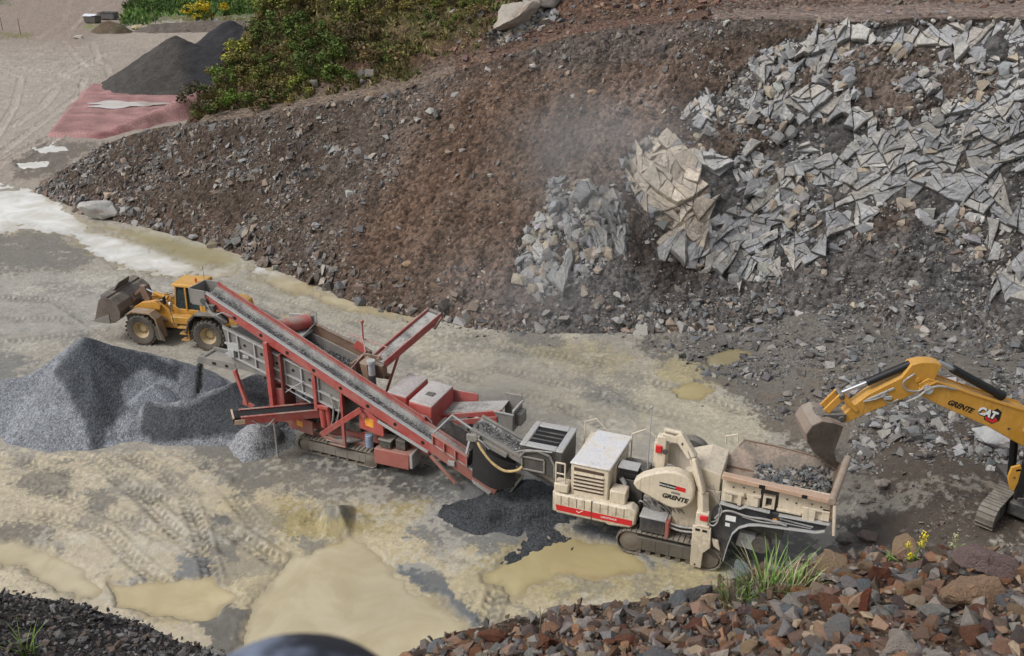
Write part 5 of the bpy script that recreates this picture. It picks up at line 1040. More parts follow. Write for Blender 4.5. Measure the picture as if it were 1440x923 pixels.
# far yard things
def far_yard():
    dk = paint('bin_dark', srgb(54, 60, 68), .3, .1); wt = plain('white_sheet', srgb(205, 208, 214), .6)
    X, Y = gnd(131, 33); e = empty('storage_bin', (X, Y, .05), R(-12), 'dark bin under a crumpled white sheet in the far yard', 'bin'); B().hexa([(-1.15, -1, .15), (1.15, -1, .15), (1.15, 1, .15), (-1.15, 1, .15)], [(-1.3, -1.1, 1.3), (1.3, -1.1, 1.3), (1.3, 1.1, 1.3), (-1.3, 1.1, 1.3)]).build('body', dk, e, .04)
    b = B(); rd = random.Random(4); gx = [[b.v((-1.35+2.7*i/7, -1.15+2.3*j/5, 1.36+.28*math.sin(j*.62)+rd.uniform(0, .14))) for i in range(8)] for j in range(6)]
    for j in range(5):
        for i in range(7): b.face([gx[j][i], gx[j][i+1], gx[j+1][i+1], gx[j+1][i]])
    b.build('sheet', wt, e, 0)
    B().box(-1., -.6, -.9, .9, 0, .16).box(.6, 1., -.9, .9, 0, .16).build('skid', dk, e)
    X, Y = gnd(153, 28); e = empty('storage_bin', (X, Y, .05), R(-8), 'open dark blue bin beside the sheeted bin in the far yard', 'bin'); b = B().box(-1.7, 1.7, -1, -.92, .2, 1.4).box(-1.7, 1.7, .92, 1, .2, 1.4).box(-1.7, -1.62, -.92, .92, .2, 1.4).box(1.62, 1.7, -.92, .92, .2, 1.4).box(-1.62, 1.62, -.92, .92, .2, .3); b.build('body', paint('bin_blue', srgb(58, 66, 84), .35, .1), e, .02)
    B().box(-1.8, 1.8, -1.1, -1.0, 1.35, 1.46).box(-1.8, 1.8, 1., 1.1, 1.35, 1.46).build('rim', dk, e); B().box(-1.3, -.9, -.9, .9, 0, .2).box(.9, 1.3, -.9, .9, 0, .2).build('skid', dk, e)
    wood = plain('weathered_post', srgb(110, 98, 88), .9)
    for x, y, lab in [(4, 44, 'thin fence post at the left edge of the far yard'), (29, 48, 'thin fence post right of the first in the far yard')]:
        X, Y = gnd(x, y); e = empty('fence_post', (X, Y, 0), 0, lab, 'post'); B().cyl((0, 0, -.3), (0, 0, 2.6), .07, .055, 8).build('pole', wood, e, 0); B().cyl((0, 0, 2.6), (0, 0, 2.68), .075, .03, 8).build('cap', wood, e, 0)
    X, Y = gnd(346, 34); e = empty('concrete_ring', (X, Y, 0), 0, 'flat pale concrete ring at the far puddle by the hill', 'ring'); B().lathe([(1.5, 0), (1.7, 0), (1.7, .4), (1.4, .45), (1.3, .2), (1.5, 0)], (0, 0, 0), 'z', 20).build('ring', plain('pale_concrete', srgb(170, 172, 170), .8), e, 0)
    tag(e.children[0]); 
far_yard()
def near_dome():
    """unidentified out of focus dome right below the lens; the post under it is made up"""
    m, nt, b = new_mat('dark_mottled'); co = objco(nt); n1 = noise(nt, co, 22, 3, .5)
    lk(nt, mixc(nt, ramp(nt, n1, .47, .68), srgb(26, 28, 40), srgb(112, 122, 142)), b.inputs['Base Color']); b.inputs['Roughness'].default_value = .6
    c = atD(413, 1086, .46); r = .088; pr = [(r*.97, -.9), (r, -.05)]+[(r*math.cos(a), r*.92*math.sin(a)) for a in np.linspace(.1, 1.5, 8)]
    e = empty('unknown_dome', (c[0], c[1], c[2]-1.6), 0, 'out of focus dark navy mottled unidentified dome at the bottom edge', 'post')
    B().lathe([(.001, r*.93)]+[(q, o) for q, o in pr[::-1]]+[(r*.97, -.22)], (0, 0, 1.6), 'z', 32).build('cap', m, e, 0, 80); B().cyl((0, 0, 0), (0, 0, 1.4), .05, n=16).build('pole', m, e, 0)  # pole added only to stand the dome on the bank
near_dome()
# ================================================================== MACHINES
RED = paint('red_paint', srgb(180, 58, 55), .62, .38); REDC = paint('red_paint_clean', srgb(188, 60, 56), .46, .36); CREAM = paint('cream_paint', srgb(230, 216, 192), .36, .3, dustcol=(150, 142, 130)); CREAMW = paint('cream_dusty', srgb(222, 212, 196), .6, .15, dustcol=(196, 198, 204))
GREYST = paint('grey_steel', srgb(128, 126, 124), .6, .5, .5); DARK = paint('dark_steel', srgb(52, 53, 56), .35, .15); NAVY = paint('navy_steel', srgb(34, 38, 50), .18, .06); RUST = paint('rusty_steel', srgb(126, 96, 76), .5, .5, .6); YEL = paint('yellow_paint', srgb(208, 150, 44), .34, .36, .45, dustcol=(172, 150, 112))
YELD = paint('muddy_yellow', srgb(222, 158, 50), .4, .3, .45, dustcol=(150, 130, 100)); BUCK = paint('worn_bucket_steel', srgb(96, 84, 76), .4, .35, .45); TYRE = paint('tyre_rubber', srgb(44, 44, 44), .35, 0, .85); BELT = paint('belt_rubber', srgb(96, 96, 96), .75, 0, .8, dustcol=(160, 158, 154)); RUBBER = plain('black_rubber', srgb(34, 34, 35), .75)
CHROME = plain('chrome_rod', srgb(196, 198, 202), .38, .9, .05); GLASS = plain('dark_glass', srgb(22, 30, 34), .06, 0, .2); BLK = plain('black_plastic', srgb(24, 24, 26), .5); WHITE = plain('white_decal', srgb(232, 232, 230), .5, 0, .05); REDD = plain('red_decal', srgb(206, 40, 44), .45, 0, .08); ORANGE = plain('orange_decal', srgb(232, 160, 60), .5); SHOE = paint('track_shoes', srgb(92, 86, 80), .5, .3, .6); HOSE = plain('grey_hose', srgb(150, 148, 144), .6); TANHOSE = plain('tan_hose', srgb(190, 164, 116), .6); LTGREY = paint('light_grey', srgb(182, 184, 186), .4, .1); AMBER = plain('amber_lens', srgb(220, 90, 20), .3)
M_CRUSH = stone_mat('crushed_rock')
def crawler(par, x0, x1, yc, wd, h, mat_frame, z0=0.0, n=46, M=None):
    """a shoe belt round a frame with a sprocket, an idler and rollers"""
    r = h/2; L = x1-x0-2*r; per = 2*L+2*PI*r; b = B(); fr = B(); ro = B()
    if M is not None: b.M = fr.M = ro.M = M
    def at(s):
        s %= per
        if s < L: return x0+r+s, z0, 0
        s -= L
        if s < PI*r: a = s/r; return x1-r+r*math.sin(a), z0+r-r*math.cos(a), a
        s -= PI*r
        if s < L: return x1-r-s, z0+h, PI
        s -= L; a = s/r; return x0+r-r*math.sin(a), z0+r+r*math.cos(a), PI+a
    for i in range(n):
        x, z, a = at(i*per/n); t = Vector((math.cos(a), 0, math.sin(a))); nn = Vector((math.sin(a), 0, -math.cos(a))); hw = per/n*.47; c = Vector((x, yc, z)); k = .045
        q = [c-t*hw, c+t*hw, c+t*hw-nn*k, c-t*hw-nn*k]; b.hexa([p+Vector((0, -wd/2, 0)) for p in q], [p+Vector((0, wd/2, 0)) for p in q])
        g = [c-t*hw*.9, c-t*hw*.6, c-t*hw*.6+nn*.035, c-t*hw*.9+nn*.035]; b.hexa([p+Vector((0, -wd/2, 0)) for p in g], [p+Vector((0, wd/2, 0)) for p in g])
    b.build('crawler_track', SHOE, par, .004)
    fr.box(x0+r*1.5, x1-r*1.5, yc-wd*.42, yc+wd*.42, z0+h*.26, z0+h*.78).xz([(x0+r*.9, z0+h*.38), (x0+r*1.5, z0+h*.26), (x0+r*1.5, z0+h*.72), (x0+r*.9, z0+h*.6)], yc-wd*.3, yc+wd*.3).xz([(x1-r*1.5, z0+h*.26), (x1-r*.9, z0+h*.38), (x1-r*.9, z0+h*.6), (x1-r*1.5, z0+h*.72)], yc-wd*.3, yc+wd*.3)
    k = 5
    for i in range(k): fr.box(x0+r*1.8+i*(L-.6*r)/k, x0+r*1.8+i*(L-.6*r)/k+.03, yc-wd*.45, yc+wd*.45, z0+h*.3, z0+h*.74)
    fr.build('track_frame', mat_frame, par, .01)
    for xc in (x0+r, x1-r): ro.lathe([(.001, -wd*.44), (r*.42, -wd*.44), (r*.5, -wd*.40), (r*.82, -wd*.36), (r*.86, 0), (r*.82, wd*.36), (r*.5, wd*.4), (.001, wd*.44)], (xc, yc, z0+r), 'y', 20)
    for i in range(7): xx = x0+r*1.6+i*(L-1.2*r)/6; ro.cyl((xx, yc-wd*.3, z0+h*.14), (xx, yc+wd*.3, z0+h*.14), h*.1, n=10)
    ro.build('wheel', SHOE, par, .006)
def belt_run(par, p0, p1, y0, y1, trough=.08, name='belt', ribs=False, mat=None):
    """troughed belt top between two (x,z) points"""
    b = B(); n = 6; ys = np.linspace(y0, y1, n+1); top = [(y, trough*abs(2*(y-y0)/(y1-y0)-1)**2) for y in ys]
    pr = [(y, z) for y, z in top]+[(y, z-.05) for y, z in top[::-1]]
    b.hexa([(p0[0], y, p0[1]+z) for y, z in pr], [(p1[0], y, p1[1]+z) for y, z in pr]); return b.build(name, mat or BELT, par, 0)
def belt_stones(name, lab, par_loc, rz, p0, p1, y0, y1, n, s0, s1, pal, lift=.02):
    t = rng.random(n); P = np.stack([p0[0]+(p1[0]-p0[0])*t, np.clip(rng.normal((y0+y1)/2, (y1-y0)*.22, n), y0, y1), p0[1]+(p1[1]-p0[1])*t+lift], 1)
    P[:, 2] += .10*np.exp(-((P[:, 1]-(y0+y1)/2)/(.25*(y1-y0)))**2)*rng.random(n)
    o = scatter(name, P, rng.uniform(s0, s1, n), pick(pal, n), M_CRUSH, None, .7); o.location = par_loc; o.rotation_euler = (0, 0, rz); return tag(o, lab, 'crushed stone', kind='stuff')
def rail(par, pts, r=.022, mat=None, name='handrail', posts=()):
    b = B().tube(pts, r, 6)
    for p, z in posts: b.cyl((p[0], p[1], z), p, r, n=6)
    return b.build(name, mat or CREAM, par, 0)
# ------------------------------------------------------------------ 1. cream jaw crusher
CL = (6.194, 29.765, .0); CA = R(-21)
def crusher():
    e = empty('jaw_crusher', CL, CA, 'cream and dark tracked jaw crusher with a tear shaped flywheel cover', 'crusher')
    crawler(e, -1.97, 1.86, -1.17, .5, 1.02, DARK); crawler(e, -1.97, 1.86, 1.17, .5, 1.02, DARK)
    b = B().box(-4.1, 2.0, -.85, -.6, .95, 1.35).box(-4.1, 2.0, .6, .85, .95, 1.35)
    for x in (-3.9, -2.4, -1, .4, 1.7): b.box(x, x+.25, -.6, .6, 1.0, 1.3)
    b.box(-1.2, 1.5, -.95, .95, .55, .95); b.build('chassis', NAVY, e, .015)
    side = [(1.35, .62), (1.93, .62), (2.05, 1.36), (2.16, 1.85), (2.36, 2.16), (2.68, 2.36), (3.05, 2.46), (4.85, 2.62), (5.12, 2.74), (5.22, 3.0), (1.62, 2.98), (1.36, 2.6)]
    for y0, y1, nm in ((-1.38, -1.26, 'near'), (1.26, 1.38, 'far')):
        B().xz(side, y0, y1).build('side_frame', NAVY, e, .012)
    fl = B(); lo = [(1.93, .64), (2.03, 1.34), (2.14, 1.84), (2.34, 2.15), (2.66, 2.345), (3.05, 2.445), (4.85, 2.605), (5.13, 2.73)]
    for p, q in zip(lo[:-1], lo[1:]): fl.beam((p[0], -1.42, p[1]), (q[0], -1.42, q[1]), .2, .035)
    fl.beam((1.62, -1.42, 3.0), (2.3, -1.42, 2.94), .2, .04).beam((2.3, -1.42, 2.94), (2.5, -1.42, 3.06), .2, .04).beam((2.5, -1.42, 3.06), (3.3, -1.42, 3.02), .2, .04).beam((3.6, -1.42, 2.98), (5.24, -1.42, 3.02), .2, .04)
    fl.beam((3.65, -1.395, 2.83), (4.75, -1.395, 2.76), .05, .05).beam((3.4, -1.395, 2.70), (4.7, -1.395, 2.68), .04, .03); fl.build('flange', LTGREY, e, .006)
    B().xz([(3.7, 2.72), (4.66, 2.7), (4.6, 2.76), (3.75, 2.8)], -1.4, -1.383).build('slot', BLK, e, 0)
    B().sm([(1.5, -1.42, 2.3), (1.7, -1.43, 2.62), (2.0, -1.43, 2.74), (2.6, -1.43, 2.66), (3.2, -1.43, 2.7), (3.9, -1.43, 2.62)], .04).sm([(2.4, -1.42, 2.62), (3.0, -1.43, 2.56), (3.6, -1.43, 2.63)], .03).build('hose', HOSE, e, 0)
    B().box(1.85, 2.2, -1.386, -1.382, 2.3, 2.52).box(1.86, 2.02, -1.386, -1.382, 2.06, 2.2).build('sticker', WHITE, e, 0); B().box(3.42, 3.55, -1.386, -1.382, 2.56, 2.78).build('warning_sticker', ORANGE, e, 0)
    # hopper
    b = B().box(1.62, 2.92, -1.33, -1.22, 3.02, 4.06).box(3.52, 5.2, -1.33, -1.22, 3.04, 3.98).box(1.62, 5.2, -1.2, -1.1, 3.5, 4.0)
    b.build('hopper_side', CREAM, e, .012)
    b = B().box(2.92, 3.52, -1.25, -1.15, 2.98, 3.95); b.build('gap_panel', DARK, e, .01)
    b = B()
    for x0, x1, z0, z1, dp in ((1.72, 2.0, 3.1, 3.4, .1), (2.2, 2.32, 3.05, 3.5, .14), (2.5, 2.88, 3.1, 3.55, .1), (1.7, 2.4, 3.42, 3.52, .12), (4.35, 4.75, 3.0, 3.42, .12), (4.95, 5.2, 3.1, 3.5, .1), (3.5, 4.3, 3.12, 3.2, .1), (2.7, 2.95, 3.5, 3.6, .14), (4.3, 5.2, 3.42, 3.5, .12)): b.box(x0, x1, -1.33-dp, -1.331, z0, z1)
    b.box(3.02, 3.12, -1.42, -1.24, 3.2, 3.55).box(3.32, 3.42, -1.42, -1.24, 3.2, 3.55).box(3.02, 3.42, -1.42, -1.24, 3.55, 3.62).box(3.02, 3.42, -1.42, -1.24, 3.13, 3.2)
    b.build('bracket', CREAM, e, .012)
    b = B()
    for x, z in ((2.0, 3.66), (2.35, 3.72), (2.7, 3.62), (3.8, 3.6), (4.1, 3.52), (4.6, 3.6), (4.9, 3.56), (2.25, 3.3), (2.45, 3.3)): b.cyl((x, -1.345, z), (x, -1.328, z), .035, n=8)
    b.build('bolt', DARK, e, 0)
    B().hexa([(1.6, -1.58, 4.02), (5.18, -1.6, 3.9), (5.18, -1.22, 3.9), (1.6, -1.22, 4.02)], [(1.6, -1.58, 4.2), (5.18, -1.6, 4.06), (5.18, -1.22, 4.02), (1.6, -1.22, 4.14)]).build('hopper_rim', paint('rim_worn', srgb(204, 168, 142), .3, .35), e, .02)
    B().box(2.85, 3.05, -1.605, -1.59, 3.98, 4.12).box(4.25, 4.42, -1.612, -1.59, 3.93, 4.06).build('rim_notch', BLK, e, 0)
    # sloping walls
    B().hexa([(1.6, -1.25, 4.1), (5.2, -1.25, 3.98), (5.2, -.75, 3.3), (1.6, -.75, 3.3)], [(1.6, -1.2, 4.1), (5.2, -1.2, 3.98), (5.2, -.7, 3.3), (1.6, -.7, 3.3)]).build('near_plate', RUST, e, .01)
    HPL = paint('hopper_plate', srgb(178, 156, 138), .85, .55, .6, dustcol=(122, 113, 104))
    B().hexa([(1.3, .5, 3.42), (4.9, .5, 3.2), (5.3, 1.35, 3.75), (3.3, 1.35, 3.96), (1.9, 1.3, 4.02)], [(1.3, .56, 3.38), (4.9, .56, 3.16), (5.3, 1.41, 3.72), (3.3, 1.41, 3.93), (1.9, 1.36, 3.99)]).build('far_plate', HPL, e, .015)
    B().beam((1.28, .48, 3.36), (4.9, .48, 3.12), .07, .16).beam((1.9, 1.36, 4.03), (3.3, 1.41, 3.97), .07, .06).beam((3.3, 1.41, 3.97), (5.3, 1.41, 3.76), .07, .06).build('plate_edge', RUST, e, .01)
    B().box(1.6, 5.15, -.75, .6, 3.1, 3.3).hexa([(5.15, -1.4, 3.2), (5.3, -1.4, 3.2), (5.3, 1.2, 3.3), (5.15, 1.2, 3.3)], [(5.2, -1.4, 3.95), (5.35, -1.4, 3.95), (5.5, 1.2, 4.0), (5.35, 1.2, 4.0)]).build('hopper_bed', RUST, e, .012)
    B().cyl((5.2, -1.62, 4.02), (5.52, 1.22, 4.12), .13, n=14).build('end_pipe', paint('pipe_worn', srgb(160, 138, 120), .5, .3), e, .01)
    B().beam((5.3, -1.5, 3.9), (5.42, -1.5, 2.7), .2, .1, (1, 0, 0)).build('end_arm', CREAM, e, .02)
    # jaw body
    B().box(-.1, 1.55, -.95, .95, 1.3, 3.1).xz([(.2, 3.1), (1.5, 3.1), (1.5, 3.75), (.9, 3.9), (.2, 3.6)], -.9, .9).build('jaw_body', CREAM, e, .03)
    fly = [(-1.48, 3.0), (-1.44, 3.16), (-1.19, 3.41), (-.8, 3.63), (-.35, 3.8), (0, 3.86), (.33, 3.79), (.58, 3.58), (.7, 3.28), (.70, 2.95), (.63, 2.7), (.47, 2.5), (.25, 2.38), (0, 2.34), (-.25, 2.38), (-.86, 2.62), (-1.35, 2.84)]
    B().xz(fly, -1.42, -1.0).build('flywheel_cover', CREAM, e, .07)
    B().cyl((.05, 1.0, 3.1), (.05, 1.4, 3.1), .74, n=28).build('flywheel', DARK, e, .03)
    mt = lambda x, y, z, rz=0, tilt=0: Matrix.Translation((x, y, z)) @ Matrix.Rotation(R(90), 4, 'X') @ Matrix.Rotation(rz, 4, 'Z')
    B().xz([(-.54, 3.34), (.06, 3.30), (.06, 3.13), (-.53, 3.17)], -1.4245, -1.42).build('nameplate', BLK, e, 0); B().xz([(.06, 3.30), (.4, 3.27), (.4, 3.10), (.06, 3.13)], -1.4245, -1.42).build('nameplate_end', REDD, e, 0)
    text('Metso:Outotec', .095, WHITE, e, mt(-.24, -1.425, 3.235, R(-4)), off=.001); text('GRENTE', .245, BLK, e, mt(.04, -1.4225, 2.79, R(-4)), .25, .012); B().xz([(-.1, 3.06), (.22, 3.03), (.22, 2.94), (-.1, 2.97)], -1.4235, -1.42).build('grey_sticker', GREYST, e, 0)
    # engine module
    B().box(-3.86, -2.42, -1.2, 1.36, 1.86, 3.2).build('engine_housing', CREAM, e, .05); B().xy([(-3.9, -1.24), (-2.38, -1.24), (-2.2, 1.38), (-3.62, 1.4)], 3.2, 3.3).build('engine_roof', CREAMW, e, .045)
    b = B()
    for i in range(5): b.xz([(-3.74, 2.72-i*.155), (-2.6, 2.74-i*.155), (-2.6, 2.81-i*.155), (-3.74, 2.79-i*.155)], -1.206, -1.19)
    b.xz([(-3.74, 2.95), (-2.6, 2.95), (-2.6, 3.07), (-3.74, 3.09)], -1.206, -1.19); b.build('louvre', plain('louvre_dark', srgb(88, 68, 58), .8), e, 0)
    b = B()
    for i in range(5): b.beam((-3.74, -1.23, 2.845-i*.155), (-2.6, -1.23, 2.86-i*.155), .07, .035)
    b.build('louvre_slat', CREAM, e, .006)
    B().box(-2.42, -2.3, -.6, 1.2, 2.1, 3.1).cyl((-2.3, .3, 2.7), (-2.28, .3, 2.7), .12, n=12).build('engine_door', CREAM, e, .03)
    B().box(-2.36, -1.75, -1.25, -.7, 1.92, 2.45).build('toolbox', CREAM, e, .05)
    B().cyl((-2.05, -.35, 2.75), (-1.45, -.35, 2.75), .24, n=18).box(-2.2, -1.5, -.6, -.1, 2.92, 3.05).build('air_cleaner', BLK, e, .02); B().box(-2.25, -1.5, -.62, -.08, 3.05, 3.1).build('air_cleaner_lid', LTGREY, e, .01)
    B().sm([(-2.1, -.62, 2.65), (-1.95, -.66, 2.45), (-1.95, -.66, 2.2), (-2.0, -.6, 2.0)], .09, 10).build('intake_pipe', LTGREY, e, 0); B().box(-2.4, -1.3, -.55, .9, 1.4, 2.6).build('engine_block', DARK, e, .03)
    # wrap round tank skirt
    b = B(); sk = [(-4.42, 1.2), (-4.3, 1.08), (-2.45, 1.08), (-2.3, 1.02), (-1.5, 1.1), (-1.3, 1.3), (-1.28, 1.85), (-1.5, 2.0), (-1.8, 1.94), (-4.42, 1.94)]
    b.xz(sk, -1.42, -.95); b.build('fuel_tank', CREAM, e, .07)
    B().box(-4.5, -4.2, -1.36, 1.3, 1.1, 1.98).box(-4.45, -3.9, -1.38, -.9, 1.98, 2.35).build('rear_bumper', CREAM, e, .05)
    b = B()
    for x in (-4.15, -3.85, -3.55, -3.25, -2.65, -2.35, -2.05, -1.75): b.box(x, x+.02, -1.427, -1.415, 1.5, 1.88)
    b.box(-2.98, -2.94, -1.43, -1.41, 1.09, 1.94); b.build('rib_groove', DARK, e, 0)
    B().xz([(-4.35, 1.46), (-1.42, 1.46), (-1.42, 1.22), (-4.3, 1.22)], -1.4265, -1.42).build('red_stripe', REDD, e, 0); text('LOKOTRACK', .10, WHITE, e, mt(-2.3, -1.427, 1.345), .1, .002); B().xz([(-3.55, 1.36), (-3.45, 1.29), (-3.27, 1.43), (-3.3, 1.44), (-3.45, 1.33), (-3.53, 1.38)], -1.4285, -1.426).build('tick_mark', WHITE, e, 0)
    rail(e, [(-4.4, -1.3, 2.3), (-4.4, -1.3, 3.2), (-4.05, -1.3, 3.2), (-4.05, -1.3, 2.3)], .035, CREAM, posts=[]); rail(e, [(-4.4, -1.3, 2.75), (-4.05, -1.3, 2.75)], .03)
    rail(e, [(-4.1, 1.3, 2.3), (-4.1, 1.3, 3.6), (-3.7, 1.5, 3.7), (-3.2, 1.5, 3.2)], .03)
    B().box(-1.15, -.22, -1.4, -.85, 1.1, 1.68).build('battery_box', NAVY, e, .03); B().box(-1.17, -.2, -1.42, -.83, 1.68, 1.76).build('battery_lid', LTGREY, e, .02); B().box(-.22, -.08, -1.42, -.83, 1.02, 1.72).build('battery_box_end', RED, e, .03)
    b = B()
    for i in range(9):
        x = -1.35+i*.17; b.sm([(x, -.8+.1*(i % 3), 1.85), (x+.1, -1.0, 2.1+.07*(i % 4)), (x+.3, -.95, 1.95), (x+.45, -.85, 1.7)], .032, 6)
    b.sm([(-.2, -1.25, 1.6), (.3, -1.28, 1.55), (.8, -1.3, 1.62)], .04, 6).sm([(-.2, -1.25, 1.45), (.3, -1.28, 1.38), (.8, -1.3, 1.45)], .04, 6); b.build('hydraulic_hose', HOSE, e, 0)
    B().box(-1.2, .0, -.8, -.3, 1.7, 2.2).box(-.9, -.5, -.95, -.7, 1.76, 2.0).build('valve_block', GREYST, e, .03)
    # near flap, rock breaker arm
    B().xz([(.78, 1.95), (1.42, 1.95), (1.46, 1.15), (1.22, .86), (1.2, .2), (.8, .24)], -1.60, -1.50).box(.9, 1.35, -1.62, -1.4, 1.95, 2.02).build('support_flap', CREAM, e, .02); B().box(.88, 1.05, -1.606, -1.59, 1.76, 1.86).box(1.13, 1.3, -1.606, -1.59, 1.76, 1.86).box(.94, 1.0, -1.606, -1.59, .28, .36).build('flap_slot', BLK, e, 0)
    B().xz([(1.46, 1.5), (1.7, 1.45), (1.8, 1.05), (1.55, 1.2)], -1.52, -1.42).build('flap_bracket', CREAM, e, .02)
    arm = [(-.66, -.75, 3.35), (-.66, -.78, 4.86), (.12, -.8, 5.0), (.48, -.95, 4.3), (.96, -1.2, 3.15), (1.08, -1.35, 2.5)]
    b = B().beam(arm[0], arm[1], .34, .3).beam((-.7, -.6, 3.6), (-.7, -.6, 4.5), .3, .5).beam(arm[1], (.15, -.8, 4.78), .26, .26); b.build('arm_post', CREAM, e, .03)
    B().beam((-.1, -.8, 5.02), arm[3], .24, .36).beam(arm[3], arm[4], .2, .26).beam((.55, -1.15, 4.35), (1.0, -1.38, 3.2), .14, .16).build('arm_boom', CREAM, e, .03); B().beam(arm[4], (1.1, -1.35, 2.2), .3, .34).box(.85, 1.3, -1.56, -1.3, 1.98, 2.5).build('arm_foot', CREAM, e, .04)
    B().cyl((-.6, -.8, 5.1), (.0, -.82, 5.08), .085, n=12).cyl((.6, -1.08, 3.95), (.92, -1.26, 3.25), .07, n=10).build('arm_cylinder', CREAM, e, .01); B().cyl((.3, -1.0, 4.55), (.62, -1.1, 3.9), .035, n=8).build('cylinder_rod', CHROME, e, 0)
    B().box(-.85, -.62, -.98, -.78, 4.2, 4.5).box(1.0, 1.28, -1.6, -1.36, 2.2, 2.42).build('red_valve', REDD, e, .03); B().cyl((-.5, -.98, 4.3), (-.5, -.9, 4.3), .1, n=14).cyl((.1, -.98, 4.75), (.1, -.9, 4.75), .06, n=10).build('pin', DARK, e, 0)
    B().sm([(1.3, -1.4, 2.1), (1.55, -1.45, 2.25), (1.7, -1.45, 2.7), (1.45, -1.4, 3.2), (1.3, -1.35, 3.6)], .03).sm([(1.2, -1.5, 2.2), (1.45, -1.52, 2.05), (1.62, -1.5, 2.3), (1.62, -1.45, 2.8)], .03).build('arm_hose', HOSE, e, 0)
    B().xz([(-.5, 3.6), (.35, 3.5), (.7, 3.9), (.1, 4.7), (-.45, 4.4)], -.55, -.5).build('arm_plate', paint('plate_pale', srgb(200, 190, 176), .5, .1), e, .01)
    # antenna, walkway
    B().cyl((-1.28, 0, 2.6), (-1.28, 0, 5.4), .022, n=8).sphere((-1.28, 0, 5.45), .06).box(-1.32, -1.24, -.03, .03, 4.75, 4.83).build('antenna_pole', LTGREY, e, 0)
    rail(e, [(-2.2, 1.2, 2.4), (-2.2, 1.2, 3.5), (-1.7, 1.3, 3.75), (-1.3, 1.3, 3.5), (-1.3, 1.3, 2.4)], .03); rail(e, [(-1.2, .9, 2.5), (-1.2, .9, 3.6), (-.5, .9, 3.9)], .03); rail(e, [(1.3, 1.1, 3.9), (1.3, 1.1, 4.2), (1.7, 1.1, 4.35), (1.75, 1.1, 4.0)], .03)
    B().box(-2.4, -.2, .3, 1.3, 2.3, 2.4).build('walkway', GREYST, e, .01)
    # discharge conveyor
    zb = lambda x: 3.33-.405*(x+8.15)
    belt_run(e, (-8.1, zb(-8.1)), (-.6, zb(-.6)), -.45, .45, .09); ry = .52
    for y in (-.53, .53): B().beam((-8.1, y, zb(-8.1)-.02), (-.8, y, zb(-.8)-.02), .08, .26).beam((-8.1, y*1.02, zb(-8.1)+.14), (-5.9, y*1.02, zb(-5.9)+.14), .14, .05).build('conveyor_side', GREYST, e, .01)
    B().cyl((-8.1, -.5, zb(-8.1)-.14), (-8.1, .5, zb(-8.1)-.14), .16, n=18).build('head_drum', DARK, e, .01); B().beam((-6.3, 0, zb(-6.3)-.35), (-2.0, 0, zb(-2.0)-.35), .9, .16).build('conveyor_frame', DARK, e, .02)
    B().box(-8.25, -7.7, -.72, -.56, zb(-8)-.3, zb(-8)-.02).cyl((-7.9, -.78, zb(-8)-.1), (-7.9, -.56, zb(-8)-.1), .14, n=12).beam((-7.6, -.62, zb(-7.6)-.12), (-6.6, -.62, zb(-6.6)-.1), .1, .2).build('drive_motor', GREYST, e, .02)
    B().sm([(-7.75, -.75, 3.02), (-7.55, -.85, 2.8), (-7.1, -.9, 2.35), (-6.6, -.9, 2.1), (-6.1, -.85, 2.2), (-5.9, -.8, 2.4)], .055, 8).build('yellow_hose', TANHOSE, e, 0); B().sm([(-8.0, -.7, 3.2), (-7.6, -.75, 3.1), (-7.3, -.72, 2.8)], .03, 6).sm([(-6.2, -.7, 2.9), (-6.0, -.8, 3.05), (-5.6, -.85, 3.2), (-4.7, -.86, 3.3)], .03, 6).build('hose', HOSE, e, 0)
    # conveyor guards
    b = B().box(-5.98, -4.36, -.78, -.7, 2.2, 3.3).box(-5.98, -4.36, .94, 1.02, 2.2, 3.3).box(-4.44, -4.36, -.7, .94, 2.0, 3.3); b.build('guard_side', DARK, e, .02)
    fr = B().box(-6.02, -5.78, -.82, 1.06, 3.3, 3.38).box(-4.6, -4.32, -.82, 1.06, 3.3, 3.38).box(-5.78, -4.6, -.82, -.5, 3.3, 3.38).box(-5.78, -4.6, .74, 1.06, 3.3, 3.38); fr.build('guard_roof', LTGREY, e, .03)
    B().box(-5.78, -4.6, -.5, .74, 3.27, 3.3).build('guard_mesh', BLK, e, 0)
    b = B()
    for y in (-.2, .1, .4): b.box(-5.75, -4.63, y, y+.05, 3.3, 3.34)
    b.build('guard_bar', DARK, e, 0)
    b = B().box(-5.95, -5.0, -.84, -.785, 2.28, 2.34).box(-5.95, -5.0, -.84, -.785, 2.82, 2.88).box(-5.95, -5.89, -.84, -.785, 2.28, 2.88).box(-5.06, -5.0, -.84, -.785, 2.28, 2.88).tube([(-6.0, -.82, 2.8), (-5.8, -.84, 3.1), (-5.3, -.84, 3.22), (-4.8, -.84, 3.1), (-4.6, -.84, 2.7), (-4.6, -.84, 2.2)], .05, 8); b.build('guard_window', GREYST, e, .01)
    # rubber curtain under the head
    b = B(); n = 8; A = [(-8.0+1.75*i/n, -.62-.28*math.sin(PI*i/n)) for i in range(n+1)]
    pr = A+[(x, y+.05) for x, y in A[::-1]]; b.hexa([(x-.05, y-.05, 1.28+.1*math.sin(x*3)) for x, y in pr], [(x, y, zb(x)-.28) for x, y in pr]); b.build('rubber_curtain', RUBBER, e, 0)
    B().box(-7.95, -6.2, .5, .56, 1.5, 2.5).build('back_curtain', RUBBER, e, 0)
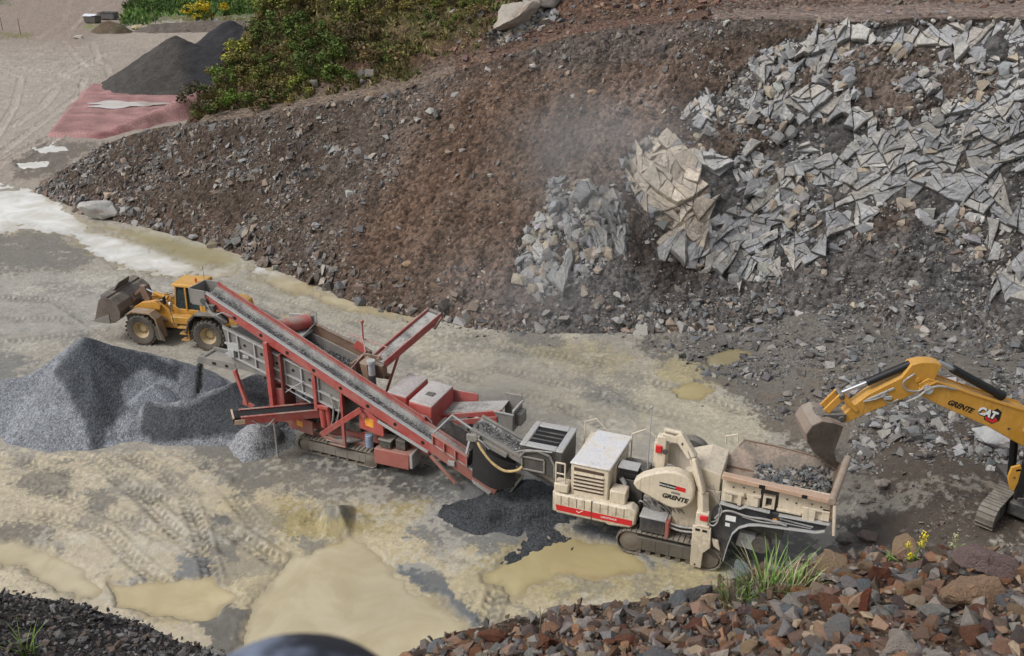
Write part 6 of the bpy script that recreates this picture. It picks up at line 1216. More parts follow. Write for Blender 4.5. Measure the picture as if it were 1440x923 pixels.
    # gearbox and parts under the hopper
    B().hexa([(2.25, -1.1, 1.15), (2.95, -1.1, 1.05), (2.95, -.5, 1.05), (2.25, -.5, 1.15)], [(2.35, -1.1, 1.75), (2.9, -1.1, 1.7), (2.9, -.5, 1.7), (2.35, -.5, 1.75)]).build('vibrator_box', LTGREY, e, .03); B().cyl((3.1, -1.1, 1.35), (3.1, -.6, 1.35), .34, n=20).build('pulley', DARK, e, .03); B().box(2.1, 5.0, -1.15, 1.15, 2.45, 3.0).box(2.1, 3.8, -.9, .9, 1.6, 2.45).build('feeder_body', DARK, e, .03)
crusher()
def rot(p, a, loc): return (loc[0]+p[0]*math.cos(a)-p[1]*math.sin(a), loc[1]+p[0]*math.sin(a)+p[1]*math.cos(a), p[2])
belt_stones('crushed_stone', 'crushed grey stone riding on the short crusher conveyor', CL, CA, (-8.0, 3.40), (-5.9, 2.55), -.34, .34, 420, .05, .13, [(108, 108, 110), (132, 132, 132), (90, 90, 92), (150, 148, 146)], .0)
def hopper_load():
    n = 760; P = np.stack([rng.uniform(2.5, 5.05, n), rng.uniform(-.95, .75, n), np.zeros(n)], 1); P[:, 1] += np.maximum(0, P[:, 0]-3.4)*rng.random(n)*.35; P[:, 2] = 3.36+.5*np.maximum(0, P[:, 1]-.5)+.55*np.exp(-((P[:, 0]-4.05)/.75)**2-((P[:, 1]+.1)/.6)**2)*rng.random(n)**.35
    o = scatter('crushed_stone', P, rng.uniform(.1, .36, n), pick([(116, 118, 120), (98, 100, 102), (142, 142, 140), (118, 108, 98), (84, 84, 84), (150, 142, 132)], n), M_CRUSH, None, .8); o.location = CL; o.rotation_euler = (0, 0, CA); tag(o, 'blue grey broken rock lying in the crusher hopper', 'broken rock', kind='stuff')
hopper_load()
# ------------------------------------------------------------------ 2. red screener
SLC = (-6.985, 36.642, .0); SA = R(-23)
def screener():
    e = empty('screener', SLC, SA, 'red tracked screening plant with a long sloping feed conveyor and grey screen box', 'screener')
    crawler(e, -2.0, 1.98, -1.13, .44, .78, GREYST); crawler(e, -2.0, 1.98, 1.13, .44, .78, GREYST)
    b = B().box(-3.2, 4.2, -.8, -.6, .95, 1.35).box(-3.2, 4.2, .6, .8, .95, 1.35)
    for x in (-3, -1.6, 0, 1.5, 3, 4): b.box(x, x+.2, -.6, .6, 1.0, 1.3)
    b.box(-1.3, 1.3, -1, 1, .5, .95); b.build('chassis', RED, e, .015)
    zt = lambda x: 6.84-.4605*(x+5.91)      # top edge of the main conveyor
    q0, q1 = (-5.95, zt(-5.95)), (7.62, zt(7.62)); yn, yf = -1.35, -.48
    for y, nm in ((yn, 'n'), (yf, 'f')):
        b = B().xz([(q0[0], q0[1]), (q1[0], q1[1]), (q1[0]-.25, q1[1]-.42), (q0[0]+.1, q0[1]-.5)], y-.05, y+.05); b.build('conveyor_beam', RED if y == yn else RED, e, .012)
        B().beam((q0[0], y, q0[1]+.01), (q1[0], y, q1[1]+.01), .16, .05).build('beam_flange', LTGREY if y == yn else RED, e, .008)
    b = B()
    for i in range(9): x = -4.5+i*1.25; b.cyl((x, yn-.056, zt(x)-.26), (x, yn-.045, zt(x)-.26), .085, n=12)
    b.build('beam_hole', BLK, e, 0)
    B().xz([(q0[0], q0[1]+.02), (3.9, zt(3.9)+.02), (3.9, zt(3.9)+.2), (q0[0], q0[1]+.2)], yf-.03, yf+.02).build('skirt_board', RED, e, .008)
    belt_run(e, (q0[0]-.1, q0[1]-.16), (7.5, zt(7.5)-.16), yn+.06, yf-.04, .09)
    for y, s in ((yn+.09, 1), (yf-.08, -1)): B().hexa([(q0[0], y, q0[1]), (q1[0], y, q1[1]), (q1[0], y+s*.13, q1[1]-.13), (q0[0], y+s*.13, q0[1]-.13)], [(q0[0], y+.02*s, q0[1]+.01), (q1[0], y+.02*s, q1[1]+.01), (q1[0], y+s*.15, q1[1]-.13), (q0[0], y+s*.15, q0[1]-.13)]).build('belt_skirt', BELT, e, 0)
    b = B()
    for i in range(13): x = -5.4+i*1.02; b.cyl((x, yn+.06, zt(x)-.36), (x, yf-.06, zt(x)-.36), .06, n=8)
    b.build('roller', DARK, e, 0)
    # head chute
    b = B().box(-6.75, -6.68, yn-.1, yf+.1, 6.3, 6.98).box(-6.68, -5.9, yn-.1, yn-.05, 6.25, 6.95).box(-6.68, -5.9, yf+.05, yf+.1, 6.3, 7.0).box(-6.68, -5.95, yn-.05, yf+.05, 6.2, 6.26); b.build('head_chute', GREYST, e, .015)
    B().cyl((-5.95, yn-.2, q0[1]-.35), (-5.95, yn-.05, q0[1]-.35), .17, n=16).box(-5.85, -5.4, yn-.25, yn-.06, q0[1]-.75, q0[1]-.45).build('head_motor', DARK, e, .02); B().sm([(-5.9, yn-.2, 6.3), (-5.4, yn-.28, 6.0), (-5.0, yn-.2, 6.15), (-4.6, yn-.1, 6.0)], .03).sm([(-5.8, yn-.2, 6.5), (-5.5, yn-.3, 6.15), (-5.1, yn-.25, 5.9), (-4.9, yn-.1, 5.7)], .025).build('hose', HOSE, e, 0)
    # tail hood and feed boot
    b = B(); pr = [(6.95, .28), (7.15, .1), (7.45, .03), (7.8, .05), (8.05, .25), (8.2, .6), (8.12, .64), (7.98, .34), (7.76, .15), (7.45, .13), (7.2, .18), (7.05, .34)]; b.xz(pr, yn-.05, yf+.35); b.build('tail_hood', GREYST, e, .012)
    B().xz([(6.6, zt(6.6)-.45), (7.3, .1), (7.75, .05), (8.1, .4), (8.16, .62), (7.6, zt(7.6)+.05), (6.6, zt(6.6)-.1)], yf+.3, yf+.36).build('hood_cheek', DARK, e, .01); B().cyl((7.45, yn+.05, .42), (7.45, yf, .42), .2, n=16).build('tail_drum', DARK, e, .01); B().xz([(6.45, zt(6.45)-.42), (7.3, zt(7.3)-.42), (7.2, zt(7.2)-.58), (6.5, zt(6.5)-.56)], yn-.12, yn-.02).box(5.4, 5.7, yn-.14, yn-.05, zt(5.5)-.42, zt(5.5)-.2).build('tensioner', LTGREY, e, .01)
    b = B().xz([(4.72, zt(4.72)+.02), (6.25, zt(6.25)+.02), (6.25, zt(6.25)+.52), (4.72, zt(4.72)+.48)], yn-.06, yn-.01)
    b.build('feed_boot', RED, e, .01); b = B()
    for x in (4.72, 5.22, 5.72, 6.22): b.box(x, x+.05, yn-.15, yn-.06, zt(x), zt(x)+.5)
    b.beam((4.7, yn-.1, zt(4.7)+.52), (6.28, yn-.1, zt(6.28)+.54), .16, .06); b.build('boot_rib', paint('rib_pale', srgb(190, 120, 112), .5, .2), e, .008)
    rail(e, [(4.75, yn-.05, zt(4.7)+.5), (5.0, yf+.3, zt(4.7)+.75), (5.9, yf+.3, zt(5.9)+.85), (6.2, yn-.05, zt(6.2)+.55)], .05, LTGREY, 'boot_frame'); B().xz([(4.75, zt(4.75)), (6.3, zt(6.3)), (6.3, zt(6.3)+.75), (4.75, zt(4.75)+.7)], yf+.12, yf+.18).build('boot_back', DARK, e, .01)
    B().hexa([(6.2, yn+.02, zt(6.2)), (6.26, yn+.02, zt(6.26)), (6.26, yf, zt(6.26)), (6.2, yf, zt(6.2))], [(6.3, yn+.02, zt(6.2)+.7), (6.36, yn+.02, zt(6.2)+.7), (6.36, yf, zt(6.2)+.75), (6.3, yf, zt(6.2)+.75)]).build('boot_flap', RUBBER, e, 0)
    B().beam((4.62, yn-.1, 1.42), (5.75, yn-.15, .42), .12, .14).beam((4.9, yn-.1, 1.25), (5.2, yn+.2, 1.2), .06, .06).build('jack_leg', RED, e, .015); B().beam((4.5, yn-.1, 1.55), (2.2, yn-.05, 2.45), .07, .12).build('lower_rail', LTGREY, e, .01)
    # screen box
    dz = lambda x: 5.32-.30*(x+5.46)
    side = [(-5.5, dz(-5.5)), (.3, dz(.3)), (.3, dz(.3)-1.25), (-1.0, 2.72), (-3.4, 3.25), (-5.06, 3.36), (-5.3, 4.1)]
    for y in (-1.08, 1.3): B().xz(side, y-.04, y+.04).build('screen_side', GREYST, e, .012)
    b = B()
    for x in (-5.2, -4.75, -3.9, -3.2, -2.4, -1.6, -.8): b.box(x, x+.07, -1.2, -1.12, dz(x)-1.25, dz(x)-.04)
    for d0 in (.04, .75, 1.25): b.beam((-5.4, -1.17, dz(-5.4)-d0), (.25, -1.17, dz(.25)-d0), .1, .07)
    b.box(-5.25, -4.65, -1.24, -1.121, 4.25, 4.6).box(-5.2, -4.9, -1.3, -1.121, 3.95, 4.3).box(-4.5, -4.2, -1.22, -1.121, 4.0, 4.12); b.build('stiffener', LTGREY, e, .008)
    b = B()
    for x, d0 in ((-4.4, .45), (-3.55, .45), (-3.5, 1.55), (-2.8, .5), (-2.0, .45), (-4.6, 1.3), (-1.6, 1.5), (-1.2, .5)): b.cyl((x, -1.135, dz(x)-d0), (x, -1.118, dz(x)-d0), .07, n=10)
    b.build('side_hole', BLK, e, 0)
    B().hexa([(-5.4, -1.04, dz(-5.4)-.45), (.2, -1.04, dz(.2)-.45), (.2, 1.26, dz(.2)-.45), (-5.4, 1.26, dz(-5.4)-.45)], [(-5.4, -1.04, dz(-5.4)-.4), (.2, -1.04, dz(.2)-.4), (.2, 1.26, dz(.2)-.4), (-5.4, 1.26, dz(-5.4)-.4)]).build('screen_deck', DARK, e, 0)
    B().hexa([(-5.4, -1.04, dz(-5.4)-1.3), (-1, -1.04, 2.8), (-1, 1.26, 2.8), (-5.4, 1.26, dz(-5.4)-1.3)], [(-5.4, -1.04, dz(-5.4)-1.25), (-1, -1.04, 2.85), (-1, 1.26, 2.85), (-5.4, 1.26, dz(-5.4)-1.25)]).build('lower_deck', DARK, e, 0)
    B().beam((-3.0, 1.42, dz(-3)+.2), (.3, 1.42, dz(.3)+.2), .08, .5).beam((-3.0, 1.42, dz(-3)+.45), (.3, 1.42, dz(.3)+.45), .16, .06).build('far_wall', RUST, e, .01); B().xz([(-.55, dz(-.5)+.3), (.1, dz(.1)+.25), (.0, dz(0)+.7), (-.3, dz(-.3)+.75)], 1.3, 1.36).build('wall_bracket', REDC, e, .01)
    B().cyl((-3.75, .2, 4.98), (-2.75, 1.45, 4.98), .33, n=22).build('drive_cover', RED, e, .03); B().box(-3.9, -2.6, .1, 1.6, 4.5, 4.62).beam((-3.9, 1.5, 4.9), (-2.7, 1.7, 4.9), .08, .5).build('drive_base', LTGREY, e, .02); rail(e, [(-2.55, .4, 4.6), (-2.45, 1.5, 4.95), (-2.6, 1.7, 5.3), (-3.2, 1.7, 5.4)], .035, GREYST, 'drive_guard')
    # fines lip at the left end
    B().box(-7.05, -5.0, -1.12, -1.05, 3.2, 3.56).box(-7.05, -5.0, -.1, -.03, 3.2, 3.56).hexa([(-7.1, -1.05, 3.3), (-5.0, -1.05, 3.36), (-5.0, -.1, 3.36), (-7.1, -.1, 3.3)], [(-7.1, -1.05, 3.36), (-5.0, -1.05, 3.42), (-5.0, -.1, 3.42), (-7.1, -.1, 3.36)]).cyl((-7.05, -1.1, 3.34), (-7.05, -.05, 3.34), .12, n=14).build('fines_conveyor', GREYST, e, .012)
    B().box(-6.3, -6.1, -1.135, -1.121, 3.3, 3.42).box(-5.6, -5.45, -1.135, -1.121, 3.3, 3.42).build('lip_hole', BLK, e, 0)
    # posts and struts
    B().box(-3.12, -2.92, -1.52, -1.22, 1.2, 5.1).box(-3.12, -2.98, -1.3, -.3, 1.9, 4.9).build('post', REDC, e, .015); B().box(-2.5, -2.4, -1.4, -.6, 1.9, 4.6).box(-2.92, -2.45, -1.2, -1.12, 3.1, 3.2).build('post_web', paint('dark_red', srgb(128, 44, 42), .35, .25), e, .012); B().box(-2.9, -2.5, -1.3, -1.2, 1.8, 2.9).build('post_panel', RED, e, .01)
    B().box(-.98, -.82, -1.3, -1.1, 2.2, zt(-.9)-.4).box(.3, .42, -1.25, -1.05, 2.0, zt(.3)-.42).box(2.1, 2.22, -1.25, -1.05, 1.8, zt(2.1)-.42).build('short_post', RED, e, .012)
    B().beam((-5.05, -1.2, 3.3), (-4.5, -1.3, 1.75), .14, .18).xz([(-4.7, 1.95), (-4.15, 1.75), (-4.3, 1.62), (-4.75, 1.72)], -1.34, -1.2).build('strut', RED, e, .015)
    B().beam((-2.6, -1.2, 3.0), (-1.2, -1.2, 2.5), .05, .05).tube([(-2.5, -1.3, 2.7), (-2.0, -1.3, 3.1), (-1.4, -1.25, 3.5)], .025).build('brace', LTGREY, e, .006)
    # under frame clutter
    b = B()
    for i in range(8): x = -1.5+i*.22; b.cyl((x, -1.0+.2*(i % 2), 1.45), (x+.1, -.9, 1.95+.1*(i % 3)), .07, n=8)
    b.box(-2.4, 1.0, -.9, .9, 1.35, 1.75).box(-1.0, .9, -.7, .7, 1.75, 2.9).cyl((.6, -1.0, 3.3), (.6, -.4, 3.3), .3, n=14); b.build('machinery', DARK, e, .02)
    B().xz([(-2.35, 1.1), (-1.15, .95), (-1.15, 1.62), (-2.5, 1.75)], -1.32, -1.24).build('side_panel', RED, e, .012); B().xz([(-1.95, 1.3), (-1.65, 1.27), (-1.65, 1.52), (-1.95, 1.55)], -1.326, -1.32).build('warning_sticker', ORANGE, e, 0)
    B().xz([(1.25, 1.9), (2.4, 1.72), (2.4, 2.3), (1.75, 2.75), (1.25, 2.85)], -1.36, -1.28).build('side_panel', REDC, e, .012); B().xz([(1.55, 2.1), (1.95, 2.04), (1.95, 2.42), (1.55, 2.48)], -1.366, -1.36).build('warning_sticker', ORANGE, e, 0)
    B().cyl((-.66, -1.1, 1.4), (-.72, -1.1, 2.35), .15, n=14).cyl((-.4, -1.05, 1.4), (-.46, -1.05, 2.35), .13, n=12).box(-.9, -.3, -1.3, -.9, 2.35, 2.5).build('hydraulic_ram', REDC, e, .015); B().sm([(-.2, -1.2, 3.1), (-.05, -1.25, 2.6), (-.1, -1.3, 1.9), (-.4, -1.25, 1.3)], .035).sm([(.3, -1.2, 2.9), (.2, -1.3, 2.2), (.0, -1.3, 1.6)], .03).build('hose', HOSE, e, 0)
    B().beam((-.62, -1.45, 1.2), (1.45, -1.45, 2.86), .1, .24).beam((1.3, -1.45, 2.85), (1.6, -1.42, 2.5), .1, .2).build('diagonal_beam', RED, e, .015); B().box(.45, .58, -1.5, -1.38, .92, 2.0).xz([(-.5, 1.22), (-.62, 1.1), (.4, .95), (.45, 1.05)], -1.5, -1.4).box(-.2, .6, -1.55, -1.3, .86, .92).build('step_frame', RED, e, .012); B().hexa([(-.4, -1.5, 1.0), (.45, -1.5, .98), (1.0, -.9, .98), (.1, -.9, 1.0)], [(-.4, -1.5, 1.05), (.45, -1.5, 1.03), (1.0, -.9, 1.03), (.1, -.9, 1.05)]).build('step_plate', LTGREY, e, .01)
    B().cyl((1.62, -1.25, 1.02), (1.62, -1.25, 1.6), .17, .17, 16).build('filter_can', plain('blue_grey_can', srgb(132, 146, 168), .5), e, .03)
    B().hexa([(1.9, -1.42, .38), (3.55, -1.42, .42), (3.55, -.7, .42), (1.9, -.7, .38)], [(1.92, -1.42, 1.1), (3.58, -1.42, 1.16), (3.58, -.7, 1.16), (1.92, -.7, 1.1)]).build('tank', REDC, e, .03); B().box(3.58, 3.72, -1.4, -.72, .5, 1.18).build('tank_end', LTGREY, e, .02); B().box(2.15, 2.65, -1.3, -.85, 1.16, 1.5).box(2.85, 3.3, -1.2, -.8, 1.18, 1.62).build('battery_box', DARK, e, .02); B().box(2.1, 2.72, -1.35, -.8, 1.5, 1.56).build('battery_lid', GREYST, e, .01)
    # power unit covers
    for x0, x1, y0, y1, z0, z1 in ((2.98, 4.1, -.3, 1.8, 1.9, 3.0), (1.66, 2.66, .15, 2.2, 1.9, 2.92)):
        B().hexa([(x0, y0, z0), (x1, y0, z0-.1), (x1, y1, z0), (x0, y1, z0)], [(x0+.05, y0+.03, z1), (x1, y0+.03, z1-.08), (x1, y1, z1-.08), (x0+.05, y1, z1)]).build('engine_cover', REDC, e, .06); B().hexa([(x0+.06, y0+.05, z1), (x1-.02, y0+.05, z1-.08), (x1-.02, y1-.03, z1-.08), (x0+.06, y1-.03, z1)], [(x0+.1, y0+.09, z1+.03), (x1-.06, y0+.09, z1-.05), (x1-.06, y1-.07, z1-.05), (x0+.1, y1-.07, z1+.03)]).build('cover_top', paint('white_dust', srgb(214, 206, 206), .4, .04), e, .01)
    B().box(3.4, 3.75, .5, .8, 2.96, 3.02).build('vent', DARK, e, .01); B().tube([(2.96, -.36, 2.2), (2.98, -.36, 2.6), (3.9, -.36, 2.5), (4.14, -.36, 2.3), (4.14, -.36, 1.9)], .03).build('cover_rail', GREYST, e, 0)
    B().cyl((.95, .35, 3.0), (.95, .35, 4.05), .15, n=16).cyl((.95, .35, 4.05), (.95, .35, 4.22), .19, n=16).tube([(1.0, .35, 3.0), (1.1, .2, 2.85), (1.3, .1, 2.8)], .11, 10).build('exhaust_stack', LTGREY, e, .02); B().cyl((.95, .35, 2.4), (.95, .35, 3.55), .17, n=14).build('muffler', DARK, e, .02)
    B().sm([(1.4, .0, 2.7), (1.7, -.1, 2.75), (2.0, -.1, 2.55), (2.3, -.1, 2.4)], .13, 10).build('intake_pipe', REDC, e, 0); B().hexa([(.55, .3, 3.2), (.85, .3, 3.1), (.85, .8, 3.1), (.55, .8, 3.2)], [(.45, .2, 4.1), (.8, .2, 4.0), (.8, .85, 4.0), (.45, .85, 4.1)]).build('dust_bin', paint('pale_rust', srgb(176, 146, 122), .4, .3), e, .02)
    B().box(-.1, .05, .3, 1.3, 3.2, 3.9).box(.05, .9, 1.2, 1.28, 3.0, 4.0).box(.05, 1.2, 1.28, 1.5, 2.9, 3.1).build('transfer_box', RUST, e, .02); B().xz([(.05, 2.9), (1.2, 2.5), (1.2, 3.15), (.05, 3.6)], .0, .06).build('red_plate', REDC, e, .01); B().xz([(-.3, 3.4), (.1, 3.3), (.05, 4.0)], .4, .46).build('gusset', LTGREY, e, .01)
    rail(e, [(-1.35, -.2, 4.0), (.0, -.2, 3.6), (.35, .9, 4.25), (-.2, 1.6, 4.6)], .025, paint('pale_red', srgb(204, 140, 130), .3, .1), posts=[((0., -.2, 3.6), 2.9)]); rail(e, [(-.9, 1.6, 4.6), (1.0, 1.6, 4.3), (.9, .9, 4.0)], .025, paint('pale_red2', srgb(204, 140, 130), .3, .1))
    B().cyl((-.1, 1.5, 3.6), (-.1, 1.5, 5.3), .035, n=8).sphere((-.1, 1.5, 5.36), .09).build('beacon_pole', RED, e, 0)
    # far (oversize) conveyor
    r0, r1 = Vector((.8, 1.2, 3.75)), Vector((2.0, 4.35, 5.0)); d = (r1-r0).normalized(); s = d.cross(Vector((0, 0, 1))).normalized()
    for k in (-.42, .42): B().beam(r0+s*k, r1+s*k, .07, .34).build('side_conveyor_beam', RED, e, .012)
    B().beam(r0, r1, .76, .05).build('side_conveyor_belt', BELT, e, 0); B().cyl(r1-s*.38, r1+s*.38, .12, n=14).build('side_conveyor_drum', DARK, e, .01); B().beam(r1+s*.5-d*.1, r1+s*.5-d*.6+Vector((0, 0, -.25)), .1, .1).box(r0.x-.5, r0.x+.35, r0.y-.3, r0.y+.1, 3.1, 3.7).build('side_conveyor_bracket', RUST, e, .012); B().beam((.9, 1.4, 2.0), r0+d*1.4+Vector((0, 0, -.2)), .09, .09).build('conveyor_stay', RED, e, .01)
    # near side product conveyor
    r0, r1 = Vector((-.95, -.75, 1.98)), Vector((-3.5, -3.25, 2.32)); d = (r1-r0).normalized(); s = d.cross(Vector((0, 0, 1))).normalized()
    for k in (-.34, .34): B().beam(r0+s*k, r1-d*.15+s*k, .06, .36).beam(r0+s*k+Vector((0, 0, .19)), r1-d*.15+s*k+Vector((0, 0, .19)), .13, .03).build('product_conveyor_beam', RED, e, .01)
    B().beam(r0+Vector((0, 0, .12)), r1+Vector((0, 0, .12)), .62, .05).cyl(r1-s*.3, r1+s*.3, .17, n=16).build('product_belt', RUBBER, e, .01); B().beam(r1-s*.42-d*.3, r1-s*.42+d*.12, .05, .2).beam(r1+s*.42-d*.3, r1+s*.42+d*.16, .05, .14).beam(r1-s*.42+d*.14+Vector((0, 0, .18)), r1+s*.42+d*.14+Vector((0, 0, .18)), .08, .06).build('conveyor_end', paint('pale_end', srgb(208, 176, 150), .3, .2), e, .01)
    p = r0+d*2.1; B().beam((p.x, p.y, .1), (p.x, p.y, 1.95), .07, .07, (1, 0, 0)).build('support_leg', LTGREY, e, .006); B().sm([p+s*-.4, p+s*-.45+d*.4+Vector((0, 0, -.3)), p+s*-.4+d*.9], .025).build('hose', HOSE, e, 0)
    # right hand auxiliary conveyor
    B().hexa([(3.8, .6, 1.9), (6.6, 1.1, 2.35), (6.6, 1.25, 2.35), (3.8, .75, 1.9)], [(3.8, .6, 2.05), (6.6, 1.1, 2.62), (6.6, 1.25, 2.62), (3.8, .75, 2.05)]).hexa([(4.6, .58, 1.75), (6.5, .95, 2.1), (6.5, 1.02, 2.1), (4.6, .65, 1.75)], [(4.6, .58, 2.0), (6.5, .95, 2.38), (6.5, 1.02, 2.38), (4.6, .65, 2.0)]).build('aux_conveyor_beam', RED, e, .012)
    B().hexa([(3.7, .7, 2.0), (6.6, 1.2, 2.55), (6.6, 2.0, 2.6), (3.7, 1.7, 2.05)], [(3.7, .7, 2.06), (6.6, 1.2, 2.61), (6.6, 2.0, 2.66), (3.7, 1.7, 2.11)]).build('aux_conveyor_belt', BELT, e, 0); B().box(4.0, 5.2, 1.9, 1.98, 1.9, 2.7).build('aux_panel', RED, e, .02)
    B().box(6.4, 7.2, 1.0, 1.08, 1.75, 2.6).box(6.4, 7.2, 2.0, 2.08, 1.9, 3.0).box(7.12, 7.2, 1.08, 2.0, 1.75, 2.75).box(6.4, 7.1, 1.1, 2.0, 1.75, 1.85).box(7.2, 7.45, 1.3, 1.9, 1.95, 2.5).build('aux_box', GREYST, e, .02); B().box(6.35, 7.25, .96, 1.0, 2.56, 2.64).box(7.2, 7.26, .96, 2.1, 2.7, 2.8).build('aux_rim', LTGREY, e, .01); B().cyl((5.6, .9, 2.05), (5.6, 1.2, 2.05), .16, n=14).build('aux_motor', LTGREY, e, .02); B().box(5.0, 5.2, 1.2, 1.4, .3, 2.2).box(6.7, 6.85, 1.3, 1.45, .02, 1.8).build('aux_leg', DARK, e, .01)
screener()
zt_ = lambda x: 6.84-.4605*(x+5.91)
belt_stones('crushed_stone', 'grey crushed stone carried up the long red conveyor', SLC, SA, (-6.0, zt_(-6.0)-.13), (7.2, zt_(7.2)-.13), -1.2, -.78, 2000, .035, .11, [(116, 116, 118), (140, 140, 140), (96, 96, 98), (160, 158, 154)], .0)
def deck_stones():
    n = 1500; x = rng.uniform(-3.4, .15, n); y = rng.uniform(-.5, 1.22, n); P = np.stack([x, y, 5.32-.3*(x+5.46)-.36], 1)
    o = scatter('crushed_stone', P, rng.uniform(.06, .15, n), pick([(96, 98, 102), (120, 120, 122), (78, 80, 84), (140, 138, 136)], n), M_CRUSH, None, .7); o.location = SLC; o.rotation_euler = (0, 0, SA); tag(o, 'grey crushed stone bouncing on the screen deck behind the conveyor', 'crushed stone', kind='stuff')
deck_stones()
def fines_stream():
    """material dropping off the left lip of the screener"""
    n = 2600; t = rng.random(n); x = -7.12-.8*np.sqrt(t); z = 3.4-.25*np.sqrt(t)-t*1.9; P = np.stack([x+rng.normal(0, .05, n)+.03, rng.normal(-.6, .09+.05*t, n), z+rng.normal(0, .04, n)], 1)
    o = scatter('falling_grit', P, rng.uniform(.03, .075, n), pick([(92, 93, 95), (80, 82, 84), (108, 108, 110)], n), M_CRUSH, None, .9); o.location = SLC; o.rotation_euler = (0, 0, SA); tag(o, 'stream of dark grit falling from the screener lip onto the heap', 'falling grit', kind='stuff')
fines_stream()
# ------------------------------------------------------------------ 3. wheel loader
def loader():
    LA = R(168); LO = (-17.75, 47.95, .05); e = empty('wheel_loader', LO, LA, 'yellow wheel loader with a black bucket parked behind the gravel heap', 'wheel loader')
    def wheel(x, y):
        s = 1 if y > 0 else -1; b = B(); r = .87; w = .32
        b.lathe([(.46, -w*.8), (.62, -w), (.78, -w), (r, -w*.78), (r, w*.78), (.78, w), (.62, w), (.46, w*.8)], (x, y, r), 'y', 36)
        for i in range(22):
            a = 2*PI*i/22
            for sd, of in ((-1, 0), (1, .5)):
                a2 = a+of*2*PI/22; c = Vector((x+math.cos(a2)*(r+.0), y+sd*w*.48, r+math.sin(a2)*(r+.0))); t = Vector((-math.sin(a2), 0, math.cos(a2))); n_ = Vector((math.cos(a2), 0, math.sin(a2))); q = [c-t*.06, c+t*.06, c+t*.045+n_*.045, c-t*.045+n_*.045]; u = Vector((0, w*.5*sd, 0))+t*.05; b.hexa([p-u*.7 for p in q], [p+u for p in q])
        ty = b.build('wheel', TYRE, e, 0)
        B().lathe([(.001, s*.06), (.16, s*.06), (.2, s*.02), (.3, s*.0), (.38, s*.10), (.46, s*.25), (.5, s*.27), (.47, s*.2)], (x, y, r), 'y', 26).build('rim', paint('rim_cream%d%d' % (x > 0, y > 0), srgb(214, 184, 128), .35, .35), ty, 0)
        b2 = B()
        for k in range(10): a = 2*PI*k/10; b2.cyl((x+.26*math.cos(a), y+s*.0, r+.26*math.sin(a)), (x+.26*math.cos(a), y+s*.05, r+.26*math.sin(a)), .025, n=6)
        b2.build('wheel_nut', DARK, ty, 0)
    for x in (1.95, -1.97):
        for y in (1.05, -1.05): wheel(x, y)
    B().cyl((1.95, -.9, .87), (1.95, .9, .87), .2, n=12).cyl((-1.97, -.9, .87), (-1.97, .9, .87), .2, n=12).box(1.75, 2.15, -.3, .3, .6, 1.15).box(-2.2, -1.75, -.3, .3, .6, 1.15).build('axle', DARK, e, .03)
    # front frame and arms
    B().xz([(.25, .75), (2.5, .8), (2.6, 1.3), (2.2, 2.15), (1.3, 2.35), (.7, 1.9), (.25, 1.5)], .38, .48).xz([(.25, .75), (2.5, .8), (2.6, 1.3), (2.2, 2.15), (1.3, 2.35), (.7, 1.9), (.25, 1.5)], -.48, -.38).box(.3, 2.3, -.38, .38, .8, 1.3).box(1.6, 2.1, -.38, .38, 1.6, 2.1).build('front_frame', YELD, e, .03)
    for s in (1, -1):
        B().xz([(1.02, 1.55), (1.3, 1.82), (2.3, 1.86), (2.75, 1.62), (2.78, 1.7), (2.35, 1.96), (1.25, 1.92), (.92, 1.6), (.72, .45), (.80, .42)], s*.78-.0, s*1.38).build('front_fender', paint('fender_brown%d' % s, srgb(150, 118, 84), .5, .4), e, .02); B().xz([(.55, .35), (1.05, .42), (1.12, 1.15), (.82, 1.3)], s*1.30, s*1.36).build('mud_flap', DARK, e, .01)
        B().xz([(1.0, 2.1), (1.3, 2.3), (2.1, 2.2), (2.75, 1.8), (3.15, 1.42), (3.0, 1.2), (2.5, 1.5), (1.9, 1.86), (1.05, 1.85)], s*.58-.07, s*.58+.07).build('lift_arm', YELD, e, .02); B().cyl((.8, s*.58, 1.2), (1.5, s*.58, 1.55), .09, n=12).build('lift_cylinder', DARK, e, .01); B().cyl((1.5, s*.58, 1.55), (2.05, s*.58, 1.85), .05, n=10).build('cylinder_rod', CHROME, e, 0)
    B().xz([(1.9, 2.2), (2.15, 2.9), (2.4, 2.95), (2.45, 2.6), (2.2, 1.9)], -.13, .13).beam((2.3, 0, 2.8), (2.9, 0, 2.3), .12, .16).build('bell_crank', RUST, e, .02); B().cyl((.9, 0, 2.3), (1.7, 0, 2.55), .11, n=12).build('tilt_cylinder', YELD, e, .01); B().cyl((1.7, 0, 2.55), (2.2, 0, 2.75), .055, n=10).build('tilt_rod', CHROME, e, 0)
    B().sm([(.4, .5, 2.0), (.7, .55, 2.4), (1.1, .5, 2.35), (1.4, .4, 2.2)], .035).sm([(.4, -.3, 2.1), (.7, -.3, 2.55), (1.2, -.2, 2.5)], .035).build('hose', HOSE, e, 0)
    # bucket
    pr = [(4.55, 1.28), (3.6, 1.22), (3.2, 1.32), (2.92, 1.6), (2.86, 1.95), (2.98, 2.32), (3.3, 2.62), (3.75, 2.72)]; th = .07
    bk = B(); inn = [(x+(3.7-x)*.05+.02, z+(2.0-z)*.06) for x, z in pr]
    for i in range(len(pr)-1): bk.xz([pr[i], pr[i+1], inn[i+1], inn[i]], -1.55, 1.55)
    bu = bk.build('bucket', BUCK, e, .01)
    for s in (1, -1): B().xz([(4.5, 1.25), (3.6, 1.2), (3.2, 1.3), (2.9, 1.6), (2.84, 1.95), (2.96, 2.34), (3.3, 2.64), (3.78, 2.74), (4.02, 2.5), (4.3, 1.75)], s*1.55-.03*s, s*1.55+.03*s).build('bucket_side', BUCK, bu, .01)
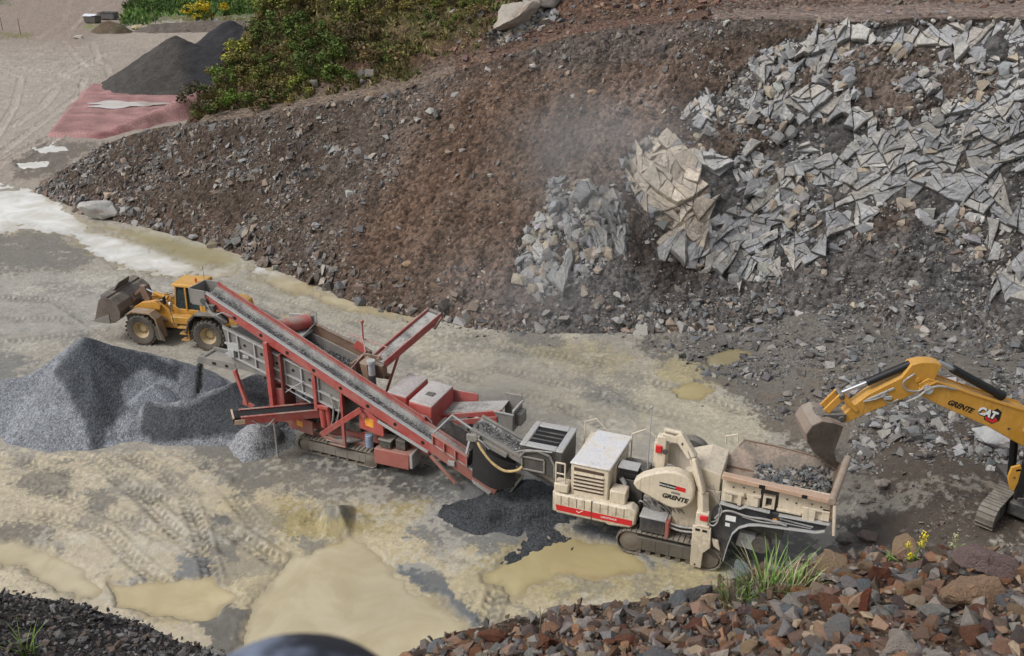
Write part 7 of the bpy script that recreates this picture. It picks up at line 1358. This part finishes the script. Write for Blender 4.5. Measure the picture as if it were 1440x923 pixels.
    B().xz([(4.4, 1.3), (4.72, 1.26), (4.72, 1.3), (4.4, 1.36)], -1.6, 1.6).xz([(3.52, 1.22), (4.46, 1.24), (4.5, 1.34), (3.52, 1.75)], 1.582, 1.612).build('cutting_edge', GREYST, bu, .006); B().hexa([(3.5, -1.55, 2.66), (3.85, -1.55, 2.72), (3.85, 1.55, 2.72), (3.5, 1.55, 2.66)], [(3.5, -1.55, 2.74), (3.85, -1.55, 2.84), (3.85, 1.55, 2.84), (3.5, 1.55, 2.74)]).hexa([(3.6, -.7, 2.8), (3.75, -.7, 2.8), (3.75, .7, 2.8), (3.6, .7, 2.8)], [(3.35, -.5, 3.2), (3.42, -.5, 3.2), (3.42, .5, 3.2), (3.35, .5, 3.2)]).build('spill_guard', BUCK, bu, .012)
    for y in (-.58, .58): B().xz([(2.9, 1.3), (3.1, 1.1), (3.2, 1.9), (2.7, 1.9)], y-.12, y+.12).build('bucket_ear', BUCK, bu, .012)
    B().xz([(2.75, 2.1), (2.95, 2.5), (3.15, 2.4), (2.95, 1.9)], -.2, .2).build('bucket_ear', BUCK, bu, .012)
    # rear frame, hood, cab
    B().box(-3.3, -.1, -.48, .48, .75, 1.35).box(-.5, .25, -.3, .3, .7, 1.9).build('rear_frame', DARK, e, .03)
    B().xz([(-1.5, 1.35), (-3.55, 1.35), (-3.7, 1.7), (-3.62, 2.3), (-3.3, 2.5), (-1.5, 2.62)], -.95, .95).build('engine_hood', YEL, e, .08); B().box(-3.85, -3.2, -1.1, 1.1, .75, 1.5).build('counterweight', DARK, e, .08); B().box(-3.1, -2.0, -.955, -.95, 1.6, 2.2).box(-3.1, -2.0, .95, .956, 1.6, 2.2).build('grille', BLK, e, 0); B().cyl((-2.4, -.4, 2.5), (-2.4, -.4, 3.1), .07, n=10).cyl((-2.8, .2, 2.5), (-2.8, .2, 2.85), .11, n=10).build('exhaust', DARK, e, .01)
    for s in (1, -1):
        B().xz([(-.78, .95), (-1.02, 1.6), (-1.4, 2.0), (-2.5, 2.02), (-3.0, 1.6), (-3.05, 1.66), (-2.55, 2.12), (-1.35, 2.1), (-.94, 1.66), (-.70, .95)], s*.8, s*1.42).build('rear_fender', DARK, e, .02)
        B().box(-.82, -.3, s*.95, s*1.38, 1.2, 1.28).box(-.86, -.36, s*.98, s*1.36, .85, .92).box(-.88, -.4, s*1.0, s*1.34, .48, .55).box(-.9, -.84, s*1.3, s*1.36, .5, 1.7).build('step', YELD, e, .01); B().box(-.95, .15, s*.62, s*1.2, 1.36, 1.78).build('side_box', YEL, e, .05); B().tube([(-.1, s*1.3, 1.4), (0, s*1.34, 2.2), (-.15, s*1.3, 2.9)], .02).build('grab_rail', DARK, e, 0)
    B().box(-1.45, .12, -.72, .72, 1.75, 2.05).xz([(-1.45, 2.05), (-.15, 2.05), (.2, 2.3), (.2, 2.05), (.12, 1.8), (-1.45, 1.8)], .66, .74).build('cab_base', YEL, e, .04)
    po = B()
    for x0, x1, y in ((-1.42, -1.42, .7), (-1.42, -1.42, -.7), (.12, -.06, .62), (.12, -.06, -.62), (-.62, -.66, .72), (-.62, -.66, -.72)): po.beam((x0, y, 2.0), (x1, y, 3.3), .09, .09, (1, 0, 0))
    po.build('cab_pillar', YEL, e, .015); B().hexa([(-1.4, .70, 2.05), (.1, .62, 2.05), (-.06, .61, 3.28), (-1.4, .69, 3.28)], [(-1.4, .71, 2.05), (.1, .63, 2.05), (-.06, .62, 3.28), (-1.4, .70, 3.28)]).hexa([(-1.4, -.71, 2.05), (.1, -.63, 2.05), (-.06, -.62, 3.28), (-1.4, -.70, 3.28)], [(-1.4, -.70, 2.05), (.1, -.62, 2.05), (-.06, -.61, 3.28), (-1.4, -.69, 3.28)]).hexa([(.1, -.6, 2.05), (.11, -.6, 2.05), (.11, .6, 2.05), (.1, .6, 2.05)], [(-.06, -.6, 3.28), (-.05, -.6, 3.28), (-.05, .6, 3.28), (-.06, .6, 3.28)]).build('cab_glass', cabglass(), e, 0)
    B().box(-1.44, -1.36, -.65, .65, 2.0, 3.3).build('cab_back', DARK, e, .01); B().hexa([(-1.5, -.8, 3.3), (.2, -.74, 3.3), (.2, .74, 3.3), (-1.5, .8, 3.3)], [(-1.45, -.74, 3.48), (.12, -.68, 3.46), (.12, .68, 3.46), (-1.45, .74, 3.48)]).build('cab_roof', YEL, e, .05)
    B().cyl((-1.1, .3, 3.48), (-1.1, .3, 3.56), .05, n=10).cyl((-1.1, .3, 3.56), (-1.1, .3, 3.72), .07, .05, 12).build('beacon', AMBER, e, .01); B().cyl((-1.25, -.3, 3.48), (-1.25, -.3, 4.2), .012, n=6).build('aerial', DARK, e, 0)
    for s in (1, -1): B().tube([(.1, s*.7, 2.9), (.35, s*1.0, 2.95), (.4, s*1.1, 2.8)], .02).box(.36, .44, s*1.02, s*1.24, 2.45, 2.85).build('mirror', BLK, e, .01); B().cyl((.3, s*.72, 2.3), (.4, s*.72, 2.3), .1, n=12).build('headlight', WHITE, e, .01)
    B().box(-1.3, -.8, -.28, .28, 1.9, 2.3).box(-1.36, -1.2, -.28, .28, 2.3, 2.95).build('driver_seat', BLK, e, .04); B().cyl((-.25, 0, 1.9), (-.4, 0, 2.5), .04, n=8).lathe([(.17, 0), (.19, .02), (.17, .04), (.17, 0)], (-.42, 0, 2.52), 'z', 16).build('steering_wheel', BLK, e, 0)
    return LO, LA
def cabglass():
    m, nt, b = new_mat('cab_glass'); b.inputs['Base Color'].default_value = (.25, .32, .34, 1); b.inputs['Roughness'].default_value = .03; b.inputs['Transmission Weight'].default_value = .85; b.inputs['IOR'].default_value = 1.1; return m
LO, LA = loader()
def skin_person(name, V, Ed, Rad, mat, parent=None, sub=1):
    me = bpy.data.meshes.new(name); me.from_pydata(V, Ed, []); me.update(); o = link(bpy.data.objects.new(name, me), parent)
    o.modifiers.new('skin', 'SKIN'); sk = me.skin_vertices[0].data
    for i, r in enumerate(Rad): sk[i].radius = (r, r) if not isinstance(r, tuple) else r
    sk[0].use_root = True; s = o.modifiers.new('sub', 'SUBSURF'); s.levels = s.render_levels = sub; me.materials.append(mat); me.polygons.foreach_set('use_smooth', [True]*len(me.polygons)); return o
def driver():
    skin = plain('skin', srgb(196, 148, 122), .6, 0, .08); vest = plain('hi_vis_fabric', srgb(206, 224, 90), .8, 0, .1); trou = plain('work_trousers', srgb(40, 48, 66), .85, 0, .1); hair = plain('short_hair', srgb(70, 54, 42), .9)
    p = rot((-1.0, 0, 0), LA, LO); e = empty('person', (p[0], p[1], LO[2]+2.33), LA, 'driver in a yellow hi-vis jacket sitting at the loader wheel', 'person')
    V = [(0, 0, .08), (.0, 0, .3), (.02, 0, .48), (.02, 0, .58), (.03, 0, .66), (.05, 0, .76), (.04, 0, .86),
         (.0, .19, .5), (.14, .24, .25), (.38, .17, .2), (.48, .14, .22), (.0, -.19, .5), (.14, -.24, .25), (.38, -.17, .2), (.48, -.14, .22), (.12, .1, .06), (.45, .13, .04), (.5, .13, -.36), (.62, .13, -.4), (.12, -.1, .06), (.45, -.13, .04), (.5, -.13, -.36), (.62, -.13, -.4)]
    E_ = [(0, 1), (1, 2), (2, 3), (3, 4), (4, 5), (5, 6), (2, 7), (7, 8), (8, 9), (9, 10), (2, 11), (11, 12), (12, 13), (13, 14), (0, 15), (15, 16), (16, 17), (17, 18), (0, 19), (19, 20), (20, 21), (21, 22)]
    Rd = [.15, .15, .16, .07, .06, .1, .07, .07, .05, .035, .04, .07, .05, .035, .04, .09, .07, .05, .045, .09, .07, .05, .045]
    skin_person('body', V, E_, Rd, skin, e)
    skin_person('jacket', [V[0], V[1], V[2], V[7], V[8], (.3, .19, .21), V[11], V[12], (.3, -.19, .21)], [(0, 1), (1, 2), (2, 3), (3, 4), (4, 5), (2, 6), (6, 7), (7, 8)], [.165, .165, .175, .085, .066, .05, .085, .066, .05], vest, e)
    skin_person('trousers', [V[0], V[15], V[16], V[17], V[19], V[20], V[21]], [(0, 1), (1, 2), (2, 3), (0, 4), (4, 5), (5, 6)], [.16, .1, .082, .062, .1, .082, .062], trou, e)
    B().sphere((.03, 0, .82), .115, 14, .8).build('hair', hair, e, 0); B().sphere((.145, 0, .745), .018, 8).build('nose', skin, e, 0); b = B()
    for s in (1, -1): b.sphere((.135, s*.04, .775), .014, 8)
    b.build('eye', BLK, e, 0)
driver()
# ------------------------------------------------------------------ 4. excavator
def excavator():
    EA = R(180); EO = (19.2, 29.7, 0.); e = empty('excavator', EO, EA, 'yellow excavator reaching its boom and bucket over the crusher hopper', 'excavator')
    gz = 1.22
    Mt = Matrix.Translation((0, 0, 0)) @ Matrix.Rotation(R(45), 4, 'Z'); ax = Vector((math.cos(R(45)), math.sin(R(45)), 0)); lt = Vector((-ax.y, ax.x, 0))
    c = Vector((.53, -.65, 0))
    for k, off in ((0, c), (1, c+lt*2.6)):
        crawler(e, -2.5, 2.5, 0, .62, 1.0, DARK, gz, 54, Matrix.Translation(off) @ Mt)
    b = B(); b.M = Matrix.Translation(c+lt*1.3) @ Mt; b.box(-1.2, 1.2, -1.0, 1.0, gz+.35, gz+.85).cyl((0, 0, gz+.85), (0, 0, gz+1.12), .7, n=24); b.build('undercarriage', DARK, e, .03)
    B().box(-3.6, -.35, -1.45, 1.45, 2.36, 2.6).box(-.35, .95, -1.3, 1.1, 2.36, 2.6).build('turntable_deck', DARK, e, .03)
    B().box(-3.4, -.9, -1.4, 1.4, 2.6, 4.1).build('engine_housing', YEL, e, .08); B().xy([(-4.3, -1.1), (-3.4, -1.45), (-3.4, 1.45), (-4.3, 1.1)], 2.3, 3.9).build('counterweight', YEL, e, .12)
    B().box(-.6, .85, .45, 1.45, 2.62, 2.8).build('cab_base', DARK, e, .03); po = B()
    for x, y in ((-.58, .48), (-.58, 1.42), (.82, .48), (.82, 1.42)): po.beam((x, y, 2.8), (x-(.12 if x > 0 else 0), y, 4.5), .1, .1, (1, 0, 0))
    po.build('cab_pillar', BLK, e, .02); B().box(-.64, .78, .42, 1.48, 4.5, 4.62).build('cab_roof', YEL, e, .05); B().box(-.52, .68, .5, .51, 2.82, 4.48).box(-.52, .68, 1.39, 1.4, 2.82, 4.48).build('cab_glass', cabglass(), e, 0); B().box(-.4, .1, .7, 1.2, 2.8, 3.2).box(-.45, -.3, .7, 1.2, 3.2, 3.9).build('driver_seat', BLK, e, .04)
    B().box(1.2, 1.5, 1.14, 1.26, 2.72, 4.25).build('corner_post', BLK, e, .02); B().xz([(1.56, 4.12), (1.85, 4.02), (1.9, 3.6), (1.72, 3.12), (1.58, 3.05), (1.5, 3.4), (1.5, 4.0)], 1.14, 1.24).build('corner_block', YEL, e, .02); B().cyl((1.69, 1.25, 3.62), (1.69, 1.262, 3.62), .035, n=10).build('pin', DARK, e, 0)
    B().beam((-.2, 1.2, 2.6), (1.4, 1.2, 2.72), .2, .16).beam((1.35, 1.19, 3.95), (1.7, 1.19, 3.9), .1, .12).build('corner_bracket', DARK, e, .02)
    boom = [(5.16, 6.62), (4.95, 6.84), (4.65, 6.9), (3.33, 6.42), (1.19, 5.72), (-.35, 4.85), (-.65, 3.5), (-.45, 2.85), (-.1, 2.9), (.15, 3.5), (.92, 4.22), (2.45, 5.1), (4.5, 6.04), (5.05, 6.38)]
    B().xz(boom, -.32, .32).build('boom', YEL, e, .03); b = B()
    for y in (-.36, .33): b.xz([(5.1, 6.66), (4.6, 6.95), (3.33, 6.47), (1.19, 5.77), (1.19, 5.70), (3.33, 6.40), (4.6, 6.88), (5.1, 6.6)], y, y+.03)
    b.build('boom_edge', YELD, e, .008)
    stick = [(5.54, 7.5), (5.2, 7.6), (4.78, 7.6), (4.49, 7.5), (4.65, 6.87), (5.07, 6.5), (5.64, 6.15), (6.79, 5.62), (7.29, 5.3), (7.55, 5.22), (7.68, 5.45), (7.37, 5.85), (6.85, 6.36), (5.8, 7.02)]
    B().xz(stick, -.24, .24).build('stick', YEL, e, .03); B().xz([(5.0, 6.3), (4.6, 6.2), (4.5, 6.9), (4.9, 7.0), (5.2, 6.8)], -.31, -.245).xz([(5.0, 6.3), (4.6, 6.2), (4.5, 6.9), (4.9, 7.0), (5.2, 6.8)], .245, .31).build('boom_fork', YEL, e, .015)
    B().cyl((5.5, 0, 7.42), (6.89, 0, 6.70), .14, n=16).build('bucket_cylinder', BLK, e, .01); B().cyl((6.89, 0, 6.70), (7.78, 0, 6.27), .07, n=12).build('cylinder_rod', CHROME, e, 0); B().cyl((4.0, 0, 7.24), (2.1, 0, 6.2), .15, n=16).cyl((2.25, -.05, 6.28), (2.0, -.05, 6.14), .17, n=16).build('stick_cylinder', BLK, e, .01); B().cyl((4.52, 0, 7.5), (4.0, 0, 7.24), .08, n=12).build('cylinder_rod', CHROME, e, 0)
    b = B()
    for y in (-.5, .5): b.cyl((.75, y, 2.6), (.98, y, 4.3), .14, n=14)
    b.build('boom_cylinder', BLK, e, .01); b = B()
    for y in (-.5, .5): b.cyl((.98, y, 4.3), (1.05, y, 5.0), .08, n=12)
    b.build('boom_rod', CHROME, e, 0)
    B().cyl((4.85, -.4, 6.6), (4.85, .4, 6.6), .16, n=16).cyl((1.05, -.36, 5.0), (1.05, .36, 5.0), .17, n=16).build('pivot_pin', LTGREY, e, .01); B().cyl((1.05, .36, 5.0), (1.05, .375, 5.0), .09, n=14).cyl((2.9, .32, 5.72), (2.9, .34, 5.72), .05, n=10).cyl((1.75, .32, 5.05), (1.75, .34, 5.05), .045, n=10).build('bolt', DARK, e, 0)
    for y in (-.2, .2): B().beam((7.74, y, 6.28), (8.22, y, 5.66), .08, .26).build('bucket_link', YELD, e, .02); B().beam((7.74, y*1.35, 6.28), (7.15, y*1.35, 5.72), .05, .15).build('side_link', YELD, e, .02)
    B().box(7.5, 8.55, -.3, .3, 5.32, 5.6).cyl((7.66, -.36, 5.42), (7.66, .36, 5.42), .12, n=14).cyl((8.36, -.36, 5.5), (8.36, .36, 5.5), .1, n=14).build('quick_coupler', DARK, e, .03); B().cyl((7.76, -.32, 6.28), (7.76, .32, 6.28), .1, n=14).build('link_pin', DARK, e, .03)
    b = B()
    b.sm([(5.4, .3, 7.2), (5.75, .33, 6.9), (5.6, .34, 6.6), (5.2, .34, 6.55), (4.9, .36, 6.8)], .035).sm([(6.2, .27, 6.55), (6.35, .28, 6.3), (6.1, .28, 6.05), (5.8, .28, 6.2)], .025).sm([(5.5, .3, 6.1), (5.15, .36, 6.35), (4.9, .38, 6.62), (4.5, .36, 6.75), (3.9, .34, 6.62)], .045).sm([(7.0, .28, 6.1), (6.6, .28, 6.2), (6.2, .27, 6.4)], .03); b.build('hose', HOSE, e, 0)
    B().beam((6.0, .26, 6.62), (6.9, .26, 6.14), .05, .07).box(6.05, 6.3, .25, .33, 6.2, 6.32).build('hose_clamp', LTGREY, e, .008); B().cyl((5.25, .24, 6.95), (5.25, .3, 6.95), .09, n=12).build('stick_boss', YELD, e, .01)
    # lettering on the near face (local +y faces the camera)
    MT = lambda x, y, z, a: Matrix.Translation((x, y, z)) @ Matrix.Rotation(PI, 4, 'Z') @ Matrix.Rotation(R(90), 4, 'X') @ Matrix.Rotation(a, 4, 'Z')
    al = -math.atan2(.45, .99)
    text('GRENTE', .265, BLK, e, MT(3.62, .321, 5.93, R(-22)), .25, .012); text('CAT', .36, WHITE, e, MT(2.62, .334, 5.67, R(-21)), .0, .022)
    B().xz([(2.72, 5.62), (2.3, 5.86), (2.12, 5.7), (2.14, 5.36), (2.38, 5.24), (2.7, 5.42)], .3205, .324).build('logo_hexagon', plain('black_decal', srgb(30, 26, 26), .5), e, 0); B().xz([(2.7, 5.55), (2.3, 5.5), (2.2, 5.36), (2.38, 5.28), (2.64, 5.42)], .3245, .328).build('logo_red', REDD, e, 0)
    text('CAT', .36, BLK, e, MT(2.60, .3285, 5.645, R(-21)), .0, .04, .001)
    # bucket
    pr = [(7.72, 5.36), (8.1, 5.5), (8.5, 5.58), (8.82, 5.4), (8.98, 5.05), (8.9, 4.7), (8.62, 4.3), (8.2, 3.92), (7.62, 3.5), (7.66, 3.62), (8.12, 4.05), (8.48, 4.42), (8.72, 4.76), (8.8, 5.04), (8.68, 5.28), (8.44, 5.42), (8.1, 5.36), (7.78, 5.24)]
    bm = B(); n = 9
    for i in range(n-1): bm.xz([pr[i], pr[i+1], pr[2*n-2-i], pr[2*n-1-i]], -.72, .72)
    bk = bm.build('bucket', paint('bucket_shell', srgb(134, 116, 104), .35, .35, .5), e, .008)
    prof = [(7.72, 5.36), (8.1, 5.5), (8.48, 5.56), (8.8, 5.38), (8.95, 5.05), (8.87, 4.7), (8.6, 4.32), (8.18, 3.95), (7.66, 3.58), (7.9, 4.35)]
    for y in (.68, -.72): B().xz(prof, y, y+.05).build('bucket_side', paint('bucket_shade%d' % (y > 0), srgb(70, 60, 52), .3, .4), bk, .01)  # side plates in a darker copy of the shell colour: painted shade
    b = B()
    for i in range(5): y = -.66+i*.3; b.xz([(7.7, 3.58), (7.86, 3.74), (7.5, 3.26), (7.44, 3.28)], y, y+.13)
    b.build('tooth', BUCK, bk, .01); b = B()
    for i in range(6): t = i/6; x, z = 7.8+.85*t, 3.66+.66*t; b.xz([(x, z), (x+.1, z+.08), (x+.12, z-.02), (x+.06, z-.06)], .7, .78)
    b.build('side_cutter', BUCK, bk, .006)
excavator()

# ------------------------------------------------------------------ dust drifting off the machines and the face
def dust_cloud(name, loc, size, dens, label, seed):
    m = bpy.data.materials.new(name); m.use_nodes = True; nt = m.node_tree; nt.nodes.remove(nt.nodes['Principled BSDF']); out = nt.nodes['Material Output']
    v = nd(nt, 'ShaderNodeVolumePrincipled'); v.inputs['Color'].default_value = (.86, .85, .84, 1); v.inputs['Anisotropy'].default_value = .2; lk(nt, v.outputs[0], out.inputs['Volume'])
    co = objco(nt); ln = nd(nt, 'ShaderNodeVectorMath', operation='LENGTH'); lk(nt, co, ln.inputs[0]); f = ramp(nt, ln.outputs['Value'], 1.0, .05)
    mp = nd(nt, 'ShaderNodeMapping'); mp.inputs['Location'].default_value = (seed, 0, 0); lk(nt, co, mp.inputs[0]); n1 = noise(nt, mp.outputs[0], 2.2, 4, .6, .6)
    lk(nt, mth(nt, 'MULTIPLY', mth(nt, 'MULTIPLY', mth(nt, 'MULTIPLY', f, f), ramp(nt, n1, .32, .72)), dens), v.inputs['Density'])
    b = B(); bmesh.ops.create_icosphere(b.bm, subdivisions=3, radius=1.0); o = b.build(name, m, None, 0); o.location = loc; o.scale = size
    return tag(o, label, 'dust', kind='stuff')
dust_cloud('dust', (5.0, 52.5, 9.0), (10, 4.5, 7.5), .30, 'pale dust drifting before the brown slope and the tan rock', 1)
dust_cloud('dust', (1.0, 45.0, 4.2), (9, 5.5, 4.6), .15, 'thin dust over the floor between the slope foot and the screener', 9)
dust_cloud('dust', (-.6, 38.4, 1.9), (5.6, 3.8, 2.8), .40, 'pale dust hanging behind the red screener and the crusher', 5)
